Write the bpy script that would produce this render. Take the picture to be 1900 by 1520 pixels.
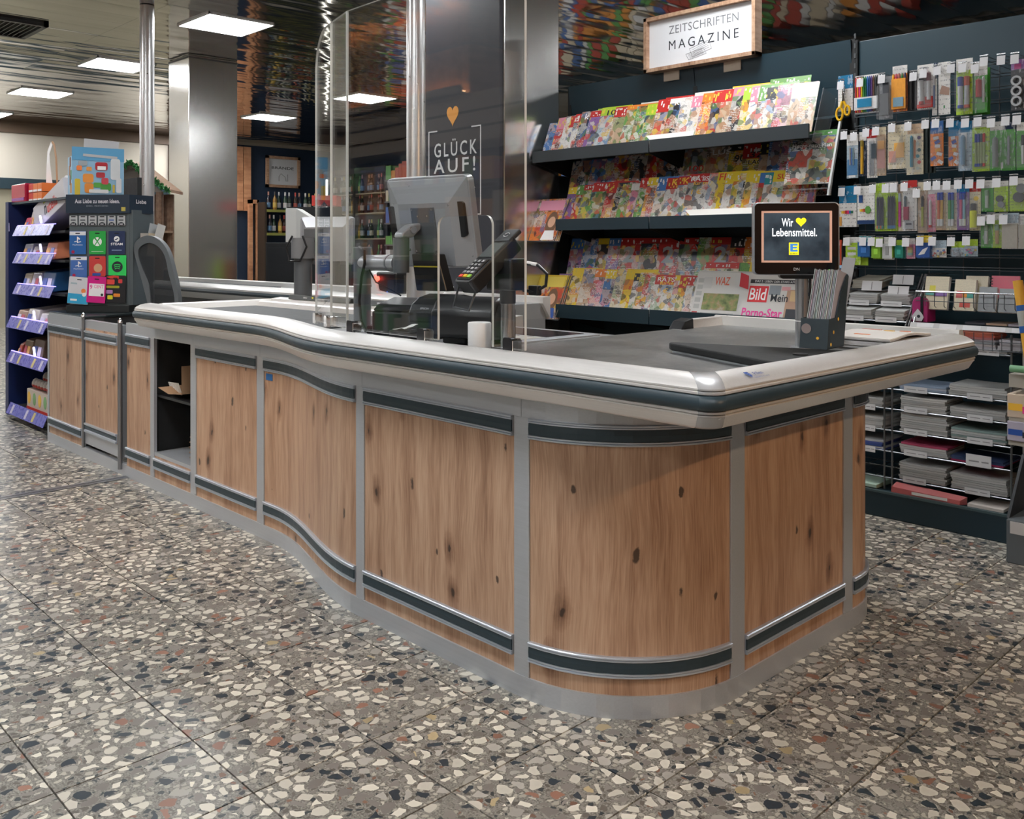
import bpy, bmesh, math, random
from mathutils import Vector, Matrix, Euler

for o in list(bpy.data.objects):
    bpy.data.objects.remove(o, do_unlink=True)
scene = bpy.context.scene
C = scene.collection
PI = math.pi

# ---------------------------------------------------------------- camera
cd = bpy.data.cameras.new('camera')
cam = bpy.data.objects.new('camera', cd)
C.objects.link(cam)
cam.location = (0, 0, 1.2)
cam.rotation_euler = (PI / 2, 0, math.radians(46.12))
cd.sensor_width = 36.0
cd.lens = 36.0 * 1721.0 / 1900.0
cd.shift_y = -302.0 / 1900.0
cd.clip_start = 0.05
cd.clip_end = 100
scene.camera = cam

# ---------------------------------------------------------------- world, exposure
w = bpy.data.worlds.new('world')
scene.world = w
w.use_nodes = True
w.node_tree.nodes['Background'].inputs['Color'].default_value = (0.6, 0.65, 0.7, 1)
w.node_tree.nodes['Background'].inputs['Strength'].default_value = 0.15
vs = scene.view_settings
vs.view_transform = 'Standard'
vs.look = 'None'
vs.exposure = 0.06
vs.gamma = 1.0
vs.use_curve_mapping = False
PANEL_STRENGTH = 36.0        # LED ceiling panels
WARM_STRENGTH = 150.0         # warm pendants over the bakery side

# ---------------------------------------------------------------- helpers
ORIGIN = {}
USED = {}


def tag(o, label, cat, group=None):
    o['label'] = label
    o['category'] = cat
    if group:
        o['group'] = group
    if label in USED and not group:
        print('DUP LABEL', label)
    USED[label] = 1
    return o


def thing(name, label, cat, loc=(0, 0, 0), rotz=0.0, group=None):
    o = bpy.data.objects.new(name, None)
    C.objects.link(o)
    o.empty_display_size = 0.05
    o.location = loc
    o.rotation_euler = (0, 0, rotz)
    ORIGIN[o.name] = Vector(loc)
    return tag(o, label, cat, group)


def struct_root(name, loc=(0, 0, 0)):
    o = bpy.data.objects.new(name, None)
    C.objects.link(o)
    o.location = loc
    o.empty_display_size = 0.05
    o['kind'] = 'structure'
    ORIGIN[o.name] = Vector(loc)
    return o


def link(name, me, mat=None, parent=None):
    if mat is not None and len(me.materials) == 0:
        me.materials.append(mat)
    o = bpy.data.objects.new(name, me)
    C.objects.link(o)
    if parent is not None:
        o.parent = parent
        ORIGIN[o.name] = ORIGIN.get(parent.name, Vector((0, 0, 0)))
    return o


class MB:
    """collects geometry, builds one mesh object"""

    def __init__(s):
        s.v = []; s.f = []; s.m = []; s.uv = {}; s.cur = 0

    def add(s, vs_, fs_):
        b = len(s.v)
        s.v += [tuple(p) for p in vs_]
        for f in fs_:
            s.f.append(tuple(b + i for i in f)); s.m.append(s.cur)
        return s

    def box(s, x0, y0, z0, x1, y1, z1):
        if x0 > x1: x0, x1 = x1, x0
        if y0 > y1: y0, y1 = y1, y0
        if z0 > z1: z0, z1 = z1, z0
        return s.add([(x0, y0, z0), (x1, y0, z0), (x1, y1, z0), (x0, y1, z0), (x0, y0, z1), (x1, y0, z1), (x1, y1, z1), (x0, y1, z1)],
                     [(0, 3, 2, 1), (4, 5, 6, 7), (0, 1, 5, 4), (1, 2, 6, 5), (2, 3, 7, 6), (3, 0, 4, 7)])

    def hexa(s, p):      # 8 points, bottom ring then top ring, ccw
        return s.add(p, [(0, 3, 2, 1), (4, 5, 6, 7), (0, 1, 5, 4), (1, 2, 6, 5), (2, 3, 7, 6), (3, 0, 4, 7)])

    def prism(s, poly, z0, z1):      # xy polygon (ccw) extruded in z
        n = len(poly)
        vs_ = [(x, y, z0) for x, y in poly] + [(x, y, z1) for x, y in poly]
        fs_ = [tuple(range(n - 1, -1, -1)), tuple(range(n, 2 * n))]
        fs_ += [(i, (i + 1) % n, n + (i + 1) % n, n + i) for i in range(n)]
        return s.add(vs_, fs_)

    def prism_xz(s, poly, y0, y1):   # xz polygon (ccw seen from -y) extruded in y
        n = len(poly)
        vs_ = [(x, y0, z) for x, z in poly] + [(x, y1, z) for x, z in poly]
        fs_ = [tuple(range(n)), tuple(range(2 * n - 1, n - 1, -1))]
        fs_ += [(i, n + i, n + (i + 1) % n, (i + 1) % n) for i in range(n)]
        return s.add(vs_, fs_)

    def prism_yz(s, poly, x0, x1):   # yz polygon extruded in x
        n = len(poly)
        vs_ = [(x0, y, z) for y, z in poly] + [(x1, y, z) for y, z in poly]
        fs_ = [tuple(range(n - 1, -1, -1)), tuple(range(n, 2 * n))]
        fs_ += [(i, (i + 1) % n, n + (i + 1) % n, n + i) for i in range(n)]
        return s.add(vs_, fs_)

    def cyl(s, p0, p1, r0, r1=None, n=14, caps=True):
        r1 = r0 if r1 is None else r1
        p0 = Vector(p0); p1 = Vector(p1)
        d = (p1 - p0).normalized()
        a = d.orthogonal().normalized(); b = d.cross(a)
        vs_ = []
        for p, r in ((p0, r0), (p1, r1)):
            for i in range(n):
                t = 2 * PI * i / n
                vs_.append(p + a * (r * math.cos(t)) + b * (r * math.sin(t)))
        fs_ = [(i, (i + 1) % n, n + (i + 1) % n, n + i) for i in range(n)]
        if caps:
            fs_ += [tuple(range(n - 1, -1, -1)), tuple(range(n, 2 * n))]
        return s.add(vs_, fs_)

    def tube(s, pts, r, n=8):
        pts = [Vector(p) for p in pts]
        k = len(pts); vs_ = []; fs_ = []
        d0 = (pts[1] - pts[0]).normalized()
        a = d0.orthogonal().normalized()
        for i, p in enumerate(pts):
            d = (pts[min(i + 1, k - 1)] - pts[max(i - 1, 0)]).normalized()
            a = (a - d * a.dot(d)).normalized(); b = d.cross(a)
            for j in range(n):
                t = 2 * PI * j / n
                vs_.append(p + a * (r * math.cos(t)) + b * (r * math.sin(t)))
        for i in range(k - 1):
            for j in range(n):
                fs_.append((i * n + j, i * n + (j + 1) % n, (i + 1) * n + (j + 1) % n, (i + 1) * n + j))
        fs_ += [tuple(range(n - 1, -1, -1)), tuple(range((k - 1) * n, k * n))]
        return s.add(vs_, fs_)

    def lathe(s, prof, cx=0, cy=0, n=20):   # prof: (r,z) bottom to top
        vs_ = []; fs_ = []
        for r, z in prof:
            for j in range(n):
                t = 2 * PI * j / n
                vs_.append((cx + r * math.cos(t), cy + r * math.sin(t), z))
        for i in range(len(prof) - 1):
            for j in range(n):
                fs_.append((i * n + j, i * n + (j + 1) % n, (i + 1) * n + (j + 1) % n, (i + 1) * n + j))
        fs_ += [tuple(range(n - 1, -1, -1)), tuple(range((len(prof) - 1) * n, len(prof) * n))]
        return s.add(vs_, fs_)

    def sweep(s, path, prof, caps=True):
        """prof: closed loop of (outward offset, z); path: xy points, outward is to the right"""
        n = len(path); k = len(prof); nor = []
        for i in range(n):
            a = Vector(path[max(i - 1, 0)]); p = Vector(path[i]); b = Vector(path[min(i + 1, n - 1)])
            d1 = (p - a).normalized() if i > 0 else (b - p).normalized()
            d2 = (b - p).normalized() if i < n - 1 else d1
            n1 = Vector((d1.y, -d1.x)); n2 = Vector((d2.y, -d2.x))
            m = (n1 + n2).normalized()
            nor.append(m / max(0.3, m.dot(n1)))
        vs_ = []; L = [0.0]
        for i in range(1, n):
            L.append(L[-1] + (Vector(path[i]) - Vector(path[i - 1])).length)
        for i in range(n):
            for o, z in prof:
                q = Vector(path[i]) + nor[i] * o
                vs_.append((q.x, q.y, z))
        b0 = len(s.v)
        fs_ = []
        for i in range(n - 1):
            for j in range(k):
                j2 = (j + 1) % k
                fs_.append((i * k + j, i * k + j2, (i + 1) * k + j2, (i + 1) * k + j))
        if caps:
            fs_ += [tuple(range(k - 1, -1, -1)), tuple(range((n - 1) * k, n * k))]
        for i in range(n):
            for j in range(k):
                s.uv[b0 + i * k + j] = (L[i], prof[j][1])
        return s.add(vs_, fs_)

    def mesh(s, name, mats, smooth=False, off=None, angle=40):
        me = bpy.data.meshes.new(name)
        vv = s.v
        if off is not None:
            vv = [(p[0] - off[0], p[1] - off[1], p[2] - off[2]) for p in vv]
        me.from_pydata(vv, [], s.f)
        if not isinstance(mats, (list, tuple)): mats = [mats]
        for m in mats:
            if m is not None: me.materials.append(m)
        for p, mi in zip(me.polygons, s.m):
            p.material_index = min(mi, max(0, len(mats) - 1))
        if s.uv:
            ul = me.uv_layers.new(name='UVMap')
            for l in me.loops:
                ul.data[l.index].uv = s.uv.get(l.vertex_index, (0, 0))
        bm = bmesh.new(); bm.from_mesh(me)
        bmesh.ops.recalc_face_normals(bm, faces=bm.faces)
        if smooth:
            for f in bm.faces: f.smooth = True
            for e in bm.edges:
                if len(e.link_faces) == 2 and e.calc_face_angle(0) > math.radians(angle): e.smooth = False
        bm.to_mesh(me); bm.free()
        return me

    def build(s, name, mat, parent=None, smooth=False, bevel=0.0, local=False, seg=2):
        off = None
        if parent is not None and not local:
            off = ORIGIN.get(parent.name, Vector((0, 0, 0)))
        elif parent is None:
            xs = [p[0] for p in s.v]; ys = [p[1] for p in s.v]; zs = [p[2] for p in s.v]
            off = Vector(((min(xs) + max(xs)) / 2, (min(ys) + max(ys)) / 2, min(zs)))
        me = s.mesh(name, mat, smooth, off)
        o = link(name, me, None, parent)
        if parent is None:
            o.location = off; ORIGIN[o.name] = off.copy()
        if bevel > 0:
            b = o.modifiers.new('bevel', 'BEVEL'); b.width = bevel; b.segments = seg
            b.limit_method = 'ANGLE'; b.angle_limit = math.radians(35)
            b.harden_normals = False
        return o

    def single(s, name, mat, label, cat, group=None, **k):
        return tag(s.build(name, mat, None, **k), label, cat, group)

    def struct(s, name, mat, **k):
        o = s.build(name, mat, None, **k); o['kind'] = 'structure'; return o


def copy_tree(o, parent=None):
    c = o.copy(); C.objects.link(c)
    if parent is not None: c.parent = parent
    ORIGIN[c.name] = ORIGIN.get(o.name, Vector((0, 0, 0))).copy()
    for ch in list(o.children):
        copy_tree(ch, c)
    return c


def rr(x0, z0, x1, z1, r, n=5):      # rounded rectangle, ccw
    pts = []
    for cx, cz, a0 in ((x1 - r, z0 + r, -90), (x1 - r, z1 - r, 0), (x0 + r, z1 - r, 90), (x0 + r, z0 + r, 180)):
        for i in range(n + 1):
            t = math.radians(a0 + 90.0 * i / n)
            pts.append((cx + r * math.cos(t), cz + r * math.sin(t)))
    return pts


def circ(cx, cz, r, n=20):
    return [(cx + r * math.cos(2 * PI * i / n), cz + r * math.sin(2 * PI * i / n)) for i in range(n)]


def heart(cx, cz, w_, h_, n=24):
    pts = []
    for i in range(n):
        t = 2 * PI * i / n
        x = 16 * math.sin(t) ** 3
        z = 13 * math.cos(t) - 5 * math.cos(2 * t) - 2 * math.cos(3 * t) - math.cos(4 * t)
        pts.append((cx - x / 32.0 * w_, cz + (z + 2.5) / 29.0 * h_))
    return pts


def text(s_, name, mat, parent, loc, size, width=None, rot=(PI / 2, 0, 0), bold=0.0, depth=0.0006, align='CENTER', local=False, space=1.0, height=None):
    """flat lettering as mesh part; loc in world coordinates unless local"""
    cu = bpy.data.curves.new(name, 'FONT')
    cu.body = s_; cu.size = 1.0; cu.align_x = align; cu.align_y = 'CENTER'
    cu.offset = bold; cu.extrude = 0.0; cu.space_character = space; cu.resolution_u = 3
    t = bpy.data.objects.new('tmp_text', cu); C.objects.link(t)
    dg = bpy.context.evaluated_depsgraph_get()
    me = bpy.data.meshes.new_from_object(t.evaluated_get(dg))
    bpy.data.objects.remove(t, do_unlink=True); bpy.data.curves.remove(cu)
    xs = [v.co.x for v in me.vertices]; ys = [v.co.y for v in me.vertices]
    sx = size; sy = size
    if width: sx = width / (max(xs) - min(xs))
    if width and not size: sy = sx
    if height: sy = height / (max(ys) - min(ys))
    if size and not width: sx = size
    cxm = (max(xs) + min(xs)) / 2 if align == 'CENTER' else min(xs)
    cym = (max(ys) + min(ys)) / 2
    R = Euler(rot).to_matrix()
    base = Vector(loc)
    if parent is not None and not local: base = base - ORIGIN.get(parent.name, Vector((0, 0, 0)))
    for v in me.vertices:
        q = Vector(((v.co.x - cxm) * sx, (v.co.y - cym) * sy, 0))
        v.co = R @ q + base
    me.name = name
    me.materials.clear(); me.materials.append(mat)
    return link(name, me, None, parent)

# ---------------------------------------------------------------- materials
MATS = {}


def P(name, col=(0.5, 0.5, 0.5), rough=0.5, metal=0.0, emit=None, es=0.0, spec=0.5, coat=0.0, alpha=None):
    if name in MATS: return MATS[name]
    m = bpy.data.materials.new(name); m.use_nodes = True
    b = m.node_tree.nodes['Principled BSDF']
    b.inputs['Base Color'].default_value = (*col, 1)
    b.inputs['Roughness'].default_value = rough
    b.inputs['Metallic'].default_value = metal
    b.inputs['Specular IOR Level'].default_value = spec
    if coat: b.inputs['Coat Weight'].default_value = coat; b.inputs['Coat Roughness'].default_value = 0.1
    if emit:
        b.inputs['Emission Color'].default_value = (*emit, 1); b.inputs['Emission Strength'].default_value = es
    # fine grain so that no surface is perfectly flat
    nt = m.node_tree
    if not emit:
        tc = nt.nodes.new('ShaderNodeTexCoord'); nz = nt.nodes.new('ShaderNodeTexNoise')
        nz.inputs['Scale'].default_value = 35.0; nz.inputs['Detail'].default_value = 3.0
        nt.links.new(tc.outputs['Object'], nz.inputs['Vector'])
        mr = nt.nodes.new('ShaderNodeMapRange')
        mr.inputs['To Min'].default_value = max(0.02, rough - (0.015 if metal > 0.4 else 0.06)); mr.inputs['To Max'].default_value = min(1, rough + (0.015 if metal > 0.4 else 0.06))
        nt.links.new(nz.outputs['Fac'], mr.inputs['Value']); nt.links.new(mr.outputs['Result'], b.inputs['Roughness'])
    MATS[name] = m
    return m


class NT:
    def __init__(s, name):
        s.m = bpy.data.materials.new(name); s.m.use_nodes = True
        s.t = s.m.node_tree; s.b = s.t.nodes['Principled BSDF']; s.out = s.t.nodes['Material Output']
        MATS[name] = s.m

    def n(s, typ, **kw):
        x = s.t.nodes.new('ShaderNode' + typ)
        for k, v in kw.items():
            if k.startswith('i_'):
                x.inputs[k[2:].replace('_', ' ')].default_value = v
            else:
                setattr(x, k, v)
        return x

    def l(s, a, b): s.t.links.new(a, b)

    def math(s, op, a, b=None, c=None):
        x = s.n('Math', operation=op)
        for i, q in enumerate((a, b, c)):
            if q is None: continue
            if isinstance(q, (int, float)): x.inputs[i].default_value = q
            else: s.l(q, x.inputs[i])
        return x.outputs[0]

    def mix(s, f, a, b, blend='MIX'):
        x = s.n('Mix', data_type='RGBA', blend_type=blend)
        if isinstance(f, (int, float)): x.inputs[0].default_value = f
        else: s.l(f, x.inputs[0])
        for i, q in ((6, a), (7, b)):
            if isinstance(q, tuple): x.inputs[i].default_value = (*q, 1) if len(q) == 3 else q
            else: s.l(q, x.inputs[i])
        return x.outputs[2]

    def ramp(s, v, stops, mode='LINEAR'):
        x = s.n('ValToRGB'); r = x.color_ramp; r.interpolation = mode
        while len(r.elements) > 1: r.elements.remove(r.elements[0])
        r.elements[0].position = stops[0][0]; r.elements[0].color = (*stops[0][1], 1)
        for p, c in stops[1:]:
            e = r.elements.new(p); e.color = (*c, 1)
        s.l(v, x.inputs[0]); return x.outputs[0]

    def attr(s, name):
        x = s.n('Attribute', attribute_type='OBJECT', attribute_name=name)
        return x


# --- terrazzo
def make_terrazzo():
    k = NT('terrazzo')
    g = k.n('NewGeometry'); oi = k.n('ObjectInfo')
    off = k.n('VectorMath', operation='ADD')
    sc = k.n('VectorMath', operation='SCALE'); k.l(g.outputs['Position'], sc.inputs[0]); sc.inputs['Scale'].default_value = 1.0
    rnd = k.n('CombineXYZ')
    k.l(k.math('MULTIPLY', oi.outputs['Random'], 37.0), rnd.inputs[0]); k.l(k.math('MULTIPLY', oi.outputs['Random'], 91.0), rnd.inputs[1])
    k.l(sc.outputs[0], off.inputs[0]); k.l(rnd.outputs[0], off.inputs[1])
    nz = k.n('TexNoise', i_Scale=26.0, i_Detail=2.0); k.l(off.outputs[0], nz.inputs['Vector'])
    ds = k.n('VectorMath', operation='MULTIPLY_ADD'); k.l(nz.outputs['Color'], ds.inputs[0])
    ds.inputs[1].default_value = (0.026, 0.026, 0); k.l(off.outputs[0], ds.inputs[2])
    cols = []

    def layer(scale, thr, stops):
        v = k.n('TexVoronoi', voronoi_dimensions='2D', feature='F1', i_Scale=scale)
        e = k.n('TexVoronoi', voronoi_dimensions='2D', feature='DISTANCE_TO_EDGE', i_Scale=scale)
        k.l(ds.outputs[0], v.inputs['Vector']); k.l(ds.outputs[0], e.inputs['Vector'])
        sep = k.n('SeparateColor'); k.l(v.outputs['Color'], sep.inputs[0])
        col = k.ramp(sep.outputs[0], stops, 'CONSTANT')
        m1 = k.math('GREATER_THAN', e.outputs['Distance'], k.math('MULTIPLY_ADD', sep.outputs[2], 0.16, thr))
        # some cells stay matrix
        m2 = k.math('MULTIPLY', k.math('LESS_THAN', sep.outputs[1], 0.88), k.math('LESS_THAN', v.outputs['Distance'], 0.5))
        var = k.math('MULTIPLY_ADD', sep.outputs[2], 0.35, 0.8)
        hs = k.n('HueSaturation'); k.l(col, hs.inputs['Color']); k.l(var, hs.inputs['Value'])
        return hs.outputs[0], k.math('MULTIPLY', m1, m2)
    fine = k.n('TexNoise', i_Scale=220.0, i_Detail=3.0); k.l(off.outputs[0], fine.inputs['Vector'])
    base = k.ramp(fine.outputs['Fac'], [(0.3, (0.10, 0.095, 0.082)), (0.5, (0.205, 0.195, 0.17)), (0.72, (0.35, 0.335, 0.295))])
    cs, ms = layer(62.0, 0.10, [(0, (0.42, 0.39, 0.33)), (0.42, (0.25, 0.23, 0.205)), (0.62, (0.13, 0.115, 0.1)), (0.8, (0.045, 0.055, 0.06)), (0.965, (0.22, 0.12, 0.085))])
    c1 = k.mix(ms, base, cs)
    cb, mb_ = layer(27.0, 0.085, [(0, (0.66, 0.62, 0.53)), (0.47, (0.4, 0.375, 0.335)), (0.62, (0.22, 0.2, 0.18)), (0.76, (0.028, 0.042, 0.055)), (0.945, (0.3, 0.15, 0.105)), (0.985, (0.42, 0.33, 0.19))])
    c2 = k.mix(mb_, c1, cb)
    k.l(c2, k.b.inputs['Base Color'])
    big = k.n('TexNoise', i_Scale=2.2, i_Detail=3.0); k.l(g.outputs['Position'], big.inputs['Vector'])
    ro = k.n('MapRange'); ro.inputs['To Min'].default_value = 0.22; ro.inputs['To Max'].default_value = 0.42
    k.l(big.outputs['Fac'], ro.inputs['Value']); k.l(ro.outputs[0], k.b.inputs['Roughness'])
    return k.m


# --- oak veneer: grain along v of the uv map
def make_oak(name, dark=1.0, use_uv=True, scale=1.0, tint=(1, 1, 1)):
    k = NT(name)
    tc = k.n('TexCoord')
    src = tc.outputs['UV'] if use_uv else tc.outputs['Object']
    oi = k.n('ObjectInfo')
    rnd = k.n('CombineXYZ'); k.l(k.math('MULTIPLY', oi.outputs['Random'], 13.0), rnd.inputs[0]); k.l(k.math('MULTIPLY', oi.outputs['Random'], 29.0), rnd.inputs[1])
    off = k.n('VectorMath', operation='ADD'); k.l(src, off.inputs[0]); k.l(rnd.outputs[0], off.inputs[1])
    if use_uv:
        mp = k.n('Mapping'); mp.inputs['Scale'].default_value = (1, 1, 1); k.l(off.outputs[0], mp.inputs[0])
    else:
        mp = k.n('Mapping'); mp.inputs['Scale'].default_value = (1, 1, 1); k.l(off.outputs[0], mp.inputs[0])
    warp = k.n('TexNoise', i_Scale=2.2, i_Detail=2.0); k.l(mp.outputs[0], warp.inputs['Vector'])
    wv = k.n('VectorMath', operation='MULTIPLY_ADD'); k.l(warp.outputs['Color'], wv.inputs[0]); wv.inputs[1].default_value = (0.05, 0.05, 0.02); k.l(mp.outputs[0], wv.inputs[2])
    # knots
    kv = k.n('Mapping'); kv.inputs['Scale'].default_value = (7.5 * scale, 3.6 * scale, 1); k.l(wv.outputs[0], kv.inputs[0])
    kn = k.n('TexVoronoi', voronoi_dimensions='2D', feature='F1', i_Scale=1.0); k.l(kv.outputs[0], kn.inputs['Vector'])
    ks = k.n('SeparateColor'); k.l(kn.outputs['Color'], ks.inputs[0])
    kz = k.n('TexNoise', i_Scale=34.0, i_Detail=3.0); k.l(wv.outputs[0], kz.inputs['Vector'])
    kd = k.math('ADD', kn.outputs['Distance'], k.math('MULTIPLY_ADD', kz.outputs['Fac'], 0.16, -0.08))
    kr = k.math('MULTIPLY_ADD', ks.outputs[1], 0.055, 0.02)
    kmask = k.math('SUBTRACT', 1.0, k.math('DIVIDE', kd, kr)); kmask = k.math('MULTIPLY', k.math('MAXIMUM', kmask, 0.0), 2.2)
    kmask = k.math('MINIMUM', kmask, 1.0)
    kmask = k.math('MULTIPLY', kmask, k.math('LESS_THAN', ks.outputs[0], 0.75))
    # halo around knots
    halo = k.math('MULTIPLY', k.math('MAXIMUM', k.math('SUBTRACT', 1.0, k.math('DIVIDE', kd, 0.22)), 0.0), k.math('LESS_THAN', ks.outputs[0], 0.35))
    gs = k.n('Mapping'); gs.inputs['Scale'].default_value = (26.0 * scale, 1.6 * scale, 26.0 * scale if not use_uv else 1); k.l(wv.outputs[0], gs.inputs[0])
    g1 = k.n('TexNoise', i_Scale=1.0, i_Detail=5.0, i_Roughness=0.62); k.l(gs.outputs[0], g1.inputs['Vector'])
    gs2 = k.n('Mapping'); gs2.inputs['Scale'].default_value = (260.0 * scale, 9.0 * scale, 1); k.l(wv.outputs[0], gs2.inputs[0])
    g2 = k.n('TexNoise', i_Scale=1.0, i_Detail=3.0); k.l(gs2.outputs[0], g2.inputs['Vector'])
    gb = k.n('Mapping'); gb.inputs['Scale'].default_value = (8.0 * scale, 0.4 * scale, 1); k.l(wv.outputs[0], gb.inputs[0])
    g3 = k.n('TexNoise', i_Scale=1.0, i_Detail=2.0); k.l(gb.outputs[0], g3.inputs['Vector'])
    f = k.math('ADD', k.math('MULTIPLY', g1.outputs['Fac'], 0.46), k.math('MULTIPLY', g2.outputs['Fac'], 0.34))
    f = k.math('ADD', f, k.math('MULTIPLY', g3.outputs['Fac'], 0.25))
    f = k.math('SUBTRACT', f, k.math('MULTIPLY', halo, 0.22))
    d = dark; t = tint
    col = k.ramp(f, [(0.32, (0.18 * d * t[0], 0.094 * d * t[1], 0.056 * d * t[2])), (0.46, (0.37 * d * t[0], 0.215 * d * t[1], 0.135 * d * t[2])),
                     (0.56, (0.49 * d * t[0], 0.315 * d * t[1], 0.207 * d * t[2])), (0.7, (0.6 * d * t[0], 0.41 * d * t[1], 0.285 * d * t[2]))])
    col = k.mix(k.math('MULTIPLY', kmask, 0.9), col, (0.045, 0.03, 0.022))
    k.l(col, k.b.inputs['Base Color'])
    k.b.inputs['Roughness'].default_value = 0.42
    k.b.inputs['Specular IOR Level'].default_value = 0.35
    bp = k.n('Bump', i_Strength=0.08, i_Distance=0.002); k.l(g2.outputs['Fac'], bp.inputs['Height']); k.l(bp.outputs[0], k.b.inputs['Normal'])
    return k.m


def make_brushed(name, col, rough=0.32, metal=0.9, axis=2, amount=0.12, sc=3.0):
    k = NT(name)
    tc = k.n('TexCoord'); mp = k.n('Mapping')
    s3 = [260.0, 260.0, 260.0]; s3[axis] = sc
    mp.inputs['Scale'].default_value = s3; k.l(tc.outputs['Object'], mp.inputs[0])
    nz = k.n('TexNoise', i_Scale=1.0, i_Detail=3.0); k.l(mp.outputs[0], nz.inputs['Vector'])
    mr = k.n('MapRange'); mr.inputs['To Min'].default_value = max(0.05, rough - amount); mr.inputs['To Max'].default_value = rough + amount
    k.l(nz.outputs['Fac'], mr.inputs['Value']); k.l(mr.outputs[0], k.b.inputs['Roughness'])
    c = k.mix(nz.outputs['Fac'], tuple(q * 0.9 for q in col), tuple(min(1, q * 1.08) for q in col)); k.l(c, k.b.inputs['Base Color'])
    k.b.inputs['Metallic'].default_value = metal
    return k.m


# mottled steel plate of the bagging area
def make_plate():
    k = NT('mottled_steel')
    tc = k.n('TexCoord'); nz = k.n('TexNoise', i_Scale=55.0, i_Detail=5.0, i_Roughness=0.7); k.l(tc.outputs['Object'], nz.inputs['Vector'])
    n2 = k.n('TexNoise', i_Scale=6.0, i_Detail=3.0); k.l(tc.outputs['Object'], n2.inputs['Vector'])
    f = k.math('ADD', k.math('MULTIPLY', nz.outputs['Fac'], 0.6), k.math('MULTIPLY', n2.outputs['Fac'], 0.4))
    k.l(k.ramp(f, [(0.35, (0.19, 0.2, 0.2)), (0.65, (0.42, 0.42, 0.41))]), k.b.inputs['Base Color'])
    mr = k.n('MapRange'); mr.inputs['To Min'].default_value = 0.2; mr.inputs['To Max'].default_value = 0.46
    k.l(f, mr.inputs['Value']); k.l(mr.outputs[0], k.b.inputs['Roughness']); k.b.inputs['Metallic'].default_value = 0.85
    return k.m


def make_mirror_ceiling():
    k = NT('ceiling_metal')
    g = k.n('NewGeometry'); mp = k.n('Mapping'); mp.inputs['Scale'].default_value = (3.4, 0.9, 1.0); k.l(g.outputs['Position'], mp.inputs[0])
    nz = k.n('TexNoise', i_Scale=1.0, i_Detail=1.5); k.l(mp.outputs[0], nz.inputs['Vector'])
    bp = k.n('Bump', i_Strength=0.5, i_Distance=0.03); k.l(nz.outputs['Fac'], bp.inputs['Height']); k.l(bp.outputs[0], k.b.inputs['Normal'])
    k.b.inputs['Base Color'].default_value = (0.5, 0.49, 0.47, 1); k.b.inputs['Metallic'].default_value = 1.0; k.b.inputs['Roughness'].default_value = 0.07
    return k.m


def make_plexi():
    k = NT('plexiglass')
    k.t.nodes.remove(k.b)
    tr = k.n('BsdfTransparent'); tr.inputs[0].default_value = (0.97, 0.98, 0.98, 1)
    gl = k.n('BsdfGlossy'); gl.inputs['Roughness'].default_value = 0.015
    fr = k.n('LayerWeight'); fr.inputs['Blend'].default_value = 0.5
    mx = k.n('MixShader'); f = k.math('MULTIPLY_ADD', k.math('POWER', fr.outputs['Facing'], 4.0), 0.9, 0.034)
    k.l(f, mx.inputs[0]); k.l(tr.outputs[0], mx.inputs[1]); k.l(gl.outputs[0], mx.inputs[2])
    k.l(mx.outputs[0], k.out.inputs[0])
    return k.m


def make_film(name, tint=(0.95, 0.96, 0.97), refl=1.5, haze=0.06):
    k = NT(name)
    k.t.nodes.remove(k.b)
    tr = k.n('BsdfTransparent'); tr.inputs[0].default_value = (*tint, 1)
    gl = k.n('BsdfGlossy'); gl.inputs['Roughness'].default_value = 0.12
    df = k.n('BsdfDiffuse'); df.inputs[0].default_value = (0.8, 0.8, 0.82, 1)
    lw = k.n('LayerWeight'); lw.inputs['Blend'].default_value = 0.5
    fac = k.math('MULTIPLY_ADD', k.math('POWER', lw.outputs['Facing'], 4.0), 0.8, 0.05)
    m0 = k.n('MixShader'); m0.inputs[0].default_value = haze; k.l(tr.outputs[0], m0.inputs[1]); k.l(df.outputs[0], m0.inputs[2])
    mx = k.n('MixShader'); k.l(fac, mx.inputs[0]); k.l(m0.outputs[0], mx.inputs[1]); k.l(gl.outputs[0], mx.inputs[2])
    k.l(mx.outputs[0], k.out.inputs[0])
    return k.m


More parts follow.
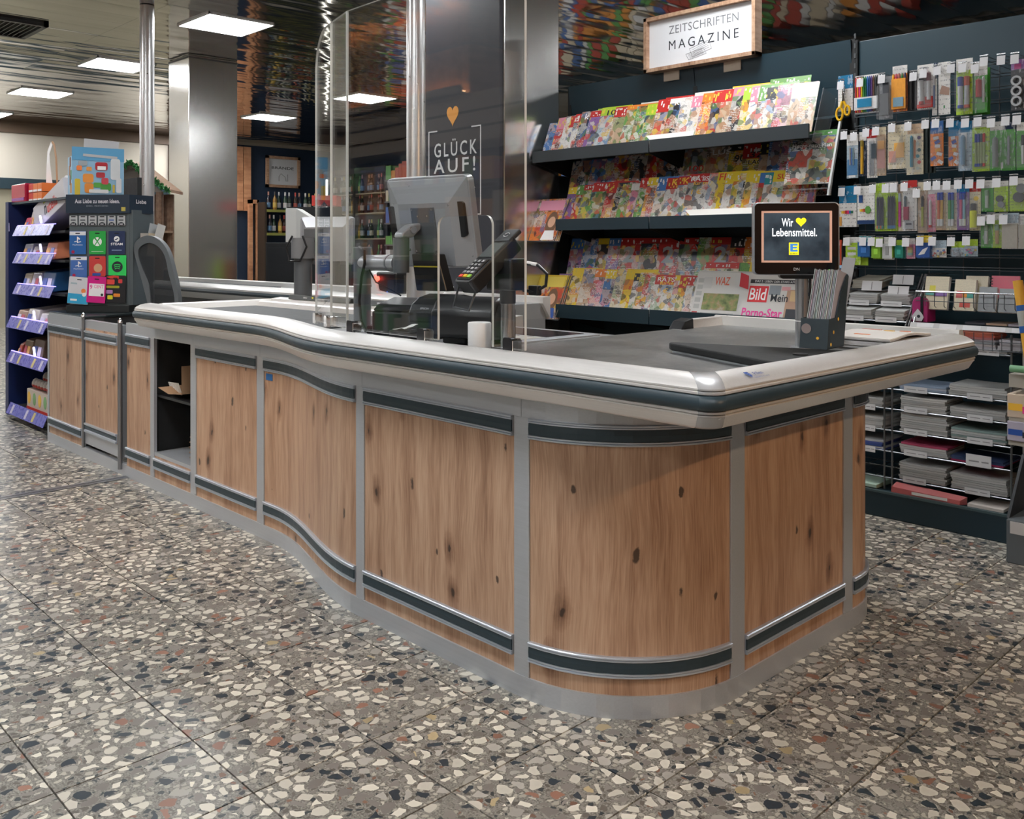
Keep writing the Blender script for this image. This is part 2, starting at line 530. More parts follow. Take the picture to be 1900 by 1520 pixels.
# printed covers: unit-cube meshes, object coordinates run 0..1
def make_cover():
    k = NT('printed_cover')
    tc = k.n('TexCoord'); sx = k.n('SeparateXYZ'); k.l(tc.outputs['Object'], sx.inputs[0])
    x, y, z = sx.outputs
    base = k.attr('base').outputs['Color']; acc = k.attr('accent').outputs['Color']; seed = k.attr('seed').outputs['Fac']
    style = k.attr('style').outputs['Fac']
    v = k.n('CombineXYZ'); k.l(x, v.inputs[0]); k.l(z, v.inputs[1]); k.l(seed, v.inputs[2])
    # photo blocks
    sc = k.n('VectorMath', operation='MULTIPLY'); k.l(v.outputs[0], sc.inputs[0]); sc.inputs[1].default_value = (2.6, 3.6, 7.3)
    vo = k.n('TexVoronoi', feature='F1', distance='CHEBYCHEV', i_Scale=1.0); k.l(sc.outputs[0], vo.inputs['Vector'])
    hs = k.n('HueSaturation', i_Saturation=0.75, i_Value=0.9); k.l(vo.outputs['Color'], hs.inputs['Color'])
    sp = k.n('SeparateColor'); k.l(vo.outputs['Color'], sp.inputs[0])
    tone = k.ramp(sp.outputs[0], [(0, (0.75, 0.72, 0.68)), (0.22, (0.55, 0.28, 0.16)), (0.36, (0.72, 0.5, 0.36)), (0.5, (0.05, 0.06, 0.09)), (0.6, (0.72, 0.08, 0.05)), (0.72, (0.9, 0.7, 0.1)), (0.82, (0.14, 0.3, 0.1)), (0.9, (0.12, 0.25, 0.5))], 'CONSTANT')
    nz = k.n('TexNoise', i_Scale=7.0, i_Detail=4.0, i_Roughness=0.65); k.l(v.outputs[0], nz.inputs['Vector'])
    phot = k.mix(k.math('MULTIPLY', nz.outputs['Fac'], 0.75), tone, base)
    bl = k.n('TexNoise', i_Scale=3.2, i_Detail=1.0); k.l(v.outputs[0], bl.inputs['Vector'])
    area = k.math('GREATER_THAN', bl.outputs['Fac'], 0.47)
    c = k.mix(k.math('MULTIPLY', area, 0.9), base, phot)
    # dabs of dark detail
    dn = k.n('TexNoise', i_Scale=22.0, i_Detail=3.0); k.l(v.outputs[0], dn.inputs['Vector'])
    c = k.mix(k.math('MULTIPLY', k.math('GREATER_THAN', dn.outputs['Fac'], 0.6), 0.35), c, (0.06, 0.05, 0.05))
    # finer second layer of pictures
    s2 = k.n('VectorMath', operation='MULTIPLY'); k.l(v.outputs[0], s2.inputs[0]); s2.inputs[1].default_value = (7.5, 9.5, 5.1)
    v2 = k.n('TexVoronoi', feature='F1', i_Scale=1.0); k.l(s2.outputs[0], v2.inputs['Vector'])
    p2 = k.n('SeparateColor'); k.l(v2.outputs['Color'], p2.inputs[0])
    t2 = k.ramp(p2.outputs[0], [(0, (0.7, 0.66, 0.6)), (0.2, (0.42, 0.2, 0.1)), (0.35, (0.03, 0.03, 0.04)), (0.55, (0.6, 0.06, 0.04)), (0.66, (0.12, 0.22, 0.07)), (0.78, (0.75, 0.5, 0.06)), (0.88, (0.08, 0.14, 0.3))], 'CONSTANT')
    c = k.mix(k.math('MULTIPLY', k.math('GREATER_THAN', p2.outputs[1], 0.52), 0.72), c, t2)
    # lines of small print on some blocks
    ln = k.math('SINE', k.math('MULTIPLY', z, 190.0)); ln = k.math('GREATER_THAN', ln, 0.1)
    lw = k.n('TexNoise', i_Scale=34.0, i_Detail=0.0); k.l(v.outputs[0], lw.inputs['Vector'])
    lm = k.math('MULTIPLY', k.math('MULTIPLY', ln, k.math('GREATER_THAN', lw.outputs['Fac'], 0.47)), k.math('GREATER_THAN', sp.outputs[1], 0.66))
    c = k.mix(k.math('MULTIPLY', lm, 0.7), c, (0.85, 0.83, 0.8))
    # masthead: height and presence vary with the seed, lettering as irregular blobs
    fr = k.math('FRACT', k.math('MULTIPLY', seed, 3.37))
    lo = k.math('SUBTRACT', 0.9, k.math('MULTIPLY', fr, 0.22))
    band = k.math('GREATER_THAN', z, lo)
    tv = k.n('CombineXYZ'); k.l(k.math('MULTIPLY', x, 1.7), tv.inputs[0]); k.l(k.math('MULTIPLY', z, 0.9), tv.inputs[1]); k.l(seed, tv.inputs[2])
    tn = k.n('TexVoronoi', feature='F1', distance='CHEBYCHEV', i_Scale=9.0); k.l(tv.outputs[0], tn.inputs['Vector'])
    inz = k.math('MULTIPLY', k.math('GREATER_THAN', z, k.math('ADD', lo, 0.03)), k.math('LESS_THAN', z, 0.965))
    lt = k.math('MULTIPLY', k.math('LESS_THAN', tn.outputs['Distance'], 0.3), inz)
    tcol = k.mix(k.math('GREATER_THAN', k.math('FRACT', k.math('MULTIPLY', seed, 7.7)), 0.4), (0.75, 0.6, 0.08), (0.85, 0.83, 0.8))
    head = k.mix(lt, acc, tcol)
    band = k.math('MULTIPLY', band, k.math('GREATER_THAN', k.math('FRACT', k.math('MULTIPLY', seed, 5.1)), 0.25))
    c = k.mix(k.math('MULTIPLY', band, k.math('LESS_THAN', style, 1.5)), c, head)
    # plain newsprint style (2): soft grey text on paper
    news = k.mix(k.math('MULTIPLY', k.math('MULTIPLY', ln, k.math('GREATER_THAN', lw.outputs['Fac'], 0.45)), 0.25), base, (0.2, 0.2, 0.2))
    c = k.mix(k.math('GREATER_THAN', style, 1.5), c, news)
    # paper edge: everything that is not the front face
    gn = k.n('NewGeometry')
    edge = k.math('GREATER_THAN', y, 0.02)
    c = k.mix(1.0, c, (0.8, 0.8, 0.8), 'MULTIPLY')
    c = k.mix(edge, c, (0.7, 0.68, 0.65))
    k.l(c, k.b.inputs['Base Color']); k.b.inputs['Roughness'].default_value = 0.32
    return k.m


# printed card with header colour and body colour and a little printed matter
def make_card():
    k = NT('printed_card')
    tc = k.n('TexCoord'); sx = k.n('SeparateXYZ'); k.l(tc.outputs['Object'], sx.inputs[0])
    x, y, z = sx.outputs
    base = k.attr('base').outputs['Color']; acc = k.attr('accent').outputs['Color']; seed = k.attr('seed').outputs['Fac']; hd = k.attr('head').outputs['Fac']
    v = k.n('CombineXYZ'); k.l(x, v.inputs[0]); k.l(z, v.inputs[1]); k.l(seed, v.inputs[2])
    nz = k.n('TexNoise', i_Scale=4.5, i_Detail=2.0); k.l(v.outputs[0], nz.inputs['Vector'])
    c = k.mix(k.math('GREATER_THAN', z, hd), base, acc)
    sp = k.math('MULTIPLY', k.math('GREATER_THAN', nz.outputs['Fac'], 0.6), 0.35)
    c = k.mix(sp, c, (0.85, 0.85, 0.85))
    ln = k.math('GREATER_THAN', k.math('SINE', k.math('MULTIPLY', z, 70.0)), 0.55)
    lw = k.n('TexNoise', i_Scale=16.0, i_Detail=0.0); k.l(v.outputs[0], lw.inputs['Vector'])
    c = k.mix(k.math('MULTIPLY', k.math('MULTIPLY', ln, k.math('GREATER_THAN', lw.outputs['Fac'], 0.56)), 0.55), c, (0.12, 0.12, 0.14))
    k.l(c, k.b.inputs['Base Color']); k.b.inputs['Roughness'].default_value = 0.3
    return k.m


# stack of paper seen from its edges
def make_paperstack():
    k = NT('paper_edges')
    tc = k.n('TexCoord'); sx = k.n('SeparateXYZ'); k.l(tc.outputs['Object'], sx.inputs[0])
    nz = k.n('TexNoise', i_Scale=1.0, i_Detail=3.0); mp = k.n('Mapping'); mp.inputs['Scale'].default_value = (4, 4, 420); k.l(tc.outputs['Object'], mp.inputs[0]); k.l(mp.outputs[0], nz.inputs['Vector'])
    base = k.attr('base').outputs['Color']
    c = k.mix(k.math('MULTIPLY', nz.outputs['Fac'], 0.8), base, (0.3, 0.3, 0.3), 'MULTIPLY'); k.l(c, k.b.inputs['Base Color'])
    k.b.inputs['Roughness'].default_value = 0.75
    return k.m


def make_objcol(name, rough=0.35, metal=0.0, emit=0.0):
    k = NT(name)
    a = k.attr('base').outputs['Color']
    tc = k.n('TexCoord'); nz = k.n('TexNoise', i_Scale=9.0, i_Detail=2.0); k.l(tc.outputs['Object'], nz.inputs['Vector'])
    f = k.math('MULTIPLY_ADD', nz.outputs['Fac'], 0.3, 0.85)
    hs = k.n('HueSaturation'); k.l(a, hs.inputs['Color']); k.l(f, hs.inputs['Value'])
    k.l(hs.outputs[0], k.b.inputs['Base Color']); k.b.inputs['Roughness'].default_value = rough; k.b.inputs['Metallic'].default_value = metal
    return k.m


TERRAZZO = make_terrazzo()
OAK = make_oak('oak_veneer')
OAKF = make_oak('oak_frame', 0.9, use_uv=False, scale=1.6)
BUMPER = make_brushed('champagne_aluminium', (0.80, 0.785, 0.77), 0.36, 0.5, axis=0, amount=0.05, sc=2.0)
STEEL = make_brushed('brushed_steel', (0.53, 0.56, 0.60), 0.36, 0.55, axis=0, amount=0.06, sc=2.0)
COLSTEEL = make_brushed('column_steel', (0.74, 0.73, 0.71), 0.2, 0.97, axis=2, amount=0.04, sc=1.0)
PLATE = make_plate()
MIRROR = make_mirror_ceiling()
PLEXI = make_plexi()
FILM = make_film('clear_film')
FILMG = make_film('clear_holder', haze=0.1)
COVER = make_cover()
CARD = make_card()
PAPER = make_paperstack()
OBJC = make_objcol('coloured_plastic')
OBJM = make_objcol('coloured_paper', 0.7)
RAILAL = P('rail_aluminium', (0.56, 0.61, 0.68), 0.3, 0.65)
RUBBER = P('teal_rubber', (0.022, 0.042, 0.055), 0.45)
BLACK = P('black_plastic', (0.008, 0.009, 0.011), 0.35)
MATTE = P('matte_black', (0.006, 0.007, 0.008), 0.7)
BELT = P('belt_rubber', (0.045, 0.05, 0.053), 0.6)
CHROME = P('chrome', (0.8, 0.8, 0.8), 0.08, 1.0)
GREYP = P('grey_plastic', (0.19, 0.2, 0.215), 0.38)
LGREY = P('silver_plastic', (0.33, 0.34, 0.36), 0.3, 0.25)
POLEG = P('grey_powdercoat', (0.13, 0.145, 0.16), 0.3, 0.3)
WHITE = P('white_plastic', (0.78, 0.78, 0.78), 0.4)
WPAPER = P('white_paper', (0.8, 0.79, 0.78), 0.7)
NAVY = P('gondola_navy', (0.012, 0.032, 0.045), 0.42)
NAVYW = P('navy_wall', (0.008, 0.022, 0.05), 0.7)
CREAM = P('cream_wall', (0.55, 0.5, 0.42), 0.8)
BROWN = P('brown_trim', (0.13, 0.085, 0.055), 0.6)
WIRE = P('chrome_wire', (0.45, 0.46, 0.48), 0.25, 0.9)
DWIRE = P('dark_wire', (0.1, 0.11, 0.12), 0.35, 0.6)
EDGE = P('acrylic_edge', (0.72, 0.74, 0.72), 0.15)
INK = P('dark_ink', (0.015, 0.02, 0.028), 0.6)
WINK = P('white_ink', (0.8, 0.8, 0.8), 0.6)
GINK = P('grey_ink', (0.25, 0.25, 0.26), 0.6)
RINK = P('red_ink', (0.62, 0.04, 0.03), 0.5)
YINK = P('yellow_ink', (0.85, 0.5, 0.05), 0.5)
BINK = P('blue_ink', (0.02, 0.08, 0.35), 0.5)
PINKI = P('pink_ink', (0.75, 0.05, 0.3), 0.5)
KRAFT = P('kraft_paper', (0.34, 0.21, 0.12), 0.8)
CASH = P('cashier_grey', (0.25, 0.255, 0.26), 0.45)
TANW = P('tan_wood', (0.45, 0.25, 0.13), 0.5)
WARMW = make_oak('warm_oak', 1.05, use_uv=False, scale=0.5, tint=(1.15, 0.95, 0.8))

# ================================================================ ROOM
RX0, RX1, RY0, RY1, RZ = -15.5, 5.0, -6.5, 10.0, 3.1

floor = MB().box(RX0 - 0.2, RY0 - 0.2, -0.1, RX1 + 0.2, RY1 + 0.2, -0.004).struct('floor', P('grout', (0.05, 0.045, 0.037), 0.8))
TX, TY = 0.3005, 0.3155
tile_me = MB().box(-TX / 2 + 0.002, -TY / 2 + 0.002, -0.006, TX / 2 - 0.002, TY / 2 - 0.002, 0).mesh('tile', TERRAZZO)
tiles = []
for i in range(-42, 28):
    for j in range(-25, 30):
        cx = -3.065 + TX * (i + 0.5); cy = 1.003 + TY * (j + 0.5)
        if not (RX0 < cx < RX1 and RY0 < cy < RY1): continue
        f = -0.7208 * cx + 0.6931 * cy; r = 0.6931 * cx + 0.7208 * cy
        # hidden by the counter, the racks or outside the lens' angle
        seen = f > 1.5 and abs(r / f) < 0.62 and not (cy > 2.05 and cx < -1.5) and cy < 4.05
        tiles.append((f if seen else 99, cx, cy))
tiles.sort()
rest = MB()
tfl = Vector(floor.location)
for n, (f, cx, cy) in enumerate(tiles):
    if n < 300 and f < 90:
        t = link('tile', tile_me, None, floor)
        t.location = Vector((cx, cy, 0)) - tfl
    else:
        hx, hy = TX / 2 - 0.002, TY / 2 - 0.002
        rest.add([(cx - hx, cy - hy, 0), (cx + hx, cy - hy, 0), (cx + hx, cy + hy, 0), (cx - hx, cy + hy, 0),
                  (cx - hx, cy - hy, -0.006), (cx + hx, cy - hy, -0.006), (cx + hx, cy + hy, -0.006), (cx - hx, cy + hy, -0.006)],
                 [(0, 1, 2, 3), (0, 4, 5, 1), (1, 5, 6, 2), (2, 6, 7, 3), (3, 7, 4, 0)])
o = rest.build('far_tiles', TERRAZZO, floor); o['kind'] = 'stuff'
# metal expansion strip across the aisle
MB().box(-4.905, -2.0, -0.003, -4.84, 1.9, 0.003).box(-4.885, -2.0, 0.003, -4.878, 1.9, 0.0045).box(-4.868, -2.0, 0.003, -4.861, 1.9, 0.0045).struct('trim_1', P('strip_metal', (0.3, 0.31, 0.33), 0.35, 0.8))

# --- walls
MB().box(RX0 - 0.2, RY0, 0, RX0, RY1, RZ + 0.1).struct('wall_left', CREAM)
MB().box(RX0 - 0.2, RY1, 0, RX1 + 0.2, RY1 + 0.2, RZ + 0.1).struct('wall_back', P('back_wall_grey', (0.4, 0.38, 0.34), 0.7))
MB().box(RX1, RY0, 0, RX1 + 0.2, RY1, RZ + 0.1).struct('wall_right', P('warm_plaster', (0.5, 0.36, 0.24), 0.7))
MB().box(RX0 - 0.2, RY0 - 0.2, 0, RX1 + 0.2, RY0, RZ + 0.1).struct('wall_front', P('shop_wall', (0.42, 0.36, 0.3), 0.8))
MB().box(RX0, RY0 + 0.3, 2.94, RX0 + 0.05, 7.1, RZ).struct('trim_2', BROWN)
MB().box(RX0, 1.6, 2.06, RX0 + 0.45, 6.6, 2.22).struct('trim_4', NAVY)
MB().box(RX0, 1.6, 0, RX0 + 0.4, 6.6, 2.06).struct('trim_5', P('wall_goods', (0.36, 0.33, 0.24), 0.6))
MB().box(RX0, 6.75, 0, RX0 + 0.12, 6.95, 2.94).struct('trim_3', BROWN)
MB().box(RX0, 7.05, 0, RX0 + 0.06, 9.99, RZ - 0.06).struct('wall_recess', NAVYW)

# --- ceiling: mirror-finish metal planks
ceil = MB().box(RX0 - 0.2, RY0 - 0.2, RZ + 0.03, RX1 + 0.2, RY1 + 0.2, RZ + 0.15).struct('ceiling', P('ceiling_void', (0.02, 0.02, 0.02), 0.9))
PW, PL = 0.3, 2.5
rng = random.Random(5)
plank_me = []
for v in range(4):
    mb = MB(); nx, ny = 6, 18; vs_ = []; fs_ = []
    a = [0.0012, 0.0008, 0.0016, 0.001][v]; ph = v * 1.7
    for i in range(nx + 1):
        for j in range(ny + 1):
            u = i / nx; t = j / ny
            z = -a * math.sin(PI * u) * (0.6 + 0.4 * math.sin(t * 9 + ph)) + 0.0012 * math.sin(t * 5 + ph * 2)
            if i in (0, nx) or j in (0, ny): z = 0.0006
            vs_.append(((u - 0.5) * (PW - 0.0012), (t - 0.5) * (PL - 0.0012), z))
    for i in range(nx):
        for j in range(ny):
            q = i * (ny + 1) + j
            fs_.append((q, q + 1, q + ny + 2, q + ny + 1))
    mb.add(vs_, fs_)
    plank_me.append(mb.mesh('ceiling_panel', MIRROR, smooth=True, angle=80))
cl = Vector(ceil.location)
restc = MB()
nseen = 0
for i in range(int((RX1 - RX0) / PW) + 1):
    for j in range(int((RY1 - RY0) / PL) + 1):
        cx = RX0 + PW * (i + 0.5); cy = RY0 + PL * (j + 0.5) - 0.4
        if cx > RX1: continue
        f = -0.7208 * cx + 0.6931 * cy; r = 0.6931 * cx + 0.7208 * cy
        if f > 5.5 and -0.75 < r / f < 0.68 and nseen < 298:
            p = link('ceiling_panel', plank_me[rng.randrange(4)], None, ceil)
            p.location = Vector((cx, cy, RZ)) - cl; nseen += 1
            if rng.random() < 0.5: p.rotation_euler = (0, 0, PI)
        else:
            hx, hy = PW / 2 - 0.002, PL / 2 - 0.002
            restc.add([(cx - hx, cy - hy, RZ), (cx + hx, cy - hy, RZ), (cx + hx, cy + hy, RZ), (cx - hx, cy + hy, RZ)], [(0, 3, 2, 1)])
o = restc.build('far_ceiling_panels', MIRROR, ceil); o['kind'] = 'stuff'

# --- flush LED panels
LED = P('led_diffuser', (0.9, 0.9, 0.9), 0.5, emit=(0.97, 0.985, 1.0), es=PANEL_STRENGTH)
FRW = P('lamp_frame', (0.75, 0.75, 0.75), 0.4)


def led_panel(x, y, label, group=None):
    t = thing('ceiling_light', label, 'ceiling light', (x, y, RZ - 0.014), 0, group)
    h = 0.298
    MB().box(-h, -h, 0, h, -h + 0.012, 0.014).box(-h, h - 0.012, 0, h, h, 0.014).box(-h, -h, 0, -h + 0.012, h, 0.014).box(h - 0.012, -h, 0, h, h, 0.014).build('frame', FRW, t, local=True)
    MB().box(-h + 0.012, -h + 0.012, 0.003, h - 0.012, h - 0.012, 0.01).build('diffuser', LED, t, local=True)


seenlab = {(0, 0): 'glowing square LED panel nearest the camera, beside the steel column reflection',
           (-1, 0): 'glowing LED ceiling panel half hidden by the left grey pole',
           (-2, 0): 'glowing LED ceiling panel left of the pole, above the toy box display',
           (-3, 0): 'glowing LED ceiling panel cut by the left picture edge',
           (-2, 1): 'small glowing LED ceiling panel right of the steel column',
           (-1, 1): 'far LED ceiling panel seen through the tall acrylic shield'}
for i in range(-3, 6):
    for j in range(-3, 2):
        x = -7.40 + 2.43 * i; y = 3.73 + 3.12 * j
        if (i, j) in ((1, 1), (3, 0)) or i > 3 or (j < -1 and x < -4.0 and not (j == -2 and x < -9.0)): continue
        lab = seenlab.get((i, j))
        if lab: led_panel(x, y, lab)
        else: led_panel(x, y, 'square LED panel of the mirrored ceiling, not in view', 'ceiling panels out of view')

# --- ceiling vent
t = thing('ceiling_vent', 'dark slatted air vent set in the mirrored ceiling, top left', 'vent', (-8.75, 2.3, RZ - 0.03))
VM = P('vent_metal', (0.05, 0.055, 0.06), 0.4, 0.4)
MB().box(-0.33, -0.33, 0.0, 0.33, -0.29, 0.028).box(-0.33, 0.29, 0, 0.33, 0.33, 0.028).box(-0.33, -0.33, 0, -0.29, 0.33, 0.028).box(0.29, -0.33, 0, 0.33, 0.33, 0.028).build('frame', VM, t, local=True)
sl = MB().hexa([(-0.29, -0.012, 0.004), (0.29, -0.012, 0.004), (0.29, -0.008, 0.004), (-0.29, -0.008, 0.004), (-0.29, 0.008, 0.026), (0.29, 0.008, 0.026), (0.29, 0.012, 0.026), (-0.29, 0.012, 0.026)]).mesh('slat', P('vent_slat', (0.16, 0.17, 0.17), 0.4, 0.5))
for q in range(14):
    s_ = link('slat', sl, None, t); s_.location = (0, -0.27 + q * 0.0415, 0)

# --- columns and poles
def column(x0, y0, x1, y1, label):
    t = thing('steel_column', label, 'column', ((x0 + x1) / 2, (y0 + y1) / 2, 0))
    MB().box(x0, y0, 0, x1, y1, RZ - 0.002).build('cladding', COLSTEEL, t, bevel=0.006)
    MB().box(x0 - 0.004, y0 - 0.004, RZ - 0.03, x1 + 0.004, y1 + 0.004, RZ - 0.012).build('top_seam', P('seam', (0.1, 0.1, 0.1), 0.5), t)
    return t


column(-9.28, 4.05, -8.82, 4.57, 'square brushed steel column behind the checkout with the office chair')
t = column(-4.75, 3.83, -4.05, 4.31, 'square brushed steel column at the left end of the magazine rack')
# printed dark board with greeting on the front of the column
bt = thing('greeting_board', 'tall dark board with white greeting lettering and orange heart', 'sign', (-4.41, 3.815, 0.0))
MB().box(-4.765, 3.80, 0.05, -4.06, 3.828, 3.08).build('board', P('dark_board', (0.028, 0.03, 0.04), 0.55), bt, bevel=0.002)
# heart, frame brackets and text
hb = MB(); hb.prism_xz(heart(-4.493, 2.026, 0.115, 0.127), 3.7985, 3.8); hb.build('heart', P('orange_heart', (0.85, 0.36, 0.06), 0.5), bt)
fx0, fx1, fz0, fz1 = -4.732, -4.228, 1.397, 1.949
fb = MB()
for x, sgn in ((fx0, 1), (fx1, -1)):
    fb.box(x - 0.004, 3.7985, fz0, x + 0.004, 3.8, fz1)
    fb.box(x, 3.7985, fz1 - 0.008, x + sgn * 0.085, 3.8, fz1); fb.box(x, 3.7985, fz0, x + sgn * 0.085, 3.8, fz0 + 0.008)
fb.build('print_frame', WINK, bt)
for s_, xc, zc, hgt, wid in (('GLÜCK', -4.469, 1.83, 0.11, 0.414), ('AUF!', -4.479, 1.716, 0.09, 0.405), ('EDEKA', -4.476, 1.584, 0.04, 0.40), ('SCHEL', -4.4, 1.483, 0.04, 0.25)):
    text(s_, 'lettering', WINK, bt, (xc, 3.7988, zc), 0, width=wid, height=hgt, bold=0.01 if zc > 1.6 else 0.005, space=1.35)


def pole(x, y, r, label):
    t = thing('pole', label, 'pole', (x, y, 0))
    MB().cyl((x, y, 0.02), (x, y, RZ - 0.004), r, n=28).build('tube', P('pole_aluminium', (0.62, 0.62, 0.62), 0.28, 0.75), t, smooth=True)
    MB().cyl((x, y, 0), (x, y, 0.025), r * 1.5, n=28).build('foot', POLEG, t, smooth=True)


pole(-7.255, 2.99, 0.055, 'silver floor-to-ceiling pole behind the gift card display')
pole(-3.907, 3.05, 0.051, 'silver floor-to-ceiling pole behind the cash register screen')

# ================================================================ CHECKOUT COUNTER
def arc(cx, cy, r, a0, a1, n=12):
    return [(cx + r * math.cos(math.radians(a0 + (a1 - a0) * i / n)), cy + r * math.sin(math.radians(a0 + (a1 - a0) * i / n))) for i in range(n + 1)]


def s_curve(x0, x1, y0, y1, n=18):
    out = []
    for i in range(n + 1):
        t = i / n; out.append((x0 + (x1 - x0) * t, y0 + (y1 - y0) * t * t * (3 - 2 * t)))
    return out


YL, YR = 1.908, 1.735
SC = s_curve(-3.36, -2.52, YL, YR)
BODY = [(-6.12, YL), (-5.0, YL), (-4.0, YL)] + SC + [(-2.2, YR)] + arc(-1.777, 2.145, 0.41, -90, 0, 14) + [(-1.367, 2.5)] + arc(-1.617, 2.84, 0.25, 0, 90, 8) + [(-2.1, 3.09)]


class Path:
    def __init__(s, pts):
        s.p = [Vector(q) for q in pts]; s.L = [0.0]
        for a, b in zip(s.p, s.p[1:]): s.L.append(s.L[-1] + (b - a).length)

    def at(s, d):
        for i in range(len(s.L) - 1):
            if d <= s.L[i + 1] + 1e-9:
                t = (d - s.L[i]) / max(1e-9, s.L[i + 1] - s.L[i]); return s.p[i].lerp(s.p[i + 1], t)
        return s.p[-1].copy()

    def sub(s, a, b):
        r = [s.at(a)] + [q.copy() for q, l in zip(s.p, s.L) if a + 1e-4 < l < b - 1e-4] + [s.at(b)]
        return [(q.x, q.y) for q in r]

    def sx(s, x):      # arc length at first crossing of x on the front
        for i in range(len(s.L) - 1):
            a, b = s.p[i], s.p[i + 1]
            if (a.x - x - 1e-5) * (b.x - x + 1e-5) <= 0 and abs(b.x - a.x) > 1e-9: return s.L[i] + (s.L[i + 1] - s.L[i]) * (x - a.x) / (b.x - a.x)

    def sy(s, y):      # on the end side
        for i in range(len(s.L) - 1):
            a, b = s.p[i], s.p[i + 1]
            if a.x > -1.7 and (a.y - y) * (b.y - y) <= 0 and b.y - a.y > 1e-9: return s.L[i] + (s.L[i + 1] - s.L[i]) * (y - a.y) / (b.y - a.y)


BP = Path(BODY)
PLZ, R0, R1, FA, TOPZ = 0.058, 0.692, 0.747, 0.747, 0.80
L0, L1 = 0.104, 0.157


def slab(mb, a, b, z0, z1, o0, o1):
    return mb.sweep(BP.sub(a, b), [(o0, z0), (o1, z0), (o1, z1), (o0, z1)])


def rail(parent, name, a, b, z0, z1):
    m = (z0 + z1) / 2; h = (z1 - z0) / 2
    prof = [(0, z0), (0.010, z0), (0.013, z0 + 0.002), (0.013, z0 + 0.005), (0.009, z0 + 0.006), (0.012, z0 + 0.008), (0.012, z0 + 0.011), (0.006, z0 + 0.012),
            (0.006, z1 - 0.012), (0.012, z1 - 0.011), (0.012, z1 - 0.008), (0.009, z1 - 0.006), (0.013, z1 - 0.005), (0.013, z1 - 0.002), (0.010, z1), (0, z1)]
    r = MB().sweep(BP.sub(a, b), prof).build(name, RAILAL, parent)
    MB().sweep(BP.sub(a + 0.001, b - 0.001), [(0.005, z0 + 0.0122), (0.0095, z0 + 0.0125), (0.0105, m), (0.0095, z1 - 0.0125), (0.005, z1 - 0.0122)]).build('rubber_insert', RUBBER, r)
    return r


def post(parent, a, b, z0=PLZ, z1=FA):
    return slab(MB(), a, b, z0, z1, -0.012, 0.0045).build('post', STEEL, parent, bevel=0.001)


def panel(parent, a, b, z0=PLZ, z1=FA):
    return slab(MB(), a, b, z0, z1, -0.02, 0.0).build('wood_panel', OAK, parent)


# ---- main counter
ct = thing('checkout_counter', 'long oak-panelled supermarket checkout counter with wavy silver bumper', 'counter', (-3.0, 2.2, 0))
sx = BP.sx
S_A = sx(-4.885)
posts = [(sx(-4.58), sx(-4.535)), (sx(-4.128), sx(-4.072)), (sx(-3.508), sx(-3.45)), (sx(-2.535), sx(-2.49)), (sx(-1.792), sx(-1.738)), (BP.sy(2.115), BP.sy(2.178)), (BP.sy(2.742), BP.sy(2.80))]
S_END = BP.L[-1]
for a, b in posts: post(ct, a, b)
edges = [S_A] + [q for p in posts for q in p] + [S_END]
for k in range(0, len(edges), 2):
    a, b = edges[k] + 0.001, edges[k + 1] - 0.001
    if k == 2:      # open niche
        panel(ct, a, b, PLZ, 0.168)
        rail(ct, 'lower_rail', a, b, L0, L1)
        slab(MB(), a, b, 0.168, 0.185, -0.3, 0.002).build('niche_sill', STEEL, ct)
        continue
    panel(ct, a, b)
    rail(ct, 'upper_rail', a + 0.001, b - 0.003, R0, R1)
    rail(ct, 'lower_rail', a + 0.001, b - 0.003, L0, L1)
slab(MB(), S_A, S_END, 0.0, PLZ, -0.02, 0.0055).build('plinth', STEEL, ct)
# fascia above the panels, in sheets with joints
fj = [S_A, sx(-4.1), sx(-3.48), sx(-2.5), sx(-1.765), BP.sy(2.15), S_END]
for a, b in zip(fj, fj[1:]):
    slab(MB(), a + 0.0006, b - 0.0006, FA, TOPZ + 0.004, -0.012, 0.0045).build('fascia', STEEL, ct)
# niche interior
nx0, nx1 = -4.56, -4.10
MB().box(nx0, 1.93, 0.165, nx0 + 0.015, 2.4, TOPZ).box(nx1 - 0.015, 1.93, 0.165, nx1, 2.4, TOPZ).box(nx0, 2.39, 0.165, nx1, 2.405, TOPZ).box(nx0, 1.93, 0.15, nx1, 2.4, 0.168).build('niche_lining', MATTE, ct)
MB().box(nx0 + 0.016, 1.925, 0.455, nx1 - 0.016, 2.388, 0.467).build('niche_shelf', BLACK, ct)
# carcass
cm = P('carcass', (0.03, 0.032, 0.035), 0.6)
MB().box(-4.885, 2.42, 0.02, -2.16, 2.44, TOPZ).box(-4.885, 1.93, 0.02, -4.87, 2.42, TOPZ).box(-2.18, 1.77, 0.02, -2.16, 2.42, TOPZ).build('carcass', cm, ct)

# ---- worktop slabs under the bumper
bpl = [(-4.50, YL), (-4.0, YL)] + SC + [(-2.13, YR)]
WZ = 0.885
MB().prism(bpl + [(-2.13, 2.56), (-4.50, 2.56)], TOPZ + 0.005, WZ).build('counter_bed', CASH, ct)
MB().prism([(-2.128, YR), (-1.196, YR), (-1.196, 3.225), (-2.128, 3.225)], TOPZ + 0.005, WZ + 0.0005).build('bagging_plate', PLATE, ct)

